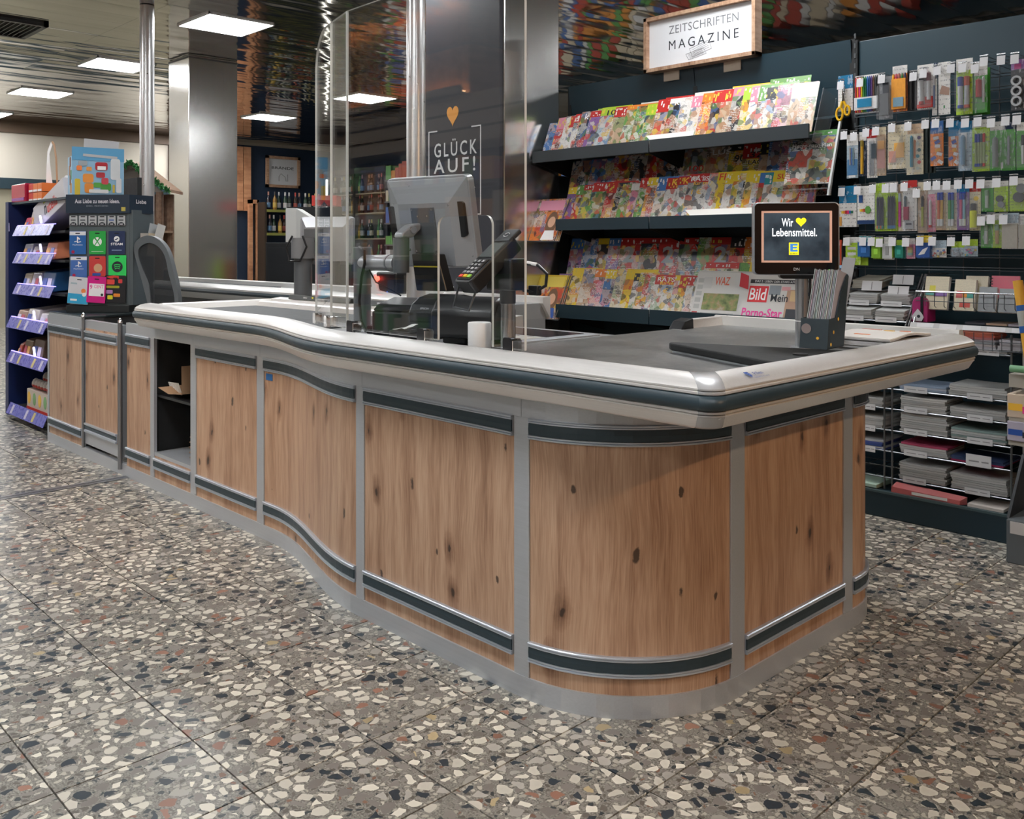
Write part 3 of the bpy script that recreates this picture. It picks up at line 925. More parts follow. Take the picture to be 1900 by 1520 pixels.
# ---- bumper, two straight runs and a moulded corner
BT = [(-4.53, YL), (-4.0, YL)] + SC + [(-2.0, YR), (-1.24, YR)]
top_prof = [(0.0, 0.885), (0.016, 0.919), (0.024, 0.923), (0.05, 0.922), (0.075, 0.917), (0.092, 0.909), (0.0995, 0.9035), (0.102, 0.9015), (0.102, 0.8985), (0.0985, 0.8965), (0.104, 0.8945), (0.104, 0.890), (0.100, 0.8885), (0.06, 0.8885)]
low_prof = [(0.06, 0.8555), (0.100, 0.8555), (0.104, 0.8535), (0.104, 0.849), (0.0985, 0.847), (0.102, 0.8455), (0.102, 0.843), (0.097, 0.838), (0.084, 0.817), (0.072, 0.8105), (0.03, 0.806), (-0.01, 0.806)]
full = top_prof[:-1] + [(0.1, 0.8555)] + low_prof[1:]
rub = [(0.098, 0.8885), (0.107, 0.887), (0.1125, 0.880), (0.1145, 0.872), (0.1125, 0.864), (0.107, 0.857), (0.098, 0.8555)]


def bumper(path, nm='bumper', cut0=None, cut1=None):
    """straight or wavy run; the ends at the moulded corner are cut along the mitre"""
    b = MB().sweep(path, full); r = MB().sweep(path, rub)
    for mb, prof in ((b, full), (r, rub)):
        k = len(prof); n = len(path)
        for j, (o, z) in enumerate(prof):
            if cut1: mb.v[(n - 1) * k + j] = (-1.196 + o - CA, YR - o, z)
            if cut0: mb.v[j] = (-1.196 + o, YR - o + CA, z)
    b = b.build(nm, BUMPER, ct, smooth=True); r.build('rubber_strip', RUBBER, b, smooth=True)
    return b


CA = 0.04
bumper(BT, cut1=True)
bumper([(-1.196, 1.9), (-1.196, 2.4), (-1.196, 3.07)], cut0=True)


def corner(prof, grow):
    mb = MB(); vs_ = []; k = len(prof); N = 10
    for i in range(N + 1):
        t = math.radians(-90 + 90 * i / N)
        for o, z in prof:
            r_ = CA + grow
            vs_.append((-1.196 + o - CA + r_ * math.cos(t), YR - o + CA + r_ * math.sin(t), z))
    fs_ = [(i * k + j, i * k + (j + 1) % k, (i + 1) * k + (j + 1) % k, (i + 1) * k + j) for i in range(N) for j in range(k)]
    fs_ += [tuple(range(k)), tuple(range(N * k, (N + 1) * k))]
    return mb.add(vs_, fs_)


c = corner(full, 0.0008).build('corner_cap', P('cap_plastic', (0.5, 0.51, 0.53), 0.25, 0.3), ct, smooth=True)
corner(rub, 0.0008).build('rubber_strip', RUBBER, c, smooth=True)
# maker's sticker on the end bumper
st = MB().hexa([(-1.131, 1.80, 0.9215), (-1.103, 1.80, 0.912), (-1.103, 1.885, 0.912), (-1.131, 1.885, 0.9215), (-1.131, 1.80, 0.9218), (-1.103, 1.80, 0.9123), (-1.103, 1.885, 0.9123), (-1.131, 1.885, 0.9218)])
nrm = Vector((0.0095, 0, 0.028)).normalized()
rt = Matrix((Vector((0, 1, 0)), Vector((-0.028, 0, 0.0095)).normalized(), nrm)).transposed().to_euler()
mk = MB()
for z0, z1, x0, x1 in ((0.0, 0.024, 0.0, 0.004), (0.018, 0.024, 0.004, 0.014), (0.012, 0.0165, 0.004, 0.013), (0.006, 0.0105, 0.004, 0.011)):
    q = []
    for zz in (0, 0.0004):
        for a, b in ((x0, z0), (x1, z0), (x1, z1), (x0, z1)):
            pt = Vector((-1.1015, 1.79 + a, 0.9133)) + Vector((-0.028, 0, 0.0095)).normalized() * b + nrm * (zz + 0.0006); q.append(pt)
    mk.hexa(q)
mk.build('maker_mark', BINK, ct)
text('Pillen', 'maker_lettering', BINK, ct, Vector((-1.1135, 1.832, 0.9180)) + nrm * 0.0008, 0, width=0.034, height=0.012, rot=rt, bold=0.01)
text('Telefon 0 23 06 / 98 00', 'maker_small_print', BINK, ct, Vector((-1.0985, 1.825, 0.9120)) + nrm * 0.0012, 0, width=0.062, height=0.004, rot=rt)
# blue tape on the panel
a = sx(-3.437)
slab(MB(), a, a + 0.052, 0.655, 0.682, 0.0, 0.0012).build('blue_tape', P('blue_tape', (0.015, 0.14, 0.42), 0.5), ct)

# ---- belt, left rim, rear rails, scanner
MB().box(-4.44, 1.925, WZ - 0.001, -3.05, 2.405, WZ + 0.0075).build('conveyor_belt', BELT, ct, bevel=0.003)
MB().box(-4.44, 2.1, WZ + 0.0072, -3.05, 2.104, WZ + 0.0079).build('belt_seam', P('belt_seam', (0.12, 0.125, 0.13), 0.5), ct)
MB().prism_xz([(-4.53, 0.82), (-4.44, 0.885), (-4.452, 0.918), (-4.47, 0.923), (-4.50, 0.92), (-4.53, 0.9)], 1.915, 2.56).build('left_rim', P('rim_white', (0.75, 0.75, 0.73), 0.35, 0.2), ct)
RR = MB().prism_yz([(2.42, 0.885), (2.425, 0.912), (2.44, 0.918), (2.47, 0.912), (2.48, 0.900), (2.50, 0.900), (2.505, 0.925), (2.56, 0.93), (2.565, 0.81), (2.42, 0.81)], -4.46, -2.6).build('rear_rail', BUMPER, ct)
MB().box(-4.44, 2.479, 0.9, -2.62, 2.501, 0.9035).build('rail_groove', P('groove_brown', (0.16, 0.14, 0.12), 0.5), RR)
SCN = MB().box(-2.92, 1.98, WZ - 0.001, -2.15, 2.50, WZ + 0.006).build('scanner_frame', STEEL, ct, bevel=0.002)
MB().box(-2.86, 2.03, WZ + 0.006, -2.20, 2.26, WZ + 0.0075).build('scale_plate', P('scale_white', (0.62, 0.62, 0.58), 0.35), SCN)
MB().box(-2.86, 2.28, WZ + 0.006, -2.20, 2.47, WZ + 0.0072).build('scanner_glass', P('scanner_glass', (0.06, 0.055, 0.06), 0.08), SCN)
for q in range(9):
    MB().box(-2.82 + q * 0.07, 2.245, WZ + 0.0075, -2.79 + q * 0.07, 2.25, WZ + 0.0079).build('slot', BLACK, SCN)
# bagging area: low white rims at the back
RW = P('rim_silver', (0.72, 0.72, 0.70), 0.3, 0.35)
MB().prism_yz([(3.195, WZ - 0.005), (3.203, 0.921), (3.212, 0.924), (3.235, 0.922), (3.245, 0.90), (3.245, 0.82), (3.195, 0.82)], -2.145, -1.19).build('back_rim', RW, ct)
MB().prism_xz([(-2.145, 0.82), (-2.10, 0.82), (-2.10, WZ), (-2.106, 0.918), (-2.115, 0.922), (-2.138, 0.919), (-2.145, 0.9)], 2.98, 3.195).build('side_rim', BUMPER, ct)
MB().prism_yz([(2.90, WZ), (2.93, 0.915), (2.98, 0.925), (2.985, 0.86), (2.92, 0.85)], -2.15, -2.09).build('rim_end_cap', BLACK, ct, bevel=0.004)

# ================================================================ THINGS ON THE COUNTER
def shield(name, label, p0, p1, z0, z1, r_left, r_right, hole=None, t=0.008):
    """upright acrylic sheet between two plan points; returns the thing"""
    p0 = Vector(p0); p1 = Vector(p1); d = (p1 - p0); L = d.length; d.normalize(); nrm = Vector((d.y, -d.x))
    th = thing(name, label, 'acrylic shield', ((p0.x + p1.x) / 2, (p0.y + p1.y) / 2, z0))
    out = [(0, z0), (L, z0)]
    def cor(cx, cz, r, a0, n=10): return [(cx + r * math.cos(math.radians(a0 + 90 * i / n)), cz + r * math.sin(math.radians(a0 + 90 * i / n))) for i in range(n + 1)]
    out += cor(L - r_right, z1 - r_right, r_right, 0) if r_right else [(L, z1)]
    out += cor(r_left, z1 - r_left, r_left, 90) if r_left else [(0, z1)]
    bm = bmesh.new()
    loops = [out] + ([hole] if hole else [])
    org = ORIGIN[th.name]
    def pt(u, z, off):
        q = p0 + d * u + nrm * off
        return (q.x - org.x, q.y - org.y, z - org.z)
    if hole:     # notch open at the bottom: join into one outline
        u0, u1 = hole[0], hole[1]; ztop, rad = hole[2], hole[3]
        out = [(0, z0), (u0, z0)] + [(u0, ztop - rad)] + [(u0 + rad - rad * math.cos(math.radians(a)), ztop - rad + rad * math.sin(math.radians(a))) for a in range(15, 91, 15)] + \
              [(u1 - rad + rad * math.sin(math.radians(a)), ztop - rad + rad * math.cos(math.radians(a))) for a in range(0, 91, 15)] + [(u1, z0)] + out[1:]
    va = [bm.verts.new(pt(u, z, t / 2)) for u, z in out]; vb = [bm.verts.new(pt(u, z, -t / 2)) for u, z in out]
    n = len(out)
    f1 = bm.faces.new(va); f2 = bm.faces.new(vb[::-1]); f1.material_index = f2.material_index = 0
    for i in range(n):
        f = bm.faces.new((va[i], vb[i], vb[(i + 1) % n], va[(i + 1) % n])); f.material_index = 1
    bmesh.ops.recalc_face_normals(bm, faces=bm.faces)
    bmesh.ops.triangulate(bm, faces=[f1, f2])
    me = bpy.data.meshes.new('sheet'); bm.to_mesh(me); bm.free()
    me.materials.append(PLEXI); me.materials.append(EDGE)
    link('sheet', me, None, th)
    return th


SZ0, SZ1 = 0.925, 1.99
pA, pB, pC, pD = (-3.0, 1.872), (-2.80, 1.808), (-2.625, 1.758), (-1.745, 1.728)
sA = shield('acrylic_shield', 'narrow acrylic sheet with rounded top corner at the left of the cash desk', pA, pB, SZ0, SZ1, 0.14, 0)
sB = shield('acrylic_shield', 'slim middle strip of acrylic between the corner sheet and the main shield', (-2.797, 1.807), (-2.628, 1.759), SZ0, SZ1, 0, 0)
sC = shield('acrylic_shield', 'large clear acrylic shield with a cut-out for the card terminal', (-2.622, 1.757), pD, SZ0, SZ1, 0, 0.14, hole=(0.50, 0.745, 1.288, 0.03))


def clamp(parent, x, y, ang, dark=True):
    c_, s_ = math.cos(ang), math.sin(ang)
    def q(u, v, z): return (x + u * c_ - v * s_, y + u * s_ + v * c_, z)
    def bx(mb, u0, v0, z0, u1, v1, z1):
        mb.hexa([q(u0, v0, z0), q(u1, v0, z0), q(u1, v1, z0), q(u0, v1, z0), q(u0, v0, z1), q(u1, v0, z1), q(u1, v1, z1), q(u0, v1, z1)])
    m1 = MB(); n = 10
    prof = [(-0.018, 0.917), (0.018, 0.917), (0.018, 0.948)] + [(0.010 + 0.008 * math.cos(math.radians(a)), 0.948 + 0.008 * math.sin(math.radians(a))) for a in range(15, 91, 15)] + \
           [(-0.010 - 0.008 * math.sin(math.radians(a)), 0.948 + 0.008 * math.cos(math.radians(a))) for a in range(0, 91, 15)]
    k = len(prof)
    vs_ = [q(u, -0.0165, z) for u, z in prof] + [q(u, -0.0045, z) for u, z in prof]
    m1.add(vs_, [tuple(range(k)), tuple(range(2 * k - 1, k - 1, -1))] + [(i, k + i, k + (i + 1) % k, (i + 1) % k) for i in range(k)])
    c1 = m1.build('clamp', BLACK if dark else CHROME, parent)
    m2 = MB(); bx(m2, -0.017, 0.0045, 0.917, 0.017, 0.018, 0.953); bx(m2, 0.0182, -0.0165, 0.92, 0.021, 0.018, 0.95); m2.build('clamp_body', CHROME, c1, bevel=0.002)


clamp(sA, -2.972, 1.863, -0.31, False); clamp(sA, -2.82, 1.814, -0.31, False)
clamp(sC, -2.585, 1.756, -0.034); clamp(sC, -2.19, 1.742, -0.034, True); clamp(sC, -1.80, 1.730, -0.034)

# ---- cash register screen on a swivel arm
mt = thing('register_monitor', 'cashier screen seen from behind on a grey swivel arm', 'monitor', (-2.93, 2.03, WZ + 0.006))
MB().cyl((-2.93, 2.03, WZ), (-2.93, 2.03, 1.195), 0.033, n=24).build('pole', POLEG, mt, smooth=True)
MB().cyl((-2.93, 2.03, WZ), (-2.93, 2.03, WZ + 0.012), 0.055, n=24).build('base', POLEG, mt, smooth=True, bevel=0.003)
MB().cyl((-2.93, 2.03, 1.055), (-2.93, 2.03, 1.06), 0.0345, n=24).cyl((-2.93, 2.03, 1.195), (-2.93, 2.03, 1.20), 0.034, n=24).build('collar', LGREY, mt, smooth=True)
MB().cyl((-2.93, 2.03, 1.14), (-2.665, 2.0, 1.142), 0.0295, n=24).build('arm', LGREY, mt, smooth=True)
MB().cyl((-2.72, 2.006, 1.142), (-2.71, 2.005, 1.142), 0.0315, n=24).build('arm_ring', GREYP, mt, smooth=True)
MB().cyl((-2.645, 1.998, 1.108), (-2.645, 1.998, 1.232), 0.029, n=24).build('joint', POLEG, mt, smooth=True)
MB().cyl((-2.645, 1.998, 1.166), (-2.645, 1.998, 1.169), 0.0297, n=24).build('joint_ring', LGREY, mt, smooth=True)
MB().prism_yz([(1.975, 1.232), (2.025, 1.232), (2.062, 1.262), (2.062, 1.285), (2.02, 1.278), (1.98, 1.25)], -2.66, -2.612).build('tilt_head', LGREY, mt, bevel=0.006)
MB().cyl((-2.612, 2.022, 1.26), (-2.602, 2.022, 1.26), 0.013, n=16).build('tilt_bolt', CHROME, mt, smooth=True)
# the screen, local frame tilted and turned
Rm = Matrix.Translation(Vector((-2.602, 2.09, 1.285)) - Vector(mt.location)) @ Matrix.Rotation(math.radians(11), 4, 'Z') @ Matrix.Rotation(math.radians(11), 4, 'X')


def tf(mb, M): mb.v = [tuple(M @ Vector(p)) for p in mb.v]; return mb


W2, H2 = 0.19, 0.165
sh = MB()
outer = rr(-W2, -H2, W2, H2, 0.02); inner = [(-W2 * 0.78, -H2 * 0.8), (W2 * 0.78, -H2 * 0.8), (W2 * 0.78, H2 * 0.62), (-W2 * 0.78, H2 * 0.62)]
sh.prism_xz(outer, 0.012, 0.045)
sh2 = MB().hexa([(-W2 + 0.01, 0.012, -H2 + 0.01), (W2 - 0.01, 0.012, -H2 + 0.01), (W2 - 0.01, 0.013, -H2 + 0.01), (-W2 + 0.01, 0.013, -H2 + 0.01),
                 (-W2 + 0.01, 0.012, H2 - 0.01), (W2 - 0.01, 0.012, H2 - 0.01), (W2 - 0.01, 0.013, H2 - 0.01), (-W2 + 0.01, 0.013, H2 - 0.01)])
back = MB()      # bulging back shell with sloped flanks
b0 = [(-W2 + 0.004, -H2 + 0.004), (W2 - 0.004, -H2 + 0.004), (W2 - 0.004, H2 - 0.004), (-W2 + 0.004, H2 - 0.004)]
b1 = [(-W2 * 0.62, -H2 * 0.95), (W2 * 0.62, -H2 * 0.95), (W2 * 0.62, H2 * 0.45), (-W2 * 0.62, H2 * 0.45)]
back.add([(x, 0.013, z) for x, z in b0] + [(x, -0.022, z) for x, z in b1], [(4, 5, 6, 7), (0, 1, 5, 4), (1, 2, 6, 5), (2, 3, 7, 6), (3, 0, 4, 7), (3, 2, 1, 0)])
SH = tf(sh, Rm).build('screen_frame', LGREY, mt, smooth=True, local=True, bevel=0.003)
tf(back, Rm).build('back_shell', LGREY, mt, local=True, bevel=0.006)
tf(MB().box(-W2 + 0.012, 0.045, -H2 + 0.012, W2 - 0.012, 0.0465, H2 - 0.012), Rm).build('screen_glass', BLACK, mt, local=True)
VP = tf(MB().box(-0.058, -0.027, -0.105, 0.05, -0.022, 0.06), Rm).build('mount_plate', P('plate_grey', (0.12, 0.13, 0.14), 0.4, 0.3), mt, local=True, bevel=0.002)
sc = MB()
for x, z in ((-0.05, 0.052), (0.042, 0.052), (-0.05, -0.097), (0.042, -0.097), (-0.026, 0.03), (0.018, 0.03)):
    sc.cyl((x, -0.0275, z), (x, -0.0295, z), 0.0035, n=8)
tf(sc, Rm).build('screws', CHROME, VP, local=True)
tf(MB().prism_xz(rr(0.108, -0.05, 0.17, 0.075, 0.012), -0.008, 0.012), Rm).build('side_port_cover', BLACK, mt, local=True)
tf(MB().prism_xz(rr(-0.185, -0.09, -0.155, 0.065, 0.008), -0.004, 0.012), Rm).build('side_vent', BLACK, mt, local=True)
# cables
MB().tube([(-2.905, 2.0, 1.2), (-2.86, 1.99, 1.185), (-2.85, 1.985, 1.14), (-2.87, 1.985, 1.09), (-2.885, 1.985, 1.0), (-2.875, 1.985, 0.93), (-2.83, 1.975, WZ + 0.005)], 0.0055).build('cable', BLACK, mt, smooth=True)
MB().tube([(-2.83, 1.99, 1.115), (-2.80, 2.0, 1.07), (-2.77, 2.03, 1.05), (-2.74, 2.07, 1.02)], 0.003).tube([(-2.70, 2.0, 1.165), (-2.69, 2.02, 1.18), (-2.67, 2.06, 1.19)], 0.004).build('thin_cable', BLACK, mt, smooth=True)
# black keypad block hanging under the screen
KB = MB().hexa([(-2.60, 2.03, 1.045), (-2.47, 2.06, 1.045), (-2.47, 2.10, 1.045), (-2.60, 2.07, 1.045), (-2.615, 2.02, 1.175), (-2.505, 2.045, 1.175), (-2.505, 2.085, 1.175), (-2.615, 2.06, 1.175)]).build('keypad_block', BLACK, mt, bevel=0.004)
MB().hexa([(-2.603, 2.0225, 1.128), (-2.495, 2.0475, 1.128), (-2.495, 2.049, 1.128), (-2.603, 2.024, 1.128), (-2.603, 2.0215, 1.133), (-2.495, 2.0465, 1.133), (-2.495, 2.048, 1.133), (-2.603, 2.023, 1.133)]).build('yellow_stripe', P('dull_yellow', (0.4, 0.33, 0.03), 0.5), KB)

# ---- receipt printer
pt_ = thing('receipt_printer', 'black receipt printer with rounded lid behind the shield', 'printer', (-2.52, 2.02, WZ + 0.006), math.radians(16))
MB().box(-0.19, -0.075, 0, 0.1, 0.1, 0.085).build('body', P('printer_black', (0.012, 0.016, 0.02), 0.4), pt_, local=True, bevel=0.008)
MB().prism_yz([(-0.075, 0.086), (0.1, 0.086), (0.1, 0.125), (0.04, 0.128), (-0.05, 0.108), (-0.075, 0.092)], -0.18, -0.03).build('rear_cover', BLACK, pt_, local=True, bevel=0.006)
MB().prism_yz([(-0.078, 0.05), (0.1, 0.05), (0.1, 0.135), (0.04, 0.145), (-0.02, 0.135), (-0.062, 0.112), (-0.078, 0.085)], -0.03, 0.13).build('lid', P('lid_black', (0.014, 0.017, 0.02), 0.3), pt_, local=True, bevel=0.008)
text('EPSON', 'brand_lettering', P('pale_print', (0.45, 0.46, 0.48), 0.5), pt_, (0.035, -0.0712, 0.1), 0, width=0.034, height=0.0075, local=True, bold=0.01, rot=(PI / 2 - 0.52, 0, 0))
MB().box(-0.235, -0.05, 0, -0.185, 0.05, 0.03).build('paper_tray', BLACK, pt_, local=True, bevel=0.006)
# ---- black bulky unit beside it
t = thing('cash_unit', 'black rounded cash unit on a dark pedestal beside the printer', 'cash unit', (-2.285, 1.96, WZ + 0.006), math.radians(20))
MB().prism_yz([(-0.07, 0.02), (0.1, 0.0), (0.1, 0.11), (0.06, 0.145), (0.0, 0.15), (-0.04, 0.135), (-0.07, 0.10)], -0.07, 0.16).build('housing', BLACK, t, local=True, bevel=0.012, smooth=True)
MB().box(-0.035, -0.05, 0, 0.05, 0.06, 0.05).build('pedestal', MATTE, t, local=True, bevel=0.006)
# crumpled receipt
cr = MB(); R5 = random.Random(3); vs_ = []
for i in range(5):
    for j in range(4): vs_.append((-2.475 + 0.022 * i + R5.uniform(-.004, .004), 1.835 + 0.013 * j, 0.925 + 0.022 * (i / 4) * (1 if j > 1 else 0.45) + R5.uniform(0, .007)))
cr.add(vs_, [(i * 4 + j, i * 4 + j + 1, i * 4 + j + 5, i * 4 + j + 4) for i in range(4) for j in range(3)])
o = cr.single('crumpled_receipt', WPAPER, 'crumpled white receipt lying behind the bumper by the printer', 'receipt')
m_ = o.modifiers.new('thickness', 'SOLIDIFY'); m_.thickness = 0.001
MB().box(-2.49, 1.83, WZ, -2.38, 1.895, 0.926).single('cable_box', BLACK, 'flat black cable box under the crumpled receipt', 'box', bevel=0.004)

# ---- card terminal on its post
tt = thing('card_terminal', 'black card payment terminal tilted on a grey post in the shield cut-out', 'card terminal', (-2.02, 1.925, WZ))
MB().cyl((-2.02, 1.925, WZ), (-2.02, 1.925, 1.03), 0.0215, n=24).build('post', P('post_silver', (0.36, 0.37, 0.39), 0.25, 0.8), tt, smooth=True)
MB().cyl((-2.02, 1.925, 1.03), (-2.02, 1.925, 1.10), 0.024, n=24).build('post_sleeve', BLACK, tt, smooth=True)
Rt = Matrix.Translation(Vector((-2.045, 1.865, 1.152)) - Vector(tt.location)) @ Matrix.Rotation(math.radians(-10), 4, 'Z') @ Matrix.Rotation(math.radians(40), 4, 'X')
MB_ = tf(MB().prism(rr(-0.046, -0.105, 0.046, 0.105, 0.014), -0.03, 0.018), Rt).build('terminal_body', BLACK, tt, local=True, bevel=0.005)
tf(MB().box(-0.034, 0.005, 0.018, 0.034, 0.07, 0.0195), Rt).build('terminal_screen', P('lcd_grey', (0.10, 0.115, 0.115), 0.2), tt, local=True)
tf(MB().box(-0.040, 0.080, 0.006, 0.04, 0.135, 0.02), Rt).build('reader_top', P('reader_grey', (0.03, 0.032, 0.036), 0.4), tt, local=True, bevel=0.004)
kp = tf(MB().box(-0.036, -0.095, 0.018, 0.036, -0.006, 0.020), Rt).build('keypad', P('keypad_black', (0.015, 0.015, 0.017), 0.5), tt, local=True)
key = MB().box(-0.0085, -0.0055, 0, 0.0085, 0.0055, 0.003).mesh('key', OBJC)
for r_ in range(5):
    for c_ in range(3):
        k_ = link('key', key, None, kp)
        k_.matrix_local = Rt @ Matrix.Translation((-0.023 + 0.023 * c_, -0.017 - 0.0165 * r_, 0.020))
        k_['base'] = [(0.12, 0.12, 0.13), (0.12, 0.12, 0.13), (0.12, 0.12, 0.13)][c_] if r_ < 4 else [(0.75, 0.06, 0.03), (0.8, 0.5, 0.02), (0.25, 0.55, 0.05)][c_]
nums = ['1 2 3', '4 5 6', '7 8 9', '* 0 #']
for r_, s_ in enumerate(nums):
    M_ = Rt @ Matrix.Translation((0, -0.017 - 0.0165 * r_, 0.0234))
    text(s_, 'key_digits', WINK, kp, M_.translation, 0, width=0.052, height=0.007, local=True, rot=M_.to_euler(), space=1.0, bold=0.01)
ring = MB()
for a0, a1 in ((20, 160), (200, 340)):
    ring.tube([(0.012 * math.cos(math.radians(a)), 0.107 + 0.009 * math.sin(math.radians(a)), 0.0205) for a in range(a0, a1 + 1, 20)], 0.0012, n=5)
tf(ring, Rt).build('contactless_mark', WINK, tt, local=True)
MB().box(-2.075, 1.885, 1.07, -1.965, 1.955, 1.165).build('back_box', P('backbox', (0.012, 0.013, 0.014), 0.45), tt, bevel=0.006)
MB().tube([(-1.97, 1.95, 1.15), (-1.93, 1.965, 1.145), (-1.90, 1.97, 1.12), (-1.905, 1.97, 1.085), (-1.94, 1.96, 1.065), (-1.98, 1.95, 1.07)], 0.005).build('cable', BLACK, tt, smooth=True)
MB().tube([(-1.965, 1.952, 1.152), (-1.935, 1.963, 1.147)], 0.0058).build('cable_sleeve', WHITE, tt, smooth=True)
MB().box(-1.965, 1.955, 1.055, -1.925, 1.975, 1.085).build('plug', BLACK, tt, bevel=0.004)
MB().tube([(-2.10, 1.80, 1.085), (-2.125, 1.80, 1.02), (-2.055, 1.80, 1.012), (-2.035, 1.815, 1.08)], 0.0035).build('wire_loop', DWIRE, tt, smooth=True)
# paper roll / cup
MB().lathe([(0.034, WZ + 0.001), (0.036, WZ + 0.004), (0.036, 0.965), (0.034, 0.968), (0.012, 0.968), (0.011, 0.962)], -2.125, 1.905, n=28).single('paper_roll', WPAPER, 'white receipt paper roll standing beside the terminal post', 'paper roll', smooth=True)

# ---- product divider bars on the rear rail
DV = P('divider_black', (0.012, 0.014, 0.013), 0.4)
for x0, lab in ((-4.30, 'left black product divider bar with yellow marks on the rear rail'), (-3.66, 'right black product divider bar with yellow marks on the rear rail')):
    t = thing('divider_bar', lab, 'divider bar', (x0 + 0.28, 2.533, 0.9275), 0)
    MB().prism_yz([(-0.02, 0), (0.02, 0), (0.01, 0.022), (-0.01, 0.022)], -0.28, 0.28).build('bar', DV, t, local=True, bevel=0.002)
    Mt = Matrix.Rotation(math.radians(24), 3, 'X')
    for k_, (s_, m__) in enumerate((('Wir', WINK), ('Lebensmittel.', WINK))):
        text(s_, 'lettering', m__, t, (-0.12 + 0.16 * k_, -0.0153, 0.012), 0, width=[0.04, 0.12][k_], height=0.009, local=True, rot=(PI / 2 - 0.42, 0, 0), bold=0.01)
    MB().prism_xz(heart(-0.05, 0.012, 0.016, 0.014, 14), -0.0158, -0.0148).build('yellow_heart', P('heart_yellow', (0.7, 0.62, 0.02), 0.5), t, local=True)

# ---- swing board on the bagging plate
t = thing('bagging_divider', 'black wedge-shaped bagging divider board on the steel plate', 'divider board', (-1.4, 2.2, WZ + 0.001))
MB().prism([(-1.675, 2.262), (-1.655, 2.243), (-1.20, 2.055), (-1.20, 2.43), (-1.655, 2.278)], WZ + 0.008, WZ + 0.03).build('board', MATTE, t, bevel=0.005)
MB().prism([(-1.66, 2.258), (-1.64, 2.25), (-1.205, 2.07), (-1.205, 2.415), (-1.645, 2.27)], WZ + 0.001, WZ + 0.0085).build('metal_underside', STEEL, t)
MB().cyl((-1.235, 2.24, WZ + 0.03), (-1.235, 2.24, WZ + 0.034), 0.02, n=20).build('pivot', BLACK, t, smooth=True)

# ---- customer display
t = thing('customer_display', 'small customer screen on a silver pole showing white advertising text', 'display', (-1.437, 2.617, WZ + 0.001), math.radians(39))
MB().cyl((0, 0, 0), (0, 0, 0.235), 0.0195, n=24).build('pole', P('pole_silver', (0.4, 0.41, 0.43), 0.25, 0.8), t, smooth=True, local=True)
MB().cyl((0, 0, 0), (0, 0, 0.008), 0.035, n=24).build('foot', LGREY, t, smooth=True, local=True)
MB().tube([(0.024, -0.002, 0.0), (0.025, -0.002, 0.1), (0.024, -0.002, 0.22)], 0.0035).build('cable', BLACK, t, smooth=True, local=True)
MB().cyl((0, 0, 0.085), (0, 0, 0.088), 0.0215, n=20).build('cable_tie', WHITE, t, smooth=True, local=True)
MB().prism_xz(rr(-0.068, 0.216, 0.062, 0.24, 0.01), -0.02, 0.02).build('bracket', BLACK, t, local=True)
dcx, dz0, dz1, dw = -0.022, 0.228, 0.449, 0.127
MB().prism_xz(rr(dcx - dw, dz0, dcx + dw, dz1, 0.014), -0.035, 0.012).build('housing', LGREY, t, local=True, bevel=0.004)
MB().prism_xz(rr(dcx - dw + 0.003, dz0 + 0.003, dcx + dw - 0.004, dz1 - 0.003, 0.012), -0.0368, -0.034).build('front_bezel', P('gloss_black', (0.006, 0.006, 0.007), 0.12), t, local=True)
SCR = NT('screen_image')
tc = SCR.n('TexCoord'); nz = SCR.n('TexNoise', i_Scale=14.0, i_Detail=4.0); SCR.l(tc.outputs['Object'], nz.inputs['Vector'])
SCR.l(SCR.ramp(nz.outputs['Fac'], [(0.35, (0.010, 0.022, 0.032)), (0.7, (0.05, 0.075, 0.095))]), SCR.b.inputs['Emission Color'])
SCR.b.inputs['Emission Strength'].default_value = 1.0; SCR.b.inputs['Base Color'].default_value = (0.01, 0.01, 0.012, 1); SCR.b.inputs['Roughness'].default_value = 0.15
sx0, sx1, sz0, sz1 = dcx - 0.104, dcx + 0.104, dz0 + 0.038, dz1 - 0.026
s1 = MB().box(sx0, -0.0374, sz0, sx1, -0.0366, sz1).build('screen', SCR.m, t, local=True)
BRD = P('screen_border', (0.3, 0.2, 0.16), 0.4, emit=(0.42, 0.22, 0.15), es=1.0)
MB().box(sx0, -0.0378, sz0, sx1, -0.0373, sz0 + 0.006).box(sx0, -0.0378, sz1 - 0.006, sx1, -0.0373, sz1).box(sx0, -0.0378, sz0, sx0 + 0.007, -0.0373, sz1).box(sx1 - 0.007, -0.0378, sz0, sx1, -0.0373, sz1).build('border', BRD, s1, local=True)
SW = P('screen_white', (0.8, 0.8, 0.8), 0.4, emit=(0.75, 0.82, 0.88), es=1.0)
SY = P('screen_yellow', (0.8, 0.7, 0.0), 0.4, emit=(0.85, 0.78, 0.02), es=1.0)
SB = P('screen_blue', (0.03, 0.15, 0.5), 0.4, emit=(0.04, 0.2, 0.5), es=1.0)
text('Wir', 'lettering', SW, s1, (dcx - 0.027, -0.0380, sz0 + 0.122), 0, width=0.034, height=0.025, local=True, bold=0.014)
text('Lebensmittel.', 'lettering', SW, s1, (dcx - 0.006, -0.0380, sz0 + 0.092), 0, width=0.132, height=0.025, local=True, bold=0.014)
MB().prism_xz(heart(dcx + 0.013, sz0 + 0.122, 0.031, 0.028), -0.0382, -0.0376).build('heart', SY, s1, local=True)
ex, ez = dcx - 0.008, sz0 + 0.042
MB().box(ex - 0.0145, -0.0379, ez - 0.0185, ex + 0.0145, -0.0375, ez + 0.0185).build('logo_field', SY, s1, local=True)
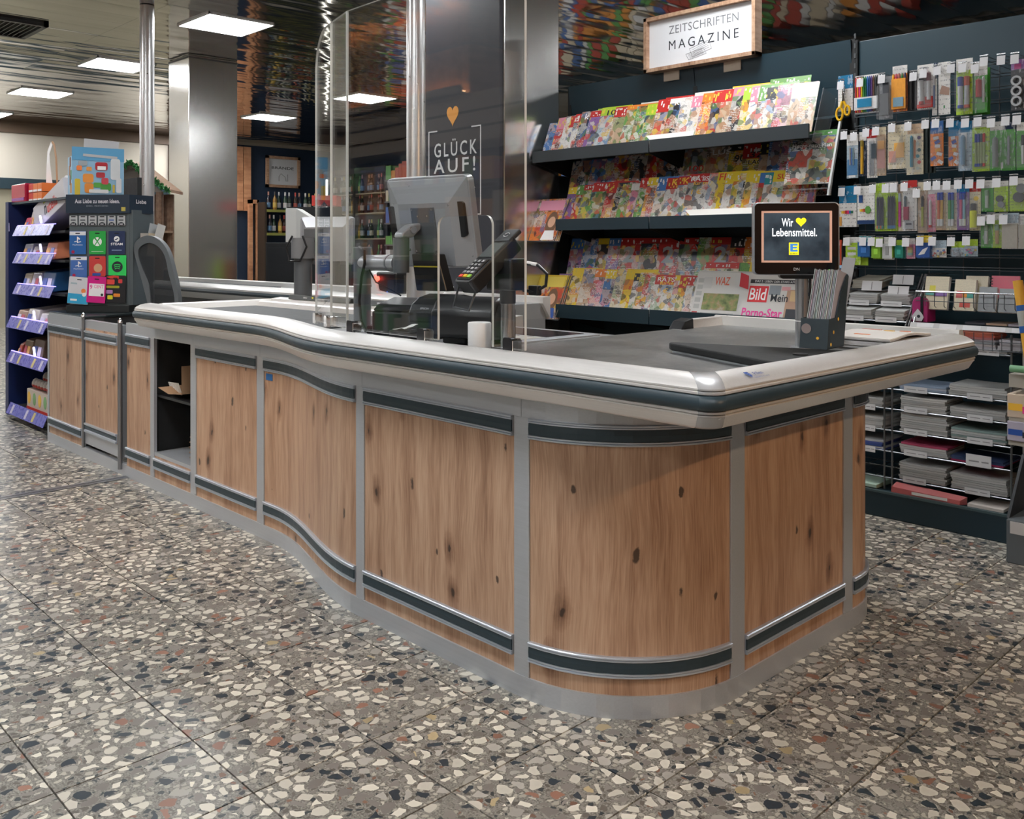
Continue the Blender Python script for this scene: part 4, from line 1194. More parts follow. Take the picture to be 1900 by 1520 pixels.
MB().box(ex - 0.011, -0.0383, ez - 0.009, ex - 0.003, -0.0378, ez + 0.0155).box(ex - 0.003, -0.0383, ez + 0.0095, ex + 0.011, -0.0378, ez + 0.0155).box(ex - 0.003, -0.0383, ez + 0.0005, ex + 0.009, -0.0378, ez + 0.006).box(ex - 0.003, -0.0383, ez - 0.009, ex + 0.011, -0.0378, ez - 0.003).build('logo_letter', SB, s1, local=True)
text('EDEKA', 'logo_lettering', INK, s1, (ex, -0.0384, ez - 0.0145), 0, width=0.022, height=0.0045, local=True, bold=0.02)
text('DN', 'maker_logo', P('print_grey', (0.5, 0.5, 0.5), 0.5), t, (dcx, -0.0375, dz0 + 0.018), 0, width=0.017, height=0.009, local=True, bold=0.01)
for q in range(5):
    MB().cyl((dcx + 0.058 + q * 0.0125, -0.0366, dz0 + 0.016), (dcx + 0.058 + q * 0.0125, -0.0374, dz0 + 0.016), 0.0016, n=8).build('indicator', P('led_green', (0.1, 0.6, 0.05), 0.4, emit=(0.25, 0.9, 0.1), es=1.5) if q == 3 else P('led_off', (0.18, 0.18, 0.18), 0.4), t, local=True)

# ---- leaflet holder
t = thing('leaflet_holder', 'dark slanted leaflet holder with yellow specks beside the customer screen', 'leaflet holder', (-1.285, 2.44, WZ + 0.031), math.radians(6))
HM = P('holder_card', (0.014, 0.028, 0.036), 0.5)
x0, x1 = -0.04, 0.04
side = [(-0.045, 0), (0.075, 0), (0.115, 0.20), (0.105, 0.205), (0.06, 0.16), (0.02, 0.085), (-0.032, 0.083)]
MB().prism_yz(side, x0, x0 + 0.003).build('side_panel', HM, t, local=True)
MB().prism_yz(side, x1 - 0.003, x1).build('side_panel', HM, t, local=True)
MB().hexa([(x0, -0.047, 0), (x1, -0.047, 0), (x1, -0.043, 0), (x0, -0.043, 0), (x0, -0.034, 0.083), (x1, -0.034, 0.083), (x1, -0.03, 0.083), (x0, -0.03, 0.083)]).build('front_panel', HM, t, local=True)
MB().hexa([(x0, 0.073, 0), (x1, 0.073, 0), (x1, 0.077, 0), (x0, 0.077, 0), (x0, 0.113, 0.2), (x1, 0.113, 0.2), (x1, 0.117, 0.2), (x0, 0.117, 0.2)]).build('back_panel', BLACK, t, local=True)
MB().box(x0, -0.045, 0, x1, 0.075, 0.003).build('bottom_panel', HM, t, local=True)
MB().prism_xz(circ(-0.022, 0.055, 0.014, 16), -0.0415, -0.0402).build('thumb_hole', P('thumb_rose', (0.25, 0.2, 0.19), 0.7), t, local=True)
for (y_, z_) in ((0.0, 0.045), (0.035, 0.08), (-0.02, 0.012)):
    MB().prism_yz(circ(y_, z_, 0.005, 10), x1, x1 + 0.0006).build('yellow_speck', YINK, t, local=True)
MB().prism_xz(circ(0.012, 0.03, 0.004, 10), -0.0455, -0.0438).build('yellow_speck', YINK, t, local=True)
R7 = random.Random(8)
OR_ = 'first second third fourth fifth sixth seventh eighth ninth tenth eleventh twelfth thirteenth fourteenth fifteenth sixteenth'.split()
lf = MB().prism_yz([(-0.036, 0.006), (0.06, 0.006), (0.128, 0.20), (0.05, 0.215)], -0.0009, 0.0009)
lme = lf.mesh('leaflet', OBJM)
base = Matrix.Translation((-1.285, 2.44, WZ + 0.031)) @ Matrix.Rotation(math.radians(6), 4, 'Z')
for q in range(16):
    o = link('leaflet', lme)
    o.matrix_world = base @ Matrix.Translation((-0.033 + q * 0.0044, R7.uniform(-.002, .002), R7.uniform(0, .006)))
    o['base'] = (0.35 + R7.random() * 0.1, 0.34 + R7.random() * 0.1, 0.42)
    tag(o, 'thin grey-violet leaflet in the dark holder, %s from the left' % OR_[q], 'leaflet', 'leaflets in the holder')
o = link('folded_leaflet', MB().hexa([(-0.006, -0.0006, 0.0), (0.03, -0.0006, 0.0), (0.03, 0.0006, 0.0), (-0.006, 0.0006, 0.0), (0.0, 0.06, 0.25), (0.036, 0.06, 0.25), (0.036, 0.0612, 0.25), (0.0, 0.0612, 0.25)]).mesh('folded_leaflet', P('grey_leaflet', (0.3, 0.3, 0.31), 0.6)))
o.matrix_world = base @ Matrix.Translation((0.0, 0.068, 0.005)) @ Matrix.Rotation(0.08, 4, 'Y')
tag(o, 'single tall grey leaflet leaning out of the holder to the right', 'leaflet')

# ---- pile of newspapers at the end of the bagging area
R8 = random.Random(21)
for q in range(9):
    z0 = WZ + 0.001 + q * 0.0042
    dx, dy, da = R8.uniform(-.006, .006), R8.uniform(-.008, .008), R8.uniform(-.02, .02)
    mb = MB(); vs_ = []; nx = 8
    for lay in (0, 0.0038):
        for i in range(nx + 1):
            u = i / nx
            bump = 0.0 if q < 7 else 0.010 * math.sin(PI * u) ** 2
            for v_ in (0, 1): vs_.append((-1.405 + 0.19 * v_, 2.74 + 0.30 * u, z0 + lay + bump))
    n2 = (nx + 1) * 2
    fs_ = []
    for i in range(nx):
        a = i * 2
        fs_ += [(a, a + 1, a + 3, a + 2), (n2 + a, n2 + a + 2, n2 + a + 3, n2 + a + 1), (a, a + 2, n2 + a + 2, n2 + a), (a + 1, n2 + a + 1, n2 + a + 3, a + 3)]
    fs_ += [(0, n2, n2 + 1, 1), (nx * 2, nx * 2 + 1, n2 + nx * 2 + 1, n2 + nx * 2)]
    mb.add([(x + dx, y + dy, z) for x, y, z in vs_], fs_)
    if q == 8:
        o = mb.build('leaflet_newspaper', P('fold_white', (0.75, 0.73, 0.7), 0.6), None)
        tag(o, 'top white advertising newspaper with orange print on the pile at the counter end', 'newspaper')
        for (a_, b_, m_, w_) in ((-1.33, 2.80, P('orange_print', (0.85, 0.2, 0.03), 0.5), 0.05), (-1.29, 2.90, YINK, 0.03), (-1.36, 2.93, P('pink_print', (0.7, 0.3, 0.25), 0.5), 0.06), (-1.27, 2.97, P('orange_print', (0.85, 0.2, 0.03), 0.5), 0.03)):
            zz = z0 + 0.0041 + 0.010 * math.sin(PI * (b_ - 2.74) / 0.30) ** 2
            MB().box(a_ - w_ / 2, b_ - 0.008, zz - 0.001, a_ + w_ / 2, b_ + 0.008, zz + 0.0009).build('print_patch', m_, o)
    else:
        o = mb.build('leaflet_newspaper', P('newsprint', (0.45, 0.44, 0.44), 0.8), None)
        tag(o, 'folded newspaper, %s from the bottom of the pile at the counter end' % OR_[q], 'newspaper', 'newspapers stacked on the bagging plate')

# ---- things in the open niche of the counter
R9 = random.Random(4)
for q in range(6):
    a = 0.05 * q
    mb = MB()
    w_, d_, h_ = 0.16, 0.26, 0.006
    mb.box(-w_ / 2, -d_ / 2, 0, w_ / 2, d_ / 2, h_)
    o = mb.build('paper_bag', KRAFT, None, bevel=0.002)
    o.matrix_world = Matrix.Translation((-4.245 - 0.012 * q, 2.10, 0.255 + 0.022 * q)) @ Matrix.Rotation(0.2 + 0.12 * q, 4, 'Z') @ Matrix.Rotation(math.radians(-42 + 3 * q), 4, 'Y') @ Matrix.Rotation(0.15, 4, 'X')
    ORIGIN[o.name] = o.matrix_world.translation.copy()
    tag(o, 'folded brown paper bag in the lower niche, %s from the bottom' % OR_[q], 'paper bag', 'paper bags in the lower niche')
mb = MB().add([(-0.07, -0.10, 0.0), (0.08, -0.10, 0.015), (0.08, 0.12, 0.015), (-0.07, 0.12, 0.0), (0.08, -0.10, 0.15), (0.08, 0.12, 0.15), (-0.12, -0.13, 0.03), (-0.12, 0.1, 0.03)],
              [(0, 1, 2, 3), (1, 4, 5, 2), (0, 3, 7, 6)])
o = mb.build('open_paper_bag', KRAFT, None); m_ = o.modifiers.new('thickness', 'SOLIDIFY'); m_.thickness = 0.0015
o.location = (-4.39, 2.03, 0.478); tag(o, 'opened brown paper bag on the upper niche shelf', 'paper bag')
for q in range(5):
    mb = MB().hexa([(-0.055, -0.11, 0.0), (0.055, -0.11, 0.0), (0.055, -0.108, 0.0), (-0.055, -0.108, 0.0), (-0.045, -0.04, 0.14), (0.045, -0.04, 0.14), (0.045, -0.038, 0.14), (-0.045, -0.038, 0.14)])
    o = mb.build('printed_carrier_bag', P('bag_print', (0.03, 0.032, 0.035), 0.3), None)
    o.matrix_world = Matrix.Translation((-4.215 + 0.012 * q, 2.10 + 0.012 * q, 0.468)) @ Matrix.Rotation(0.5 - 0.1 * q, 4, 'Z')
    tag(o, 'black carrier bag with white print on the niche shelf, %s from the front' % OR_[q], 'carrier bag', 'folded carrier bags on the niche shelf')
    zz = MB()
    for s_ in range(3):
        x_ = -0.03 + 0.025 * s_
        zz.hexa([(x_, -0.1, 0.015), (x_ + 0.006, -0.1, 0.015), (x_ + 0.006, -0.0995, 0.015), (x_, -0.0995, 0.015), (x_ + 0.012, -0.048, 0.12), (x_ + 0.018, -0.048, 0.12), (x_ + 0.018, -0.0475, 0.12), (x_ + 0.012, -0.0475, 0.12)])
    zz2 = MB(); zz2.v = [(a, b - 0.0035, c) for a, b, c in zz.v]; zz2.f = zz.f; zz2.m = zz.m
    zz2.build('white_print', WINK, o, local=True)
for q in range(7):
    mb = MB().hexa([(-0.004, -0.003, 0), (0.004, -0.003, 0), (0.004, 0.003, 0), (-0.004, 0.003, 0), (-0.012, -0.02, 0.06), (-0.004, -0.02, 0.06), (-0.004, -0.014, 0.06), (-0.012, -0.014, 0.06)])
    o = mb.build('receipt_slip', WPAPER, None); o.location = (-4.50 + 0.012 * q, 1.975 + 0.002 * q, 0.468)
    tag(o, 'white paper slip curling up at the niche edge', 'slip', 'paper slips in the niche')

# ---- positions measured from the photograph, in metres
MAG_ROWS = [('top shelf', 4.095, [(-3.999, 'b', 'y', 0.24), (-3.93, 'r', 'p', 0.27), (-3.867, 'w', 'y', 0.275), (-3.827, 'w', 'r', 0.27), (-3.791, 'w', 'r', 0.28), (-3.743, 'n', 'r', 0.29), (-3.67, 'v', 'r', 0.285), (-3.586, 's', 'l', 0.3), (-3.479, 't', 'r', 0.29), (-3.39, 'g', 'o', 0.29), (-3.316, 'g', 'w', 0.275), (-3.243, 'g', 'l', 0.28), (-3.171, 't', 'r', 0.3), (-3.087, 'k', 'w', 0.295), (-3.011, 'w', 'w', 0.29), (-2.937, 'w', 'p', 0.29), (-2.872, 'o', 'o', 0.3), (-2.804, 'k', 'r', 0.305), (-2.748, 't', 'r', 0.305), (-2.682, 'k', 'p', 0.31), (-2.618, 'y', 'l', 0.305), (-2.574, 'w', 'p', 0.3), (-2.525, 'w', 'g', 0.3), (-2.482, 'w', 'k', 0.28), (-2.422, 'p', 'r', 0.285), (-2.339, 't', 'c', 0.28)]), ('top shelf back row', 4.3, [(-3.756, 's', 'l', 0.22), (-3.421, 'g', 'w', 0.22), (-3.241, 'k', 'r', 0.23), (-3.041, 'c', 'w', 0.235), (-2.796, 'k', 'y', 0.24), (-2.568, 'l', 'g', 0.25)]), ('middle shelf', 4.095, [(-3.836, 'v', 'y', 0.25), (-3.769, 'r', 'g', 0.26), (-3.713, 'g', 'r', 0.26), (-3.644, 'g', 'r', 0.27), (-3.528, 'r', 'r', 0.27), (-3.454, 'k', 'r', 0.26), (-3.414, 'g', 'y', 0.25), (-3.347, 'p', 'w', 0.25), (-3.289, 'g', 'r', 0.28), (-3.235, 'o', 'y', 0.28), (-3.164, 'w', 'b', 0.28), (-3.101, 'w', 'r', 0.27), (-3.026, 'w', 'r', 0.275), (-2.958, 'w', 'r', 0.285), (-2.828, 'w', 'y', 0.28), (-2.774, 'y', 'y', 0.285), (-2.721, 'w', 'y', 0.28), (-2.673, 'y', 'y', 0.27), (-2.637, 'w', 'k', 0.27), (-2.599, 'y', 'y', 0.275), (-2.555, 'w', 'y', 0.27), (-2.518, 'r', 'b', 0.265), (-2.488, 'w', 'e', 0.26), (-2.442, 'w', 'y', 0.265), (-2.377, 'o', 'v', 0.25), (-2.29, 'r', 'r', 0.26)]), ('middle shelf back row', 4.28, [(-3.963, 'n', 'k', 0.3), (-3.805, 'b', 'n', 0.3), (-3.619, 'r', 'v', 0.31), (-3.486, 'k', 'b', 0.31), (-3.366, 'r', 'r', 0.31), (-3.28, 'k', 'r', 0.31), (-3.107, 's', 'w', 0.31), (-2.955, 't', 'r', 0.31), (-2.81, 'y', 'k', 0.31), (-2.723, 'y', 'r', 0.31), (-2.619, 't', 'k', 0.31), (-2.569, 'b', 'e', 0.31), (-2.494, 'p', 'k', 0.31), (-2.424, 'k', 'o', 0.31)]), ('bottom shelf', 4.095, [(-3.917, 'e', 'v', 0.24), (-3.809, 'y', 'y', 0.28), (-3.721, 't', 'y', 0.275), (-3.627, 'p', 'o', 0.275), (-3.544, 'b', 'y', 0.275), (-3.462, 'c', 'y', 0.28), (-3.39, 'y', 'y', 0.28), (-3.328, 'w', 'k', 0.255), (-3.289, 'y', 'y', 0.26), (-3.251, 'r', 'b', 0.25), (-3.213, 'w', 'e', 0.24), (-3.175, 'w', 'r', 0.25), (-3.043, 'w', 'y', 0.25), (-3.008, 'y', 'r', 0.25), (-2.958, 'w', 'r', 0.25), (-2.913, 'w', 'r', 0.24)]), ('bottom shelf back row', 4.28, [(-3.972, 'v', 'b', 0.3), (-3.863, 'b', 'v', 0.3), (-3.747, 'k', 'y', 0.3), (-3.661, 'v', 'b', 0.3), (-3.568, 'r', 'r', 0.3), (-3.413, 'k', 'r', 0.3), (-3.28, 'r', 'r', 0.3), (-3.136, 'k', 'r', 0.3), (-3.009, 'g', 'k', 0.3), (-2.927, 'r', 'r', 0.3), (-2.8, 'r', 'k', 0.3), (-2.71, 'y', 'o', 0.3)])]
PACKS = [(-2.089, -2.017, 1.838, 2.005, 4.15, 'scissors', 'w', 'B', 0.62, 'teal and white card with yellow-handled scissors, leftmost of the top hook row'), (-2.004, -1.891, 1.817, 1.993, 4.15, 'pens', 'w', 'w', 0.9, 'wide pack of rainbow felt pens on the top hook row'), (-1.891, -1.829, 1.778, 1.974, 4.15, 'clear', 'K', 'K', 0.9, 'clear plastic sharpener box pack beside the rainbow felt pens'), (-1.829, -1.763, 1.808, 2.014, 4.15, 'orange', 'o', 'w', 0.82, 'orange marker pack with rounded clear top on the top hook row'), (-1.718, -1.648, 1.806, 2.003, 4.15, 'marker', 'w', 'w', 0.5, 'white pack with a red-banded marker on the top hook row'), (-1.656, -1.635, 1.776, 2.005, 4.17, 'pens2', 'w', 'n', 0.7, 'narrow blue and white pen pack behind the white hand card'), (-1.627, -1.577, 1.774, 2.003, 4.15, 'sheet', 'w', 'w', 0.9, 'tall white card with a photo of a hand on the top hook row'), (-1.552, -1.485, 1.766, 2.005, 4.13, 'marker2', 'l', 'w', 0.79, 'lime green pack with blue and red whiteboard markers'), (-1.478, -1.426, 1.767, 1.985, 4.17, 'redmark', 'G', 'w', 0.72, 'green and clear pack with a red marker beside the lime pack'), (-1.334, -1.282, 1.763, 1.971, 4.17, 'tape', 'k', 'v', 0.8, 'black card with three silver tape rolls at the right edge'), (-2.046, -1.991, 1.52, 1.724, 4.15, 'pens3', 's', 'w', 0.75, 'grey and blue pen pack, leftmost of the second hook row'), (-1.989, -1.953, 1.527, 1.732, 4.15, 'yellowpen', 'n', 'w', 0.8, 'narrow pack with one long yellow pencil on the second row'), (-1.95, -1.902, 1.517, 1.74, 4.15, 'lead', 'w', 'r', 0.82, 'white pack with grey leads and red header on the second row'), (-1.907, -1.861, 1.525, 1.746, 4.15, 'pinkpen', 't', 'c', 0.85, 'narrow peach geometry pen pack on the second row'), (-1.852, -1.762, 1.551, 1.749, 4.13, 'sheet', 'c', 'c', 0.9, 'large cream set-square pack with orange pattern on the second row'), (-1.766, -1.692, 1.521, 1.746, 4.15, 'bluepen', 'c', 't', 0.8, 'pack with a turquoise pen and round stickers on the second row'), (-1.661, -1.606, 1.554, 1.749, 4.13, 'zig', 'o', 'b', 0.72, 'thick stack of orange and white zigzag cartridge packs'), (-1.586, -1.543, 1.549, 1.744, 4.15, 'zig', 'o', 'B', 0.66, 'blue pack with orange and white zigzag print beside the cartridge stack'), (-1.543, -1.484, 1.525, 1.737, 4.15, 'corr', 's', 'B', 0.78, 'pale blue correction pen pack on the second row'), (-1.488, -1.417, 1.519, 1.738, 4.15, 'pens4', 'l', 'w', 0.85, 'lime pack of four clear ballpoint pens with coloured caps'), (-1.415, -1.36, 1.518, 1.723, 4.15, 'fatpen', 'G', 'w', 0.82, 'green pack with one thick grey marker'), (-1.367, -1.317, 1.516, 1.716, 4.17, 'thinpen', 'G', 'n', 0.85, 'dark green pack with a slim silver pen'), (-1.313, -1.262, 1.516, 1.711, 4.15, 'thinpen2', 'G', 'w', 0.82, 'bright green pack with a black and white pen at the picture edge'), (-2.084, -1.999, 1.293, 1.485, 4.15, 'crayon', 'w', 'B', 0.58, 'teal and white crayon box, leftmost of the third hook row'), (-1.994, -1.912, 1.305, 1.481, 4.15, 'crayon2', 'w', 'w', 0.8, 'white coloured-pencil box with a rainbow eye picture on the third row'), (-1.909, -1.859, 1.271, 1.49, 4.15, 'pencils', 'l', 'l', 0.8, 'lime pack of dark pencils with orange and teal ends'), (-1.859, -1.805, 1.271, 1.493, 4.15, 'pencils2', 'l', 'w', 0.78, 'lime and white pack of dark pencils with blue ends'), (-1.809, -1.782, 1.27, 1.482, 4.16, 'pinkpen2', 'c', 't', 0.8, 'narrow pack with a pink checked pen on the third row'), (-1.783, -1.72, 1.27, 1.496, 4.15, 'nail', 'w', 'r', 0.85, 'white card with a small red bottle pen and red header'), (-1.718, -1.673, 1.262, 1.486, 4.15, 'thinpen3', 't', 'c', 0.82, 'beige pack with a thin lime highlighter on the third row'), (-1.678, -1.641, 1.266, 1.467, 4.15, 'whitepen', 'p', 'w', 0.82, 'pink printed pack with a white ballpoint pen'), (-1.641, -1.597, 1.273, 1.47, 4.15, 'twopen', 't', 'w', 0.82, 'pack with a pink and orange blue-capped fineliner'), (-1.597, -1.55, 1.272, 1.468, 4.15, 'twopen2', 'c', 'w', 0.82, 'pack with a green and teal blue-capped fineliner'), (-1.55, -1.499, 1.272, 1.468, 4.15, 'twopen3', 'v', 'B', 0.82, 'violet pack with pink and light blue erasable pens'), (-1.499, -1.454, 1.269, 1.475, 4.15, 'highl', 'c', 'r', 0.8, 'pack with a fat neon yellow highlighter'), (-1.451, -1.404, 1.348, 1.48, 4.16, 'tube', 'G', 'w', 0.75, 'green and clear pack with a glue tube'), (-1.4, -1.344, 1.346, 1.474, 4.15, 'corrector', 'l', 'w', 0.82, 'lime pack with a small grey correction roller'), (-1.34, -1.259, 1.346, 1.483, 4.14, 'corrector2', 'l', 'w', 0.82, 'lime pack with a large grey double correction roller'), (-1.454, -1.406, 1.195, 1.336, 4.15, 'tube2', 'G', 'w', 0.8, 'green pack with a white glue pen below the third row'), (-1.406, -1.369, 1.195, 1.34, 4.15, 'tube3', 'l', 'w', 0.8, 'light green pack with an orange tipped compass'), (-1.369, -1.304, 1.191, 1.34, 4.14, 'sheet', 'w', 's', 0.72, 'clear bag of blank beige cards with blue header'), (-1.304, -1.259, 1.191, 1.334, 4.14, 'sheet', 'w', 'w', 0.8, 'white card pack at the right edge below the third row'), (-2.116, -2.073, 1.08, 1.233, 4.16, 'redframe', 'K', 'r', 0.8, 'red edged dark pack right of the customer screen'), (-2.052, -1.979, 1.115, 1.245, 4.13, 'label', 'l', 'w', 0.8, 'lime and white label pack, leftmost large one of the fourth row'), (-1.986, -1.922, 1.15, 1.25, 4.15, 'boxb', 'B', 'e', 0.7, 'blue boxed pack of cartridges on the fourth row'), (-1.922, -1.876, 1.143, 1.244, 4.15, 'boxg', 'l', 'l', 0.8, 'small lime blister with a sharpener on the fourth row'), (-1.871, -1.822, 1.141, 1.244, 4.15, 'boxw', 'w', 'w', 0.7, 'white box with lime side on the fourth row'), (-1.814, -1.773, 1.147, 1.231, 4.15, 'boxe', 'e', 'l', 0.7, 'teal and green boxed pack on the fourth row'), (-1.768, -1.73, 1.147, 1.238, 4.15, 'eras', 'p', 'w', 0.7, 'small pack with a rainbow eraser on the fourth row'), (-1.718, -1.652, 1.148, 1.25, 4.15, 'boxn', 'b', 'y', 0.78, 'blue pack with a yellow stripe and white shapes on the fourth row'), (-1.652, -1.593, 1.153, 1.228, 4.15, 'pins', 'w', 's', 0.55, 'pack of multicoloured drawing pins on the fourth row'), (-1.572, -1.519, 1.158, 1.223, 4.15, 'clips', 's', 'l', 0.6, 'lime topped pack of silver paper clips on the fourth row'), (-1.519, -1.464, 1.159, 1.232, 4.15, 'clips2', 's', 'l', 0.6, 'lime topped pack of coloured clips, rightmost of the fourth row')]
HOOKS = [(-2.061, 1.976), (-1.967, 1.976), (-1.866, 1.98), (-1.723, 1.972), (-1.68, 1.979), (-1.62, 1.984), (-1.562, 1.985), (-1.515, 1.981), (-1.465, 1.971), (-1.429, 1.996), (-1.362, 1.992), (-1.31, 1.989), (-2.045, 1.74), (-1.998, 1.731), (-1.939, 1.743), (-1.893, 1.746), (-1.819, 1.754), (-1.746, 1.754), (-1.671, 1.756), (-1.627, 1.756), (-1.566, 1.752), (-1.504, 1.746), (-1.454, 1.746), (-1.401, 1.736), (-1.345, 1.739), (-1.302, 1.739), (-2.056, 1.477), (-1.98, 1.481), (-1.908, 1.485), (-1.848, 1.484), (-1.812, 1.485), (-1.763, 1.487), (-1.709, 1.456), (-1.662, 1.487), (-1.623, 1.487), (-1.58, 1.485), (-1.533, 1.487), (-1.487, 1.487), (-1.442, 1.485), (-1.38, 1.486), (-1.314, 1.491), (-1.44, 1.329), (-1.401, 1.335), (-1.353, 1.333), (-2.032, 1.245), (-1.954, 1.245), (-1.913, 1.244), (-1.876, 1.239), (-1.816, 1.243), (-1.756, 1.241), (-1.694, 1.245), (-1.641, 1.245), (-1.562, 1.242), (-1.5, 1.246)]

# ================================================================ SIDE CABINET AND SWING GATE (left of the counter)
sc_ = thing('side_cabinet', 'low oak-panelled cabinet at the far left carrying the gift card display', 'cabinet', (-5.75, 2.1, 0))
a0, a1, a2 = sx(-6.12), sx(-6.095), sx(-5.535); a3 = sx(-5.505)
post(sc_, a0, a1, 0.0, 0.78); post(sc_, a2, a3, PLZ, 0.78)
panel(sc_, a1 + 0.001, a2 - 0.001, PLZ, 0.73)
rail(sc_, 'upper_rail', a1 + 0.002, a2 - 0.003, 0.675, 0.728); rail(sc_, 'lower_rail', a1 + 0.002, a2 - 0.003, L0, L1)
slab(MB(), a1, a3, 0.0, PLZ, -0.02, 0.0055).build('plinth', STEEL, sc_)
slab(MB(), a1, a2, 0.73, 0.795, -0.012, 0.0045).build('fascia', STEEL, sc_)
CP_ = [(-6.115, 1.922), (-5.508, 1.922), (-5.508, 2.02), (-5.70, 2.40), (-6.115, 2.5)]
MB().prism(CP_, 0.06, 0.79).build('carcass', cm, sc_)
MB().prism([(-6.12, 1.913), (-5.505, 1.913), (-5.505, 2.03), (-5.69, 2.42), (-6.12, 2.51)], 0.79, 0.803).build('top_board', P('dark_top', (0.016, 0.026, 0.03), 0.35), sc_, bevel=0.003)

sg = thing('swing_gate', 'oak-panelled swing gate between the side cabinet and the counter', 'gate', (-5.2, 1.95, 0))
g0, g1 = sx(-5.475), sx(-4.955)
GZ0, GZ1 = 0.085, 0.785
slab(MB(), g0, g1, GZ0, GZ1, -0.03, 0.004).build('door_leaf', STEEL, sg)
w0, w1 = g0 + 0.012, g1 - 0.045
MB().sweep(BP.sub(w0, w1), [(0.0035, 0.15), (0.006, 0.15), (0.006, 0.74), (0.0035, 0.74)]).build('wood_panel', OAK, sg)


def rail2(parent, name, a, b, z0, z1, lift):
    m = (z0 + z1) / 2
    r = MB().sweep(BP.sub(a, b), [(lift, z0), (lift + 0.012, z0), (lift + 0.012, z0 + 0.01), (lift + 0.006, z0 + 0.012), (lift + 0.006, z1 - 0.012), (lift + 0.012, z1 - 0.01), (lift + 0.012, z1), (lift, z1)]).build(name, RAILAL, parent)
    MB().sweep(BP.sub(a + 0.001, b - 0.001), [(lift + 0.005, z0 + 0.0122), (lift + 0.01, m), (lift + 0.005, z1 - 0.0122)]).build('rubber_insert', RUBBER, r)


rail2(sg, 'upper_rail', w0, w1, 0.675, 0.728, 0.005); rail2(sg, 'lower_rail', w0, w1, 0.155, 0.205, 0.005)
for s0, z1_ in ((g0 - 0.016, 0.80), (g1 + 0.004, 0.80)):
    p_ = BP.at(s0 + 0.006)
    hz = MB().cyl((p_.x, p_.y - 0.012, 0.03 if s0 > g0 else 0.06), (p_.x, p_.y - 0.012, z1_), 0.012 if s0 > g0 else 0.008, n=14).build('hinge_tube', P('hinge_steel', (0.3, 0.31, 0.33), 0.3, 0.8), sg, smooth=True)
    MB().lathe([(0.013, z1_), (0.012, z1_ + 0.008), (0.006, z1_ + 0.02), (0.001, z1_ + 0.026)], p_.x, p_.y - 0.012, n=12).build('hinge_cap', CHROME, hz, smooth=True)
# threshold under the gate belongs to the counter base
slab(MB(), a3, S_A, 0.0, 0.06, -0.02, 0.0055).build('threshold', STEEL, sg)
# lintel strip over the gate

# ================================================================ WALL GONDOLA WITH MAGAZINES
PAL = dict(r=(0.58, 0.04, 0.035), p=(0.72, 0.26, 0.36), y=(0.85, 0.62, 0.04), g=(0.16, 0.36, 0.09), b=(0.07, 0.2, 0.5), n=(0.015, 0.035, 0.09),
           w=(0.78, 0.76, 0.73), k=(0.03, 0.03, 0.035), o=(0.8, 0.23, 0.04), v=(0.28, 0.14, 0.38), t=(0.56, 0.4, 0.27), c=(0.72, 0.64, 0.46),
           s=(0.4, 0.5, 0.58), l=(0.42, 0.62, 0.05), e=(0.03, 0.3, 0.33), G=(0.08, 0.36, 0.05), B=(0.01, 0.18, 0.36), K=(0.25, 0.27, 0.29))
CN = dict(r='red', p='pink', y='yellow', g='green', b='blue', n='navy', w='white', k='black', o='orange', v='violet', t='tan', c='cream', s='silver-blue', l='lime', e='teal')
ORD = ['first', 'second', 'third', 'fourth', 'fifth', 'sixth', 'seventh', 'eighth', 'ninth', 'tenth', 'eleventh', 'twelfth', 'thirteenth', 'fourteenth', 'fifteenth', 'sixteenth',
       'seventeenth', 'eighteenth', 'nineteenth', 'twentieth', 'twenty-first', 'twenty-second', 'twenty-third', 'twenty-fourth', 'twenty-fifth', 'twenty-sixth', 'twenty-seventh', 'twenty-eighth']

GY = 4.50            # front of the back panels
secs = [(-4.12, -3.135), (-3.135, -2.185)]
NAVL = P('shelf_lip', (0.05, 0.062, 0.07), 0.35, 0.3)
mr = thing('magazine_rack', 'dark navy magazine rack with three sloping shelves behind the checkout', 'rack', (-3.15, 4.3, 0))
for x0, x1 in secs:
    MB().box(x0 + 0.003, GY, 0.12, x1 - 0.003, GY + 0.03, 2.245).build('back_panel', NAVY, mr, bevel=0.002)
    MB().hexa([(x0 + 0.003, GY - 0.001, 2.02), (x1 - 0.003, GY - 0.001, 2.02), (x1 - 0.003, GY, 2.02), (x0 + 0.003, GY, 2.02), (x0 + 0.003, GY - 0.03, 2.245), (x1 - 0.003, GY - 0.03, 2.245), (x1 - 0.003, GY, 2.245), (x0 + 0.003, GY, 2.245)]).build('header_panel', NAVY, mr)
    MB().box(x0, 4.06, 0.0, x1, GY + 0.02, 0.12).build('base', NAVY, mr, bevel=0.004)
for x in (-4.12, -3.135, -2.185):
    MB().box(x - 0.014, GY - 0.015, 0.1, x + 0.014, GY + 0.035, 2.25).build('upright', MATTE, mr)
MB().box(-4.135, 4.12, 0.1, -4.12, GY + 0.03, 1.66).build('end_panel', P('end_panel_grey', (0.05, 0.06, 0.065), 0.45), mr)
shelf_z = [(1.715, 1.785), (1.298, 1.366), (0.775, 0.858)]
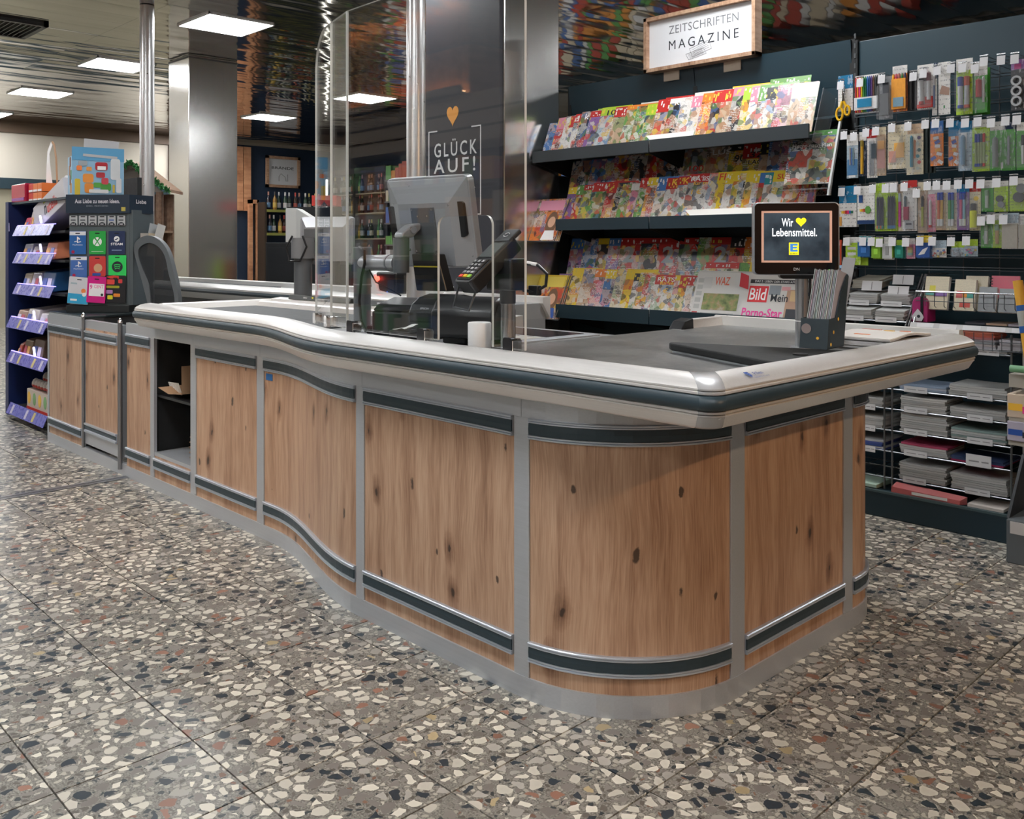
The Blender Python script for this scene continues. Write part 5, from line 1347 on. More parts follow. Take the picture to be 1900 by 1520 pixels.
for si, (z0, z1) in enumerate(shelf_z):
    for k_, (x0, x1) in enumerate(secs):
        xa = -4.035 if (k_ == 0 and si == 0) else (-3.84 if k_ == 0 else x0)
        s_ = MB().prism_yz([(4.05, z0), (4.062, z0), (4.062, z1 - 0.004), (4.05, z1)], xa + 0.004, x1 - 0.004).build('shelf_lip', NAVL if si == 0 else NAVY, mr, bevel=0.002)
        MB().prism_yz([(4.062, z0 + 0.012), (4.25, z0 + 0.05), (4.25, z0 + 0.11), (4.49, z0 + 0.16), (4.49, z0 + 0.145), (4.262, z0 + 0.095), (4.262, z0 + 0.036), (4.062, z0)], xa + 0.006, x1 - 0.006).build('shelf_tray', NAVY, mr)
        for xx in (xa + 0.01, x1 - 0.016):
            MB().prism_yz([(4.065, z0), (4.49, z0 - 0.1), (4.49, z0 + 0.145), (4.25, z0 + 0.05)], xx, xx + 0.004).build('bracket', MATTE, mr)
# transparent end flag on the top shelf
MB().prism_yz([(4.06, 1.70), (4.19, 1.68), (4.30, 1.93), (4.17, 1.965)], -2.178, -2.174).build('clear_end_plate', FILMG, mr)
# narrow shadow-free kick space under the lowest shelf
mag_me = MB().box(0, 0, 0, 1, 1, 1).mesh('magazine', COVER)
R11 = random.Random(77)


def magazine(x, y, z, w_, h_, t_, yaw, tilt, base, acc, seed, label, style=0, group=None, name='magazine', roll=0.0):
    o = link(name, mag_me)
    M_ = Matrix.Translation((x, y, z)) @ Matrix.Rotation(yaw, 4, 'Z') @ Matrix.Rotation(-tilt, 4, 'X') @ Matrix.Rotation(roll, 4, 'Y')
    o.matrix_world = M_
    o.scale = (w_, t_, h_)
    o['base'] = base; o['accent'] = acc; o['seed'] = seed; o['style'] = float(style)
    tag(o, label, 'magazine' if name == 'magazine' else 'newspaper', group)
    return o, M_


def on_cover(o, M_, s_, u, v_, wid, hgt, mat, bold=0.01, w_=0.21, h_=0.285):
    """lettering printed on a cover; u,v are fractions of the cover, the child mesh is in the cover's unit space"""
    cu_mesh = text(s_, 'lettering', mat, None, (0, 0, 0), 0, width=wid / w_, height=hgt / h_, bold=bold)
    for v in cu_mesh.data.vertices: v.co = Vector((v.co.x + u, v.co.y - 0.12, v.co.z + v_))
    cu_mesh.parent = o
    return cu_mesh


zrow = {'top shelf': 1.752, 'top shelf back row': 1.842, 'middle shelf': 1.335, 'middle shelf back row': 1.455, 'bottom shelf': 0.815, 'bottom shelf back row': 0.965}
mag_obj = {}
for nm, Y, L in MAG_ROWS:
    for k_, (x, b, a, h) in enumerate(L):
        back = 'back' in nm
        # shingled: every cover lies in front of its left neighbour
        nxt = L[k_ + 1][0] if k_ + 1 < len(L) else x + 0.12
        yaw = math.radians(7.5); tilt = math.radians(24 if not back else 17)
        wdt = 0.205 if not back else 0.22
        hh = h * 1.0
        if x + wdt > -2.205: wdt = -2.205 - x if -2.205 - x > 0.08 else 0.08
        seed = R11.uniform(0, 40)
        lab = '%s-and-%s magazine, %s from the left on the %s' % (CN[b], CN[a] if a != b else 'grey', ORD[k_], nm)
        o, M_ = magazine(x, Y - 0.004 + (0 if back else 0.0), zrow[nm], wdt, hh, 0.0045, yaw, tilt, PAL[b], PAL[a], seed, lab)
        mag_obj[(nm, k_)] = (o, M_)

# lettering that can be read in the photograph
def let(nm, k_, s_, u, v_, wid, hgt, mat, bold=0.012):
    o, M_ = mag_obj[(nm, k_)]; on_cover(o, M_, s_, u, v_, wid, hgt, mat, bold, o.scale[0], o.scale[2])


let('top shelf', 7, '10', 0.36, 0.87, 0.06, 0.035, INK)
let('top shelf', 5, 'k', 0.22, 0.88, 0.03, 0.04, WINK); let('top shelf', 24, 'T', 0.3, 0.86, 0.05, 0.05, WINK); let('top shelf', 23, 'B', 0.2, 0.8, 0.03, 0.04, INK)
let('top shelf', 13, 'Kuchen', 0.5, 0.9, 0.14, 0.03, WINK)
for row, k_ in (('middle shelf', 13), ('bottom shelf', 11)):
    o, M_ = mag_obj[(row, k_)]
    let(row, k_, 'RÄTSEL', 0.45, 0.9, 0.155, 0.032, WINK); let(row, k_, 'für mich', 0.48, 0.8, 0.13, 0.022, YINK)
    let(row, k_, '1 €', 0.3, 0.62, 0.06, 0.03, YINK)
let('middle shelf', 11, 'K', 0.25, 0.9, 0.035, 0.04, YINK); let('middle shelf', 12, 'K', 0.25, 0.9, 0.035, 0.04, YINK)
let('middle shelf', 15, 'FR', 0.2, 0.9, 0.06, 0.04, RINK)
let('middle shelf', 18, 'R', 0.2, 0.75, 0.03, 0.035, INK); let('middle shelf', 22, 'OTT', 0.3, 0.6, 0.05, 0.025, INK)
let('middle shelf', 23, 'SUPS', 0.35, 0.9, 0.1, 0.03, RINK); let('middle shelf', 25, 'Julia', 0.3, 0.88, 0.08, 0.03, WINK)
for k_ in (4, 6, 9):
    let('bottom shelf back row', k_, '2', 0.3, 0.66, 0.075, 0.10, P('dull_white', (0.35, 0.38, 0.4), 0.6), 0.03)
    let('bottom shelf back row', k_ + 0, '7', 0.8, 0.66, 0.075, 0.10, P('dull_white', (0.35, 0.38, 0.4), 0.6), 0.03)
let('bottom shelf back row', 5, 'Au', 0.5, 0.8, 0.09, 0.04, RINK); let('bottom shelf back row', 7, 'Au', 0.5, 0.8, 0.09, 0.04, RINK)
let('middle shelf back row', 7, 'LUST', 0.5, 0.9, 0.15, 0.03, WINK); let('middle shelf back row', 8, '90', 0.3, 0.75, 0.06, 0.04, INK); let('middle shelf back row', 9, '32', 0.35, 0.8, 0.07, 0.035, INK); let('middle shelf back row', 9, 'LAGE', 0.4, 0.66, 0.1, 0.025, INK)
let('middle shelf back row', 6, '100', 0.4, 0.62, 0.09, 0.035, RINK)

# ---- newspapers on the bottom shelf
def paper(x, z, w_, h_, label, y=4.078, tilt=22):
    t = thing('newspaper', label, 'newspaper', (x, y, z))
    M_ = Matrix.Rotation(math.radians(4), 4, 'Z') @ Matrix.Rotation(-math.radians(tilt), 4, 'X')
    def pb(name, u0, v0, u1, v1, mat, lift=0.0, thick=0.0008, par=None):
        mb = MB().box(u0, -lift - thick, v0, u1, -lift, v1)
        return tf(mb, M_).build(name, mat, par or t, local=True)
    def ptx(s_, u, v_, wid, hgt, mat, bold=0.01, lift=0.0015):
        q = M_ @ Vector((u, -lift, v_))
        return text(s_, 'lettering', mat, t, q, 0, width=wid, height=hgt, local=True, bold=bold, rot=(M_.to_3x3() @ Matrix.Rotation(PI / 2, 3, 'X')).to_euler())
    return t, pb, ptx


NP = P('newspaper_grey', (0.56, 0.55, 0.53), 0.8)
t, pb, ptx = paper(-2.878, 0.826, 0.33, 0.26, 'folded newspaper with orange-red masthead and woodland photo on the bottom shelf', 4.074)
pb('sheet', 0, 0, 0.325, 0.255, NP, 0.0, 0.012)
pb('fold', 0.004, 0.258, 0.32, 0.263, NP, -0.004, 0.012)
ptx('WAZ', 0.155, 0.205, 0.085, 0.045, P('waz_red', (0.62, 0.1, 0.04), 0.5), 0.012, 0.0135)
FO = NT('forest_photo'); tc = FO.n('TexCoord'); nz = FO.n('TexNoise', i_Scale=28.0, i_Detail=4.0); FO.l(tc.outputs['Object'], nz.inputs['Vector'])
FO.l(FO.ramp(nz.outputs['Fac'], [(0.3, (0.06, 0.09, 0.03)), (0.5, (0.2, 0.24, 0.08)), (0.6, (0.3, 0.22, 0.1)), (0.75, (0.45, 0.42, 0.35))]), FO.b.inputs['Base Color'])
pb('photo', 0.06, 0.045, 0.265, 0.135, FO.m, 0.0125)
for q in range(5): pb('text_column', 0.012, 0.05 + 0.036 * q, 0.045, 0.074 + 0.036 * q, P('newsprint_text', (0.4, 0.4, 0.39), 0.8), 0.0125)
pb('headline', 0.06, 0.022, 0.25, 0.03, P('newsprint_text', (0.4, 0.4, 0.39), 0.8), 0.0125); pb('small_flag', 0.008, 0.02, 0.04, 0.034, P('flag_red', (0.5, 0.1, 0.1), 0.6), 0.0125)
pb('text_column', 0.045, 0.165, 0.095, 0.225, P('newsprint_text2', (0.5, 0.5, 0.49), 0.8), 0.0125)
# clear sleeve standing in front of the seam
t, pb, ptx = paper(-2.575, 0.828, 0.33, 0.25, 'tabloid newspaper with red logo and pink headline on the bottom shelf', 4.060)
pb('sheet', 0, 0, 0.34, 0.255, NP, 0.0, 0.008)
pb('banner', 0.03, 0.20, 0.335, 0.22, P('banner_black', (0.03, 0.03, 0.035), 0.6), 0.0085)
ptx('DAS 2. LEBEN DER STARS AM ABEND', 0.19, 0.21, 0.27, 0.011, WINK, 0.0, 0.0098)
pb('logo_field', 0.03, 0.10, 0.135, 0.185, P('logo_red', (0.62, 0.02, 0.03), 0.5), 0.0085); ptx('Bild', 0.082, 0.142, 0.088, 0.062, WINK, 0.01, 0.0098)
ptx('Mein', 0.20, 0.125, 0.09, 0.04, INK, 0.012, 0.0098); ptx('Porno-Star', 0.12, 0.045, 0.215, 0.045, PINKI, 0.02, 0.0098)
pb('photo', 0.235, 0.01, 0.335, 0.17, P('portrait_tan', (0.42, 0.26, 0.18), 0.6), 0.0085)
pb('photo_dress', 0.245, 0.01, 0.335, 0.07, P('dress_dark', (0.035, 0.035, 0.045), 0.6), 0.0094); pb('photo_hair', 0.255, 0.11, 0.32, 0.165, P('hair_blond', (0.55, 0.38, 0.2), 0.6), 0.0094)
pb('photo_back', 0.14, 0.14, 0.20, 0.19, P('suit_grey', (0.22, 0.25, 0.28), 0.6), 0.0085); pb('pink_box', 0.205, 0.165, 0.25, 0.185, P('pink_box', (0.62, 0.3, 0.32), 0.6), 0.0085)
# red clip label
MB().prism_xz([(-2.585, 1.0), (-2.535, 0.985), (-2.53, 1.055), (-2.575, 1.07)], 4.082, 4.084).single('price_flag', P('flag_dark_red', (0.42, 0.03, 0.04), 0.5), 'tilted dark red price flag between the two newspapers', 'price flag')
# further rows behind the newspapers
for q, (x, b, a, lab) in enumerate(((-2.90, 'c', 'r', 'cream magazine with red masthead standing behind the woodland newspaper'), (-2.80, 'g', 'y', 'pale green magazine peeking over the woodland newspaper'), (-2.64, 'w', 'y', 'white magazine between the two newspapers at the back'), (-2.45, 'k', 'o', 'dark magazine with orange title behind the customer screen'))):
    magazine(x, 4.165 + 0.012 * q, 0.865, 0.2, 0.27, 0.004, math.radians(5), math.radians(22), PAL[b], PAL[a], R11.uniform(0, 40), lab)

# ---- side pockets with magazines at the left end
for (zc, b, a, lab, pl) in ((1.235, 'o', 'p', 'pink and orange weekly with a smiling woman in the upper end pocket', 'upper clear wire pocket on the left end of the magazine rack'),
                            (0.765, 'o', 'y', 'orange and yellow weekly with a portrait in the lower end pocket', 'lower clear wire pocket on the left end of the magazine rack')):
    pk = thing('end_pocket', pl, 'magazine pocket', (-3.93, 4.02, zc))
    MB().box(-4.05, 4.035, zc - 0.006, -3.81, 4.06, zc - 0.001).build('pocket_floor', FILMG, pk)
    MB().tube([(-4.05, 4.06, zc), (-4.05, 4.02, zc), (-3.815, 4.02, zc), (-3.815, 4.16, zc + 0.26)], 0.003).build('wire_edge', DWIRE, pk, smooth=True)
    for q in range(3):
        o, M_ = magazine(-4.045 + 0.006 * q, 4.03 + 0.009 * q, zc + 0.002, 0.215, 0.285, 0.005, math.radians(4), math.radians(25), PAL[b], PAL[a], 3.3 + zc, lab if q == 0 else 'copy tucked behind the front weekly of the %s end pocket' % ('upper' if zc > 1 else 'lower'), group=None if q == 0 else 'weeklies behind in the %s pocket' % ('upper' if zc > 1 else 'lower'))
        if q == 0:
            # portrait: face and hair as printed shapes
            def pr(name, poly, mat, lift):
                mb = MB().prism_xz(poly, -0.10 - lift, -lift); ob = mb.build(name, mat, o, local=True); return ob
            pr('printed_hair', [(0.66 + 0.20 * math.cos(t_), 0.42 + 0.27 * math.sin(t_)) for t_ in [2 * PI * i / 16 for i in range(16)]], P('hair_brown', (0.16, 0.08, 0.04), 0.5), 0.05)
            pr('printed_face', circ(0.66, 0.44, 0.13, 16), P('face_tone', (0.62, 0.36, 0.24), 0.5), 0.16)
            pr('printed_shirt', [(0.42, 0.02), (0.9, 0.02), (0.84, 0.24), (0.5, 0.24)], WINK if zc > 1 else BINK, 0.1)
            pr('printed_headline', [(0.06, 0.72), (0.95, 0.72), (0.95, 0.96), (0.06, 0.96)], P('pink_head', (0.75, 0.3, 0.42), 0.5) if zc > 1 else P('yellow_head', (0.75, 0.6, 0.1), 0.5), 0.1)

# ---- angled magazine in a clear holder at the right end of the middle shelf
o, M_ = magazine(-2.325, 4.06, 1.50, 0.225, 0.285, 0.005, math.radians(10), math.radians(22), (0.1, 0.12, 0.1), PAL['G'], 9.2, 'green and dark angling magazine standing high in a clear holder at the rack end')
on_cover(o, M_, 'Hecht nach Plan', 0.5, 0.72, 0.19, 0.022, WINK, 0.01, 0.225, 0.285)
t = thing('clear_holder', 'clear plastic magazine holder with white edge at the right rack end', 'magazine holder', (-2.2, 4.1, 1.44))
MB().prism_yz([(4.05, 1.44), (4.065, 1.44), (4.185, 1.80), (4.17, 1.80)], -2.098, -2.088).build('white_edge', P('white_edge', (0.6, 0.62, 0.62), 0.3), t)
MB().box(-2.34, 4.045, 1.47, -2.09, 4.075, 1.476).build('holder_floor', FILMG, t)
# white empty base cards on the shelves
for (x0, x1, z_, lab) in ((-3.12, -2.86, 1.768, 'blank white card lying in the top shelf tray'), (-2.86, -2.46, 1.352, 'blank white strip in front of the yellow magazines on the middle shelf')):
    MB().hexa([(x0, 4.064, z_), (x1, 4.064, z_), (x1, 4.066, z_), (x0, 4.066, z_), (x0 - 0.06, 4.083, z_ + 0.045), (x1, 4.083, z_ + 0.045), (x1, 4.085, z_ + 0.045), (x0 - 0.06, 4.085, z_ + 0.045)]).single('blank_card', P('card_white', (0.85, 0.83, 0.78), 0.6), lab, 'card')

# ---- hanging sign above the rack
sg_ = thing('framed_sign', 'white framed sign for magazines with oak surround above the rack', 'sign', (-3.04, 4.45, 2.245))
x0, x1, z0, z1, y0, y1 = -3.445, -2.69, 2.235, 2.56, 4.40, 4.47
fw = 0.022
for bx_ in ((x0, z0, x1, z0 + fw), (x0, z1 - fw, x1, z1), (x0, z0, x0 + fw, z1), (x1 - fw, z0, x1, z1)):
    MB().box(bx_[0], y0, bx_[1], bx_[2], y1, bx_[3]).build('frame_bar', OAKF, sg_, bevel=0.001)
MB().box(x0 + fw, y0 + 0.03, z0 + fw, x1 - fw, y0 + 0.04, z1 - fw).build('panel', P('sign_white', (0.72, 0.73, 0.75), 0.5), sg_)
yt = y0 + 0.0295
text('ZEITSCHRIFTEN', 'lettering', P('thin_grey', (0.16, 0.17, 0.18), 0.6), sg_, (-3.045, yt, 2.468), 0, width=0.47, height=0.048, space=1.05)
text('MAGAZINE', 'lettering', INK, sg_, (-3.045, yt, 2.378), 0, width=0.47, height=0.054, bold=0.0, space=1.4)
nb = MB()
for q, (a, b, w_, h_, sk) in enumerate(((-3.115, 2.288, 0.13, 0.05, 0.03), (-3.14, 2.275, 0.12, 0.035, 0.02))):
    yy = yt - 0.0002 * q
    nb.tube([(a, yy, b), (a + w_, yy, b + sk), (a + w_ - 0.02, yy, b + sk + h_), (a - 0.02, yy, b + h_), (a, yy, b)], 0.0014, n=4)
    for r_ in range(4):
        u = 0.2 + 0.2 * r_
        nb.tube([(a + 0.012 - 0.02 * u, yy, b + h_ * u), (a + w_ - 0.014 - 0.02 * u, yy, b + sk + h_ * u)], 0.0009, n=4)
nb.build('newspaper_drawing', GINK, sg_)
for x in (-3.29, -2.875):
    MB().box(x - 0.055, 4.466, 2.18, x + 0.055, 4.472, 2.24).build('mounting_tab', P('tab_wood', (0.6, 0.5, 0.4), 0.6), sg_)

# ================================================================ STATIONERY GONDOLA
st_ = thing('stationery_gondola', 'dark stationery wall gondola with hooks and wire racks at the right', 'rack', (-1.6, 4.3, 0))
X0, X1 = -2.17, -0.9
MB().box(X0, GY, 0.12, X1, GY + 0.03, 2.235).build('back_panel', P('gondola_teal', (0.010, 0.035, 0.05), 0.42), st_, bevel=0.002)
MB().box(X0, 4.03, 0.0, X1, GY + 0.02, 0.115).build('base', NAVY, st_, bevel=0.006)
MB().box(X0, 4.028, 0.108, X1, 4.045, 0.118).build('base_edge', P('edge_teal', (0.06, 0.1, 0.11), 0.35), st_)
hol = MB()
for q in range(40): hol.box(X0 - 0.005, GY - 0.0165, 0.3 + 0.05 * q, X0 + 0.004, GY - 0.014, 0.325 + 0.05 * q)
MB().box(X0 - 0.015, GY - 0.014, 0.1, X0 + 0.012, GY, 2.24).build('upright', MATTE, st_)
hol.build('upright_slots', P('slot_grey', (0.05, 0.055, 0.06), 0.5), st_)
# wire grid in front of the panel
wire_h = MB().cyl((X0 + 0.02, 0, 0), (X1 - 0.01, 0, 0), 0.0025, n=6).mesh('grid_wire', DWIRE)
wire_v = MB().cyl((0, 0, 0.95), (0, 0, 2.04), 0.0025, n=6).mesh('grid_wire', DWIRE)
gl_ = ORIGIN[st_.name]
for q in range(19):
    for dz in (0, 0.013):
        o = link('grid_wire', wire_h, None, st_); o.location = Vector((0, GY - 0.055, 0.975 + 0.058 * q + dz)) - gl_
for q in range(9):
    o = link('grid_wire', wire_v, None, st_); o.location = Vector((X0 + 0.07 + 0.155 * q, GY - 0.05, 0)) - gl_
# peg hooks with price tags
hook_me = MB().tube([(0, 0.33, 0.0), (0, 0.02, 0.0), (0, 0.0, 0.012)], 0.0022, n=6).tube([(0, 0.33, 0.018), (0, 0.01, 0.018), (0, 0.0, 0.012)], 0.0018, n=6).box(-0.017, -0.001, 0.015, 0.017, 0.004, 0.020).mesh('peg_hook', WIRE)
tag_me = MB().hexa([(-0.016, -0.006, -0.028), (0.016, -0.006, -0.028), (0.016, -0.0045, -0.028), (-0.016, -0.0045, -0.028), (-0.016, -0.001, 0.010), (0.016, -0.001, 0.010), (0.016, 0.0005, 0.010), (-0.016, 0.0005, 0.010)]).mesh('price_tag', P('tag_white', (0.66, 0.66, 0.68), 0.4))
for (hx, hz) in HOOKS:
    o = link('peg_hook', hook_me, None, st_); o.location = Vector((hx, 4.115, hz - 0.012)) - gl_
    p_ = link('price_tag', tag_me, None, o)

unit_me = MB().box(0, 0, 0, 1, 1, 1).mesh('backing_card', CARD)
R13 = random.Random(31)
pen_me = MB().cyl((0, 0, 0), (0, 0, 0.93), 0.5, n=10).cyl((0, 0, 0.93), (0, 0, 1.0), 0.5, 0.2, n=10).mesh('pen', OBJC, smooth=True)
disc_me = MB().cyl((0, -0.5, 0), (0, 0.5, 0), 1.0, n=18).mesh('disc', OBJC, smooth=True)
ring_m = MB()
vs_ = []; n = 20
for (r_, y_) in ((1, -0.5), (1, 0.5), (0.6, 0.5), (0.6, -0.5)):
    for i in range(n): vs_.append((r_ * math.cos(2 * PI * i / n), y_, r_ * math.sin(2 * PI * i / n)))
ring_m.add(vs_, [(a * n + i, a * n + (i + 1) % n, ((a + 1) % 4) * n + (i + 1) % n, ((a + 1) % 4) * n + i) for a in range(4) for i in range(n)])
ring_me = ring_m.mesh('ring', OBJC)
cube_me = MB().box(-0.5, -0.5, -0.5, 0.5, 0.5, 0.5).mesh('block', OBJC)


def sub(parent, name, me, loc, scl, col, rot=(0, 0, 0)):
    o = link(name, me, None, parent); o.location = loc; o.scale = scl; o.rotation_euler = rot; o['base'] = col; return o


def pack(x0, x1, z0, z1, Y, kind, b, a, head, label):
    w_ = x1 - x0; h_ = z1 - z0
    Y = 4.145 if w_ > 0.05 else 4.15
    t = thing('stationery_pack', label, 'stationery pack', (x0 + w_ / 2, Y, z0))
    o = link('backing_card', unit_me, None, t); o.location = (-w_ / 2, 0, 0); o.scale = (w_, 0.003, h_)
    o['base'] = PAL[b]; o['accent'] = PAL[a]; o['head'] = head; o['seed'] = R13.uniform(0, 30)
    def pen(x, z, hh, col, r_=0.0045, cap=None, cap_f=0.28, end=None, top=True):
        sub(t, 'pen', pen_me, (x, -r_ - 0.001, z), (2 * r_, 2 * r_, hh), col)
        if cap is not None: sub(t, 'pen_cap', pen_me, (x, -r_ - 0.001, z + hh * (1 - cap_f) if top else z - 0.002), (2.3 * r_, 2.3 * r_, hh * cap_f + 0.002), cap)
        if end is not None: sub(t, 'pen_end', pen_me, (x, -r_ - 0.001, z - 0.002), (2.3 * r_, 2.3 * r_, hh * 0.1), end)
    def blk(name, x, z, ww, hh, col, d=0.006, lift=0.0): return sub(t, name, cube_me, (x, -d / 2 - 0.0005 - lift, z), (ww, d, hh), col)
    def film(d=0.012, m0=0.03, z_lo=0.04, z_hi=0.8):
        MB().box(-w_ / 2 * (1 - m0), -d, h_ * z_lo, w_ / 2 * (1 - m0), -d + 0.0006, h_ * z_hi).build('blister', FILM, t, local=True)
    RB = [(0.5, 0.03, 0.03), (0.75, 0.25, 0.03), (0.75, 0.03, 0.2), (0.8, 0.55, 0.03), (0.03, 0.25, 0.04), (0.01, 0.18, 0.08), (0.03, 0.15, 0.45), (0.01, 0.06, 0.25), (0.1, 0.04, 0.2), (0.14, 0.06, 0.04), (0.05, 0.06, 0.06), (0.01, 0.01, 0.012)]
    BLU = (0.015, 0.06, 0.4); RED = (0.6, 0.03, 0.02); WH = (0.75, 0.75, 0.75); DK = (0.02, 0.03, 0.045); SIL = (0.35, 0.37, 0.4)
    if kind == 'scissors':
        pts = []
        for cx_, cz_, rx, rz in ((-0.026, -0.012, 0.016, 0.03), (0.012, 0.0, 0.012, 0.022)):
            MB().tube([(cx_ + rx * math.cos(2 * PI * i / 14), -0.006, cz_ + rz * math.sin(2 * PI * i / 14)) for i in range(15)], 0.0055, n=6).build('handle', P('scissor_yellow', (0.85, 0.5, 0.01), 0.4), t, smooth=True, local=True)
        MB().tube([(-0.02, -0.006, 0.016), (-0.012, -0.006, 0.045)], 0.007, n=6).tube([(0.008, -0.006, 0.02), (-0.006, -0.006, 0.045)], 0.006, n=6).build('handle_neck', P('scissor_yellow', (0.85, 0.5, 0.01), 0.4), t, smooth=True, local=True)
        MB().prism_xz([(-0.016, 0.045), (-0.006, 0.045), (0.002, 0.11), (-0.004, 0.11)], -0.005, -0.003).prism_xz([(-0.012, 0.045), (0.0, 0.045), (-0.008, 0.105), (-0.012, 0.105)], -0.0075, -0.0055).build('blade', CHROME, t, local=True)
    elif kind == 'pens':
        n_ = 12
        for i in range(n_): pen(-w_ / 2 + w_ * (i + 0.5) / n_, h_ * 0.03, h_ * 0.93, RB[i], w_ / n_ / 2.15)
        blk('front_label', 0, h_ * 0.25, w_ * 0.98, h_ * 0.33, WH, 0.003, 0.013); blk('blue_label', -0.005, h_ * 0.26, w_ * 0.6, h_ * 0.22, (0.01, 0.22, 0.42), 0.003, 0.0165)
    elif kind == 'clear':
        MB().prism_xz(rr(-w_ / 2, 0, w_ / 2, h_ * 0.78, 0.008), -0.03, -0.004).build('blister', FILMG, t, local=True); blk('grey_insert', 0, h_ * 0.35, w_ * 0.6, h_ * 0.5, (0.12, 0.13, 0.14), 0.012, 0.004); blk('dark_insert', 0.004, h_ * 0.72, w_ * 0.4, h_ * 0.25, DK, 0.01, 0.004)
    elif kind == 'orange':
        for q in range(3): sub(t, 'card_behind', cube_me, (0.012 + 0.012 * q, 0.02 + 0.02 * q, h_ * 0.45), (w_, 0.006, h_ * 0.85), (0.05, 0.05, 0.055))
        for i, c_ in enumerate(((0.85, 0.4, 0.02), (0.75, 0.04, 0.15), (0.7, 0.1, 0.1), (0.03, 0.3, 0.06), (0.06, 0.05, 0.12))): pen(-w_ / 2 + w_ * (i + 0.5) / 5, h_ * 0.05, h_ * 0.78, c_, 0.0055)
        blk('orange_label', 0, h_ * 0.38, w_ * 0.96, h_ * 0.66, (0.85, 0.36, 0.04), 0.004, 0.012); blk('picture', 0, h_ * 0.2, w_ * 0.7, h_ * 0.2, (0.2, 0.35, 0.45), 0.003, 0.0165)
        MB().prism_xz(circ(0, h_ * 0.86, w_ * 0.42), -0.014, -0.0134).build('blister', FILM, t, local=True)
    elif kind == 'marker':
        blk('red_print', w_ * 0.22, h_ * 0.2, w_ * 0.5, h_ * 0.16, RED, 0.002); pen(-w_ * 0.2, h_ * 0.12, h_ * 0.68, WH, 0.009, DK, 0.22, RED); pen(w_ * 0.25, h_ * 0.2, h_ * 0.6, WH, 0.008, (0.25, 0.08, 0.1), 0.3); blk('red_foot', 0, h_ * 0.07, w_ * 0.98, h_ * 0.08, RED, 0.003, 0.004); film(0.022)
    elif kind == 'pens2': pen(0, h_ * 0.15, h_ * 0.6, (0.2, 0.25, 0.4), 0.004, WH, 0.3)
    elif kind == 'marker2':
        for q in range(4): sub(t, 'card_behind', cube_me, (0.01 + 0.012 * q, 0.016 + 0.018 * q, h_ * 0.42), (w_, 0.006, h_ * 0.84), PAL['G'])
        for x_, c_ in ((-0.012, BLU), (0.014, (0.6, 0.08, 0.03))): pen(x_, h_ * 0.12, h_ * 0.55, (0.55, 0.56, 0.58), 0.0105, c_, 0.3, c_)
        MB().prism_xz(rr(-w_ * 0.45, h_ * 0.04, w_ * 0.45, h_ * 0.78, 0.01), -0.028, -0.0274).build('blister', FILM, t, local=True)
    elif kind == 'redmark': pen(-0.004, h_ * 0.3, h_ * 0.35, (0.5, 0.02, 0.02), 0.012); pen(0.012, h_ * 0.2, h_ * 0.5, WH, 0.005); film(0.026)
    elif kind == 'tape':
        for q in range(3): sub(t, 'tape_roll', ring_me, (0, -0.012, h_ * (0.17 + 0.2 * q)), (0.021, 0.018, 0.021), (0.42, 0.43, 0.45))
        blk('pink_print', 0.0, h_ * 0.86, w_ * 0.5, h_ * 0.1, (0.5, 0.08, 0.25), 0.002)
    elif kind == 'pens3':
        for i in range(3): pen(-0.01 + 0.008 * i, h_ * 0.3, h_ * 0.4, [(0.5, 0.4, 0.35), (0.1, 0.2, 0.5), (0.3, 0.45, 0.5)][i], 0.003)
        blk('blue_print', 0, h_ * 0.25, w_ * 0.9, h_ * 0.36, (0.07, 0.2, 0.4), 0.002); blk('barcode', 0, h_ * 0.04, w_ * 0.6, h_ * 0.05, WH, 0.003)
    elif kind == 'yellowpen': pen(0, h_ * 0.05, h_ * 0.75, (0.75, 0.42, 0.02), 0.007, (0.35, 0.25, 0.02), 0.18)
    elif kind == 'lead':
        for i in range(4): pen(-0.01 + 0.006 * i, h_ * 0.05, h_ * 0.72, SIL, 0.0025)
        blk('dark_label', w_ * 0.2, h_ * 0.55, w_ * 0.45, h_ * 0.3, (0.06, 0.08, 0.1), 0.003, 0.004)
    elif kind == 'pinkpen': blk('peach_print', 0, h_ * 0.35, w_ * 0.8, h_ * 0.4, (0.7, 0.35, 0.3), 0.002); blk('orange_print', 0, h_ * 0.62, w_ * 0.7, h_ * 0.2, (0.8, 0.4, 0.1), 0.002); film(0.01)
    elif kind == 'sheet' and b == 'c':
        for q in range(2): sub(t, 'card_behind', cube_me, (0.012 + 0.012 * q, 0.018 + 0.018 * q, h_ * 0.5), (w_, 0.006, h_ * 0.98), PAL['c'])
        blk('orange_pattern', 0.008, h_ * 0.42, w_ * 0.5, h_ * 0.34, (0.8, 0.42, 0.08), 0.002); blk('pink_pattern', -w_ * 0.25, h_ * 0.28, w_ * 0.35, h_ * 0.26, (0.7, 0.35, 0.28), 0.0025)
        MB().add([(-w_ * 0.35, -0.008, h_ * 0.1), (w_ * 0.4, -0.008, h_ * 0.15), (w_ * 0.3, -0.008, h_ * 0.85), (-w_ * 0.35, -0.01, h_ * 0.1), (w_ * 0.4, -0.01, h_ * 0.15), (w_ * 0.3, -0.01, h_ * 0.85)], [(0, 1, 2), (3, 5, 4), (0, 3, 4, 1), (1, 4, 5, 2), (2, 5, 3, 0)]).build('set_square', FILMG, t, local=True)
    elif kind == 'sheet' and label.startswith('tall'):
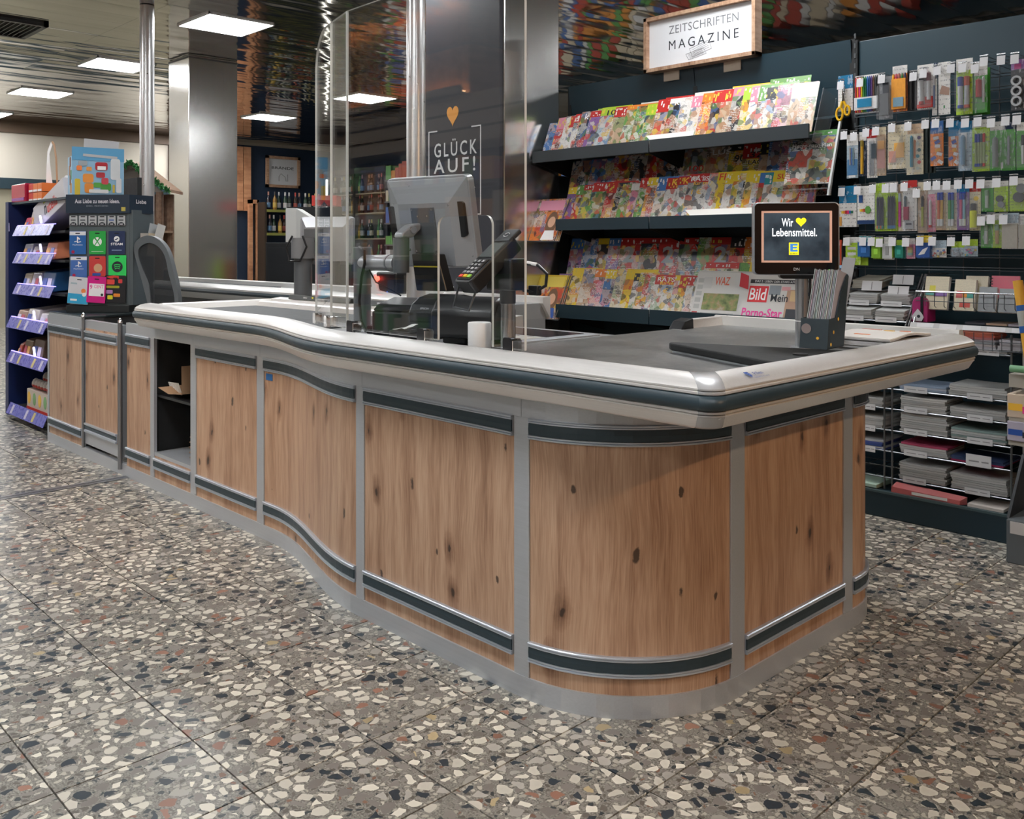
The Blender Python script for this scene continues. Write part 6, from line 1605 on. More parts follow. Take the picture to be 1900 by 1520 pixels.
        MB().prism_xz([(-w_ * 0.4, h_ * 0.4), (w_ * 0.4, h_ * 0.36), (w_ * 0.45, h_ * 0.5), (-w_ * 0.2, h_ * 0.56)], -0.002, -0.0005).build('hand_photo', P('hand_photo', (0.42, 0.26, 0.2), 0.5), t, local=True); blk('green_mark', 0, h_ * 0.15, 0.005, 0.012, (0.05, 0.3, 0.1), 0.002)
    elif kind == 'sheet': blk('beige_card', 0, h_ * 0.36, w_ * 0.92, h_ * 0.68, (0.6, 0.55, 0.45), 0.01); film(0.016, z_lo=0.0, z_hi=0.95)
    elif kind == 'bluepen':
        for q in range(3): sub(t, 'card_behind', cube_me, (0.012 + 0.01 * q, 0.018 + 0.018 * q, h_ * 0.5), (w_, 0.006, h_ * 0.94), (0.04, 0.06, 0.06))
        pen(-w_ * 0.16, h_ * 0.15, h_ * 0.62, (0.02, 0.25, 0.36), 0.007)
        for q, c_ in enumerate(((0.5, 0.55, 0.5), RED, (0.03, 0.25, 0.3), (0.02, 0.1, 0.1), (0.55, 0.6, 0.55), (0.12, 0.08, 0.2))): sub(t, 'sticker', disc_me, (w_ * 0.2 + (0.004 if q % 2 else -0.002), -0.001, h_ * (0.12 + 0.12 * q)), (0.008, 0.002, 0.008), c_)
        blk('orange_strip', w_ * 0.0, h_ * 0.5, w_ * 0.1, h_ * 0.36, (0.7, 0.2, 0.05), 0.002); film(0.016)
    elif kind == 'zig':
        if w_ > 0.055:
            for q in range(5): sub(t, 'card_behind', cube_me, (0.012 + 0.008 * q, 0.014 + 0.014 * q, h_ * 0.46), (w_, 0.004, h_ * 0.9), (0.4, 0.36, 0.36))
        R_ = random.Random(2)
        for q in range(7):
            x_ = R_.uniform(-0.3, 0.3) * w_; z_ = h_ * (0.08 + 0.09 * q)
            sub(t, 'zigzag_print', cube_me, (x_, -0.0015 - 0.0003 * q, z_), (w_ * 0.42, 0.002, h_ * 0.07), [WH, (0.05, 0.1, 0.4), WH, (0.85, 0.4, 0.03)][q % 4], (0, R_.uniform(-0.7, 0.7), 0))
        film(0.01)
    elif kind == 'corr': pen(-w_ * 0.12, h_ * 0.12, h_ * 0.6, (0.2, 0.35, 0.5), 0.01); blk('white_print', -w_ * 0.1, h_ * 0.6, w_ * 0.4, h_ * 0.34, WH, 0.002); film(0.024)
    elif kind == 'pens4':
        for i, c_ in enumerate((BLU, BLU, (0.03, 0.1, 0.12), RED)): pen(-w_ * 0.24 + w_ * 0.15 * i, h_ * 0.1, h_ * 0.62, (0.35, 0.42, 0.2), 0.0048, c_, 0.26, c_)
        film(0.012)
    elif kind == 'fatpen': pen(-0.004, h_ * 0.08, h_ * 0.6, (0.2, 0.23, 0.22), 0.011); blk('white_print', w_ * 0.35, h_ * 0.1, w_ * 0.15, h_ * 0.12, WH, 0.002); film(0.026)
    elif kind in ('thinpen', 'thinpen2', 'thinpen3'): pen(0, h_ * 0.12, h_ * 0.6, SIL if kind == 'thinpen' else (WH if kind == 'thinpen2' else (0.45, 0.5, 0.05)), 0.005, DK if kind != 'thinpen' else None, 0.35); film(0.013)
    elif kind in ('crayon', 'crayon2'):
        sub(t, 'carton', cube_me, (0, 0.014, h_ * 0.5), (w_, 0.022, h_), WH)
        n_ = 6
        for q in range(n_): blk('rainbow_print', -w_ * 0.3 + w_ * 0.11 * q, h_ * 0.36, w_ * 0.11, h_ * (0.09 - 0.012 * abs(q - 2.5)), RB[[3, 1, 0, 2, 6, 5][q]], 0.002)
        if kind == 'crayon2':
            sub(t, 'eye_print', disc_me, (w_ * 0.12, -0.0025, h_ * 0.37), (w_ * 0.17, 0.002, h_ * 0.1), (0.15, 0.4, 0.08)); blk('logo_print', -w_ * 0.3, h_ * 0.66, w_ * 0.22, h_ * 0.2, (0.02, 0.08, 0.25), 0.002); blk('navy_foot', 0, h_ * 0.05, w_ * 0.99, h_ * 0.1, (0.015, 0.05, 0.15), 0.002)
        else: blk('child_print', -w_ * 0.42, h_ * 0.14, w_ * 0.16, h_ * 0.22, (0.7, 0.35, 0.08), 0.002)
    elif kind in ('pencils', 'pencils2'):
        for i in range(4): pen(-w_ * 0.24 + w_ * 0.16 * i, h_ * 0.06, h_ * 0.66, (0.02, 0.035, 0.07), 0.0048, None, 0.2, [(0.6, 0.15, 0.04), (0.02, 0.25, 0.2), (0.6, 0.15, 0.04), (0.02, 0.25, 0.2)][i] if kind == 'pencils' else (0.03, 0.18, 0.4))
        film(0.012)
    elif kind in ('pinkpen2',): pen(0, h_ * 0.1, h_ * 0.7, (0.55, 0.08, 0.3), 0.006, (0.4, 0.45, 0.5), 0.25)
    elif kind == 'nail': blk('red_bottle', -w_ * 0.2, h_ * 0.35, w_ * 0.32, h_ * 0.26, (0.4, 0.01, 0.06), 0.014); pen(-w_ * 0.28, h_ * 0.48, h_ * 0.22, (0.05, 0.12, 0.16), 0.005); blk('white_box', 0, h_ * 0.12, w_ * 0.6, h_ * 0.16, (0.5, 0.5, 0.52), 0.01); blk('dark_ring', 0, h_ * 0.14, w_ * 0.4, h_ * 0.03, DK, 0.002, 0.0105); film(0.02)
    elif kind == 'whitepen': pen(-0.002, h_ * 0.1, h_ * 0.6, WH, 0.006, None, 0.2, RED); film(0.014)
    elif kind in ('twopen', 'twopen2', 'twopen3'):
        cs = {'twopen': ((0.75, 0.2, 0.1), (0.75, 0.45, 0.08)), 'twopen2': ((0.08, 0.4, 0.08), (0.03, 0.3, 0.25)), 'twopen3': ((0.75, 0.15, 0.3), (0.25, 0.5, 0.65))}[kind]
        for x_, c_ in ((-0.006, cs[0]), (0.007, cs[1])): pen(x_, h_ * 0.1, h_ * 0.72, c_, 0.0058, BLU, 0.22, None); sub(t, 'pen_end', pen_me, (x_, -0.007, h_ * 0.1 - 0.002), (0.0135, 0.0135, h_ * 0.16), WH)
        film(0.016)
    elif kind == 'highl': pen(-0.002, h_ * 0.06, h_ * 0.36, (0.75, 0.78, 0.01), 0.0145); pen(-0.002, h_ * 0.42, h_ * 0.14, (0.05, 0.055, 0.06), 0.012); sub(t, 'yellow_badge', disc_me, (0.004, -0.002, h_ * 0.66), (0.01, 0.002, 0.01), (0.8, 0.55, 0.05)); film(0.032)
    elif kind in ('tube', 'tube2', 'tube3'): pen(0, h_ * 0.12, h_ * 0.55, (0.6, 0.65, 0.62) if kind != 'tube3' else (0.6, 0.4, 0.2), 0.007, (0.3, 0.45, 0.3), 0.3); film(0.018)
    elif kind in ('corrector', 'corrector2'):
        s0 = 1.0 if kind == 'corrector' else 1.5
        sub(t, 'roller', disc_me, (-0.002, -0.01, h_ * 0.42), (0.014 * s0, 0.014, 0.014 * s0), (0.07, 0.08, 0.09)); sub(t, 'roller', disc_me, (0.004 * s0 * s0, -0.011, h_ * 0.42 + 0.024 * s0 * (1 if s0 > 1 else -1)), (0.013 * s0, 0.014, 0.013 * s0), (0.25, 0.26, 0.28)); film(0.026)
    elif kind == 'redframe': blk('dark_face', -0.002, h_ * 0.45, w_ * 0.7, h_ * 0.75, (0.03, 0.05, 0.06), 0.003); blk('red_edge', w_ * 0.4, h_ * 0.5, w_ * 0.16, h_, (0.6, 0.08, 0.03), 0.004)
    elif kind == 'label':
        for q in range(3): blk('white_label', -w_ * 0.08, h_ * (0.2 + 0.2 * q), w_ * 0.55, h_ * 0.1, WH, 0.002)
        sub(t, 'card_behind', cube_me, (0.03, 0.03, h_ * 0.2), (w_ * 0.8, 0.006, h_ * 0.42), PAL['l'])
    elif kind in ('boxb', 'boxg', 'boxw', 'boxe', 'boxn'):
        col = {'boxb': (0.02, 0.12, 0.35), 'boxg': (0.25, 0.5, 0.04), 'boxw': (0.6, 0.62, 0.62), 'boxe': (0.02, 0.26, 0.2), 'boxn': (0.03, 0.1, 0.35)}[kind]
        blk('box', 0, h_ * 0.38, w_ * 0.9, h_ * 0.66, col, 0.022)
        if kind == 'boxn': blk('yellow_stripe', 0, h_ * 0.74, w_ * 0.9, h_ * 0.1, (0.7, 0.5, 0.05), 0.002, 0.022); MB().prism_xz([(-w_ * 0.3, h_ * 0.15), (w_ * 0.1, h_ * 0.2), (w_ * 0.35, h_ * 0.5), (0, h_ * 0.4)], -0.0245, -0.0225).build('white_shape', WINK, t, local=True)
        elif kind == 'boxw': blk('lime_side', w_ * 0.47, h_ * 0.4, w_ * 0.08, h_ * 0.6, (0.3, 0.5, 0.05), 0.02); blk('grey_print', 0, h_ * 0.4, w_ * 0.3, h_ * 0.4, (0.35, 0.36, 0.37), 0.002, 0.022)
        else: blk('print_mark', 0, h_ * 0.35, w_ * 0.4, h_ * 0.25, tuple(min(1, q * 1.8 + 0.03) for q in col), 0.002, 0.022)
    elif kind == 'eras': 
        for q, c_ in enumerate(((0.6, 0.15, 0.2), (0.65, 0.4, 0.1), (0.6, 0.55, 0.2), (0.3, 0.5, 0.4))): blk('eraser_band', 0, h_ * (0.62 - 0.13 * q), w_ * 0.5, h_ * 0.13, c_, 0.012)
        film(0.016)
    elif kind in ('pins', 'clips', 'clips2'):
        R_ = random.Random(len(label)); mb = {}
        cols = [(0.6, 0.1, 0.08), WH, (0.1, 0.2, 0.5), (0.7, 0.5, 0.1), (0.3, 0.25, 0.2)] if kind == 'pins' else ([SIL] if kind == 'clips' else [(0.5, 0.06, 0.25), (0.05, 0.3, 0.35), (0.6, 0.4, 0.05), SIL])
        for q in range(14): sub(t, 'pin' if kind == 'pins' else 'clip', disc_me, (R_.uniform(-0.4, 0.4) * w_, -0.005 - R_.random() * 0.004, h_ * R_.uniform(0.06, 0.42)), (0.0045, 0.006, 0.0045), cols[q % len(cols)])
        film(0.016, z_hi=0.5)
    return t


for q in PACKS: pack(*q)

# ---- lower wire racks -------------------------------------------------
WR = P('rack_wire', (0.16, 0.17, 0.18), 0.3, 0.7)
lr_ = thing('notebook_rack', 'lower wire shelf rack filled with stacked exercise books', 'rack', (-1.55, 4.2, 0.115))
LZ = [0.755, 0.567, 0.478, 0.382, 0.288, 0.170]
LX0, LX1 = -1.80, -1.31
for x in (LX0, LX1, LX0 - 0.035):
    MB().cyl((x, 4.075, 0.118), (x, 4.075, 0.84), 0.0045, n=8).cyl((x, 4.40, 0.118), (x, 4.40, 0.84), 0.0045, n=8).build('rack_post', WR, lr_, smooth=True)
for z_ in LZ:
    s_ = MB()
    s_.tube([(-2.16, 4.075, z_), (LX1, 4.075, z_)], 0.0035, n=6).tube([(-2.16, 4.40, z_), (LX1, 4.40, z_)], 0.003, n=6)
    for q in range(14): s_.tube([(-2.14 + 0.063 * q, 4.075, z_ - 0.003), (-2.14 + 0.063 * q, 4.40, z_ - 0.003)], 0.0016, n=5)
    s_.build('wire_shelf', WR, lr_, smooth=True)
tagl = P('shelf_tag', (0.62, 0.62, 0.63), 0.4)
R15 = random.Random(12)


def book_stack(x0, x1, z_, n_, th, cols, label, group, y0=4.085, depth=0.20, tag_x=None, tilt=0.0, tagw=0.10, tagh=0.026):
    for q in range(n_):
        w_ = x1 - x0 - R15.uniform(0, 0.012)
        mb = MB(); vs_ = []; nx = 6
        sag = R15.uniform(0.3, 1.0) * 0.004
        for lay in (0, th * 0.88):
            for i in range(nx + 1):
                u = i / nx
                for d in (0, depth): vs_.append((w_ * (u - 0.5), d, lay - sag * math.sin(PI * u) * (q / max(1, n_))))
        n2 = (nx + 1) * 2; fs_ = []
        for i in range(nx):
            a = i * 2
            fs_ += [(a, a + 1, a + 3, a + 2), (n2 + a, n2 + a + 2, n2 + a + 3, n2 + a + 1), (a, a + 2, n2 + a + 2, n2 + a), (a + 1, n2 + a + 1, n2 + a + 3, a + 3)]
        fs_ += [(0, n2, n2 + 1, 1), (nx * 2, nx * 2 + 1, n2 + nx * 2 + 1, n2 + nx * 2)]
        mb.add(vs_, fs_)
        o = mb.build('exercise_book', PAPER, None, local=True)
        o.data.transform(Matrix.Translation(Vector(o.location))); 
        o.location = (0, 0, 0)
        o.matrix_world = Matrix.Translation(((x0 + x1) / 2 + R15.uniform(-0.004, 0.004), y0 + R15.uniform(0, 0.006), z_ + 0.0042)) @ Matrix.Rotation(tilt, 4, 'X') @ Matrix.Translation((0, 0, q * th))
        o['base'] = cols[q % len(cols)]
        tag(o, '%s, %s from the bottom' % (label, ORD[q]), 'exercise book', group)
    if tag_x is not None:
        tg = MB().box(tag_x, y0 - 0.016, z_ - 0.004, tag_x + tagw, y0 - 0.0145, z_ - 0.004 + tagh).build('shelf_tag', tagl, lr_)
        for k_, (u, ww) in enumerate(((0.12, 0.4), (0.62, 0.28))):
            MB().box(tag_x + tagw * u, y0 - 0.0164, z_ + tagh * 0.3, tag_x + tagw * (u + ww), y0 - 0.0159, z_ + tagh * 0.42).build('tag_print', GINK, tg)


GR = [(0.6, 0.6, 0.58), (0.52, 0.53, 0.52), (0.66, 0.66, 0.64)]
book_stack(-1.775, -1.57, LZ[1], 3, 0.009, [(0.35, 0.45, 0.6), (0.5, 0.55, 0.65), (0.3, 0.4, 0.55)], 'film-wrapped bluish exercise book, second wire shelf, left stack', 'books wrapped in film', tag_x=-1.745)
book_stack(-1.56, -1.33, LZ[1], 5, 0.0095, GR, 'grey exercise book, second wire shelf, right stack', 'books, second shelf right', tag_x=-1.48)
book_stack(-1.77, -1.57, LZ[2], 7, 0.0088, GR, 'grey exercise book, third wire shelf, left stack', 'books, third shelf left', tag_x=-1.745)
book_stack(-1.555, -1.335, LZ[2], 4, 0.0095, GR, 'grey exercise book, third wire shelf, right stack', 'books, third shelf right', tag_x=-1.48)
book_stack(-1.77, -1.565, LZ[3], 9, 0.0092, GR, 'grey exercise book, fourth wire shelf, left stack', 'books, fourth shelf left', tag_x=-1.745)
book_stack(-1.555, -1.33, LZ[3], 5, 0.0095, [(0.6, 0.62, 0.6), (0.3, 0.42, 0.4), (0.55, 0.58, 0.58)], 'grey exercise book, fourth wire shelf, right stack', 'books, fourth shelf right', tag_x=-1.48)
book_stack(-1.775, -1.565, LZ[4], 5, 0.0092, [GR[0], (0.6, 0.62, 0.62), GR[2], GR[0], (0.5, 0.06, 0.14)], 'exercise book, red-topped stack of the fifth wire shelf', 'books, fifth shelf left', tag_x=-1.745)
book_stack(-1.555, -1.34, LZ[4], 3, 0.007, [(0.4, 0.02, 0.1), (0.05, 0.08, 0.2), (0.03, 0.06, 0.16)], 'flat folder, fifth wire shelf, right stack', 'folders, fifth shelf right', tag_x=-1.485, tagh=0.05)
book_stack(-1.775, -1.57, LZ[5], 8, 0.0095, GR, 'grey exercise book, bottom wire shelf, left stack', 'books, bottom shelf left', tag_x=-1.75)
book_stack(-1.555, -1.33, LZ[5], 7, 0.0095, GR, 'grey exercise book, bottom wire shelf, right stack', 'books, bottom shelf right', tag_x=-1.49)
book_stack(-1.46, -1.33, LZ[0], 2, 0.008, GR, 'grey exercise book, top wire shelf', 'books, top wire shelf', tag_x=-1.455)
for q, z_ in enumerate(LZ[1:5]):
    cols = [GR, GR, GR, [(0.08, 0.12, 0.4), (0.55, 0.56, 0.58), (0.05, 0.1, 0.35)]][q]
    book_stack(-2.14, -1.845, z_ - 0.01, [4, 5, 6, 5][q], 0.0095, cols, 'exercise book half hidden by the counter end, %s visible level' % ORD[q], 'books behind the counter end, %s level' % ORD[q], tag_x=-1.925, tagw=0.05)
# red film pack and magazines on the gondola base
o = MB().hexa([(-1.79, 4.042, 0.119), (-1.50, 4.042, 0.119), (-1.48, 4.07, 0.119), (-1.78, 4.075, 0.119), (-1.79, 4.045, 0.142), (-1.50, 4.045, 0.135), (-1.48, 4.07, 0.15), (-1.78, 4.075, 0.16)]).single('film_pack', P('film_pack_red', (0.45, 0.12, 0.12), 0.2), 'red and white film-wrapped pack lying on the gondola base', 'pack')
MB().box(-1.70, 4.0405, 0.124, -1.55, 4.0415, 0.136).build('white_print', WINK, o)
MB().box(-1.47, 4.045, 0.119, -1.33, 4.20, 0.131).single('orange_pad', P('pad_white', (0.66, 0.6, 0.55), 0.5), 'thin pad with orange corner on the gondola base', 'pad')
MB().hexa([(-2.1, 4.05, 0.119), (-1.86, 4.05, 0.119), (-1.85, 4.2, 0.119), (-2.1, 4.2, 0.119), (-2.1, 4.05, 0.135), (-1.86, 4.05, 0.135), (-1.85, 4.2, 0.145), (-2.1, 4.2, 0.145)]).single('mint_pad', P('pad_mint', (0.45, 0.62, 0.52), 0.5), 'mint green pad with orange print beside the counter end', 'pad', bevel=0.002)

# ---- upper slanted rack with stacks (left) and card rack (right)
ur = thing('slanted_rack', 'slanted wire rack with stacked pads behind the leaflet holder', 'rack', (-1.95, 4.2, 0.80))
for x in (-2.165, -1.735, -1.722):
    MB().tube([(x, 4.06, 0.85), (x, 4.24, 1.075), (x, 4.44, 1.075)], 0.0045, n=8).build('side_wire', WIRE, ur, smooth=True)
UZ = [(0.868, 4.075), (0.936, 4.13), (1.0, 4.185)]
for k_, (z_, y_) in enumerate(UZ):
    s_ = MB().tube([(-2.165, y_ - 0.008, z_), (-1.735, y_ - 0.008, z_)], 0.003, n=6)
    for q in range(9): s_.tube([(-2.14 + 0.05 * q, y_ - 0.008, z_), (-2.14 + 0.05 * q, y_ + 0.22, z_ + 0.03)], 0.0016, n=5)
    s_.build('wire_shelf', WR, ur, smooth=True)
for k_, (z_, y_) in enumerate(UZ[:2]):
    for c_, (x0, x1) in enumerate(((-2.15, -2.04), (-2.03, -1.89), (-1.88, -1.745))):
        book_stack(x0, x1, z_ + 0.002, 5, 0.0085, GR, 'grey pad, %s stack of the %s slanted shelf' % (['left', 'middle', 'right'][c_], ['lowest', 'second'][k_]), 'pads %d %d' % (k_, c_), y0=y_, depth=0.18, tilt=0.13)
        tg = MB().box(x0 + 0.01, y_ - 0.015, z_ - 0.004, x0 + 0.105, y_ - 0.0135, z_ + 0.019).build('shelf_tag', tagl, ur)
        MB().box(x0 + 0.02, y_ - 0.0154, z_ + 0.006, x0 + 0.09, y_ - 0.0149, z_ + 0.009).build('tag_print', GINK, tg)
z_, y_ = UZ[2]
book_stack(-2.04, -1.90, z_ + 0.002, 5, 0.008, [(0.6, 0.57, 0.48), (0.62, 0.6, 0.52)], 'cream pad stacked on the upper slanted shelf', 'cream pads', y0=y_, depth=0.16, tilt=0.13)
book_stack(-1.88, -1.75, z_ + 0.002, 3, 0.012, [(0.03, 0.06, 0.07)], 'dark folder stacked on the upper slanted shelf', 'dark folders', y0=y_ + 0.03, depth=0.16, tilt=0.13)
for (x0, zz, yy) in ((-1.985, 1.02, 4.165), (-1.86, 1.0, 4.16), (-1.855, 1.05, 4.20)):
    tg = MB().hexa([(x0, yy, zz - 0.022), (x0 + 0.095, yy, zz - 0.022), (x0 + 0.095, yy + 0.0015, zz - 0.022), (x0, yy + 0.0015, zz - 0.022), (x0, yy + 0.012, zz + 0.022), (x0 + 0.095, yy + 0.012, zz + 0.022), (x0 + 0.095, yy + 0.0135, zz + 0.022), (x0, yy + 0.0135, zz + 0.022)]).build('double_tag', tagl, ur)
    MB().hexa([(x0 + 0.046, yy - 0.0006, zz - 0.018), (x0 + 0.049, yy - 0.0006, zz - 0.018), (x0 + 0.049, yy, zz - 0.018), (x0 + 0.046, yy, zz - 0.018), (x0 + 0.046, yy + 0.010, zz + 0.018), (x0 + 0.049, yy + 0.010, zz + 0.018), (x0 + 0.049, yy + 0.0108, zz + 0.018), (x0 + 0.046, yy + 0.0108, zz + 0.018)]).build('tag_print', GINK, tg)
# cellophane packs behind the screen
for q, (x, z_, c_) in enumerate(((-2.15, 1.035, (0.25, 0.35, 0.5)), (-2.14, 1.062, (0.55, 0.57, 0.58)), (-2.12, 1.09, (0.22, 0.36, 0.55)))):
    mb = MB().lathe([(0.001, 0), (0.045, 0.003), (0.06, 0.012), (0.045, 0.022), (0.001, 0.025)], 0, 0, n=14)
    o = mb.build('tissue_pack', OBJC, None, smooth=True); o.scale = (1.5, 1.0, 1.0); o.location = (x + 0.02, 4.15 + 0.01 * q, z_); o['base'] = c_
    tag(o, ['lowest', 'middle', 'top'][q] + ' blue and white film pack in the pile right of the customer screen', 'film pack')

cr_ = thing('card_basket', 'wire basket of greeting cards and pads on the right gondola', 'basket', (-1.5, 4.1, 0.85))
for x in (-1.70, -1.215):
    MB().tube([(x, 4.06, 0.86), (x, 4.20, 1.075), (x, 4.44, 1.075)], 0.0045, n=8).build('side_wire', WIRE, cr_, smooth=True)
fr_ = MB().tube([(-1.70, 4.085, 1.005), (-1.215, 4.085, 1.005)], 0.0035, n=6)
fr_.build('front_rail', WIRE, cr_, smooth=True)
for q in range(12):
    x = -1.66 + 0.04 * q
    MB().tube([(x, 4.085, 1.005), (x, 4.085, 0.945), (x, 4.13, 0.925), (x, 4.3, 0.925)], 0.0018, n=5).build('bar', DWIRE, cr_, smooth=True)
MB().tube([(-1.70, 4.085, 0.965), (-1.215, 4.085, 0.965)], 0.0018, n=5).build('cross_wire', DWIRE, cr_, smooth=True)
for q, (x0, w_, h_, b, a, y_, lab) in enumerate(((-1.675, 0.10, 0.145, 'c', 'w', 4.10, 'cream card pad with green and violet landscape print, leftmost in the basket'), (-1.55, 0.085, 0.135, 'c', 'w', 4.10, 'cream card pad with red and orange print in the basket'),
                                      (-1.52, 0.09, 0.15, 'c', 'l', 4.135, 'cream card standing behind the red print pad'), (-1.45, 0.07, 0.105, 'K', 's', 4.10, 'clear grey box of cards in the basket'), (-1.37, 0.07, 0.10, 'K', 's', 4.10, 'second clear grey box of cards in the basket'))):
    o, M_ = magazine(x0, y_, 0.93, w_, h_, 0.02, 0.0, math.radians(14), PAL[b], PAL[a], R15.uniform(0, 30), lab, style=2, name='card_pad')
    o['category'] = 'card pad'
    if b == 'c' and q < 2:
        for (u0, u1, v0, v1, c_) in (((0.05, 0.5, 0.42, 0.55, (0.1, 0.35, 0.3)), (0.2, 0.45, 0.55, 0.72, (0.6, 0.55, 0.08)), (0.4, 0.95, 0.4, 0.54, (0.25, 0.15, 0.4))) if q == 0 else ((0.1, 0.4, 0.4, 0.62, (0.6, 0.15, 0.15)), (0.4, 0.62, 0.42, 0.6, (0.75, 0.3, 0.05)), (0.62, 0.95, 0.4, 0.58, (0.1, 0.4, 0.35)), (0.3, 0.8, 0.1, 0.26, (0.55, 0.1, 0.08)))):
            pm = MB().box(u0, -0.04, v0, u1, 0.0, v1).build('printed_shape', OBJM, o, local=True); pm['base'] = c_
o, M_ = magazine(-1.42, 4.16, 0.985, 0.11, 0.095, 0.01, 0, math.radians(12), (0.75, 0.09, 0.16), (0.75, 0.09, 0.16), 2, 'coral pink spiral notepad at the back of the card basket', style=2, name='spiral_pad'); o['category'] = 'notepad'
for q in range(7): MB().box(0.01, -0.25, 0.08 + 0.13 * q, 0.06, 0.4, 0.12 + 0.13 * q).build('spiral_ring', BLACK, o, local=True)
# magenta pouch with round tag
t = thing('pencil_case', 'magenta rounded pencil case with a black band and white drop tag', 'pencil case', (-1.685, 4.085, 0.872))
MB().prism_xz([(-0.032, 0), (0.035, 0), (0.035, 0.08)] + [(0.0015 + 0.0335 * math.cos(math.radians(a)), 0.08 + 0.03 * math.sin(math.radians(a))) for a in range(15, 180, 15)] + [(-0.032, 0.08)], 0, 0.09).build('body', P('magenta', (0.35, 0.015, 0.13), 0.5), t, local=True, bevel=0.004)
MB().box(0.006, -0.003, 0.001, 0.018, 0.093, 0.112).build('band', BLACK, t, local=True)
MB().prism_xz([(-0.022, 0.004), (0.012, 0.004), (0.022, 0.022), (0.014, 0.036), (-0.004, 0.058), (-0.022, 0.036), (-0.03, 0.022)], -0.007, -0.004).build('drop_tag', P('tag_grey', (0.55, 0.55, 0.58), 0.5), t, local=True)
MB().prism_xz(circ(0.0, 0.025, 0.007, 14), -0.0078, -0.0068).build('tag_logo', INK, t, local=True)
# label rail and lower basket
MB().hexa([(-1.71, 4.045, 0.852), (-1.215, 4.045, 0.852), (-1.215, 4.06, 0.852), (-1.71, 4.06, 0.852), (-1.71, 4.055, 0.872), (-1.215, 4.055, 0.872), (-1.215, 4.06, 0.872), (-1.71, 4.06, 0.872)]).build('label_rail', P('rail_label', (0.5, 0.5, 0.5), 0.4), cr_)
for q in range(5): MB().hexa([(-1.68 + 0.095 * q, 4.044, 0.853), (-1.61 + 0.095 * q, 4.044, 0.853), (-1.61 + 0.095 * q, 4.0445, 0.853), (-1.68 + 0.095 * q, 4.0445, 0.853), (-1.68 + 0.095 * q, 4.0535, 0.871), (-1.61 + 0.095 * q, 4.0535, 0.871), (-1.61 + 0.095 * q, 4.0545, 0.871), (-1.68 + 0.095 * q, 4.0545, 0.871)]).build('rail_tag', tagl, cr_)
lb = thing('pad_basket', 'lower wire basket with coral and white pads below the label rail', 'basket', (-1.4, 4.1, 0.76))
for q in range(9):
    x = -1.52 + 0.036 * q
    MB().tube([(x, 4.055, 0.845), (x, 4.055, 0.772), (x, 4.3, 0.772)], 0.0016, n=5).build('bar', DWIRE, lb, smooth=True)
MB().tube([(-1.53, 4.055, 0.81), (-1.215, 4.055, 0.81)], 0.0016, n=5).tube([(-1.53, 4.055, 0.775), (-1.215, 4.055, 0.775)], 0.002, n=5).build('cross_wire', DWIRE, lb, smooth=True)
for q, (x0, x1, n_, cols, lab) in enumerate(((-1.52, -1.37, 7, [(0.5, 0.5, 0.55), (0.55, 0.5, 0.5), (0.45, 0.5, 0.55), (0.5, 0.45, 0.5), (0.55, 0.2, 0.2), (0.7, 0.16, 0.1), (0.72, 0.2, 0.12)], 'coral or grey pad, lower basket, left stack'), (-1.36, -1.23, 5, [(0.6, 0.58, 0.62)], 'white note block, lower basket, right stack'))):
    book_stack(x0, x1, 0.773, n_, 0.0095 if q == 0 else 0.0085, cols, lab, 'basket pads %d' % q, y0=4.07, depth=0.14)
for q in range(3):
    MB().box(-1.50 + 0.085 * q, 4.10, 0.874, -1.42 + 0.085 * q, 4.25, 0.882).single('photo_card', [P('photo_dark', (0.05, 0.055, 0.07), 0.4), P('photo_tan', (0.35, 0.25, 0.18), 0.4), P('photo_lilac', (0.4, 0.37, 0.42), 0.4)][q], ['dark', 'tan', 'lilac'][q] + ' picture card lying flat above the label rail', 'card')

# ---- yellow roll stand at the right picture edge
rs = thing('sale_display', 'grey sales display with boxes at the right picture edge', 'display', (-1.13, 3.85, 0.0))
MB().box(-1.24, 3.80, 0.0, -1.0, 4.02, 0.165).build('tray', P('tray_grey', (0.12, 0.14, 0.155), 0.5), rs, bevel=0.004)
MB().prism_yz([(3.82, 0.165), (4.01, 0.165), (4.01, 0.38), (3.99, 0.38)], -1.245, -1.235).build('tray_side', P('tray_dark', (0.02, 0.025, 0.03), 0.5), rs)
MB().box(-1.225, 3.795, 0.115, -1.16, 3.799, 0.16).build('price_card', tagl, rs)
MB().box(-1.245, 4.0, 0.165, -1.0, 4.02, 0.92).build('back_board', P('board_grey', (0.3, 0.3, 0.3), 0.6), rs)
MB().box(-1.25, 3.86, 0.53, -1.0, 4.0, 0.545).box(-1.25, 3.86, 0.66, -1.0, 4.0, 0.71).build('shelf', P('shelf_sand', (0.4, 0.38, 0.33), 0.5), rs)
for q, (z_, h_, m_, lab) in enumerate(((0.545, 0.09, P('box_fruit', (0.6, 0.5, 0.4), 0.5), 'white carton with orange and yellow fruit print at the right edge'), (0.455, 0.075, P('box_violet', (0.42, 0.4, 0.5), 0.5), 'lilac carton under the fruit print carton at the right edge'))):
    t = thing('small_carton', lab, 'carton', (-1.19, 3.9, z_))
    MB().box(-1.255, 3.855, z_, -1.05, 3.99, z_ + h_).build('carton', m_, t, bevel=0.003)
    MB().box(-1.25, 3.8535, z_ + h_ * 0.3, -1.2, 3.8545, z_ + h_ * 0.6).build('print_patch', [YINK, BINK][q], t)
    MB().box(-1.2, 3.8535, z_ + h_ * 0.2, -1.16, 3.8545, z_ + h_ * 0.5).build('print_patch', [PINKI, INK][q], t)
MB().box(-1.255, 3.87, 0.435, -1.02, 3.99, 0.455).build('shelf', P('shelf_sand', (0.4, 0.38, 0.33), 0.5), rs)
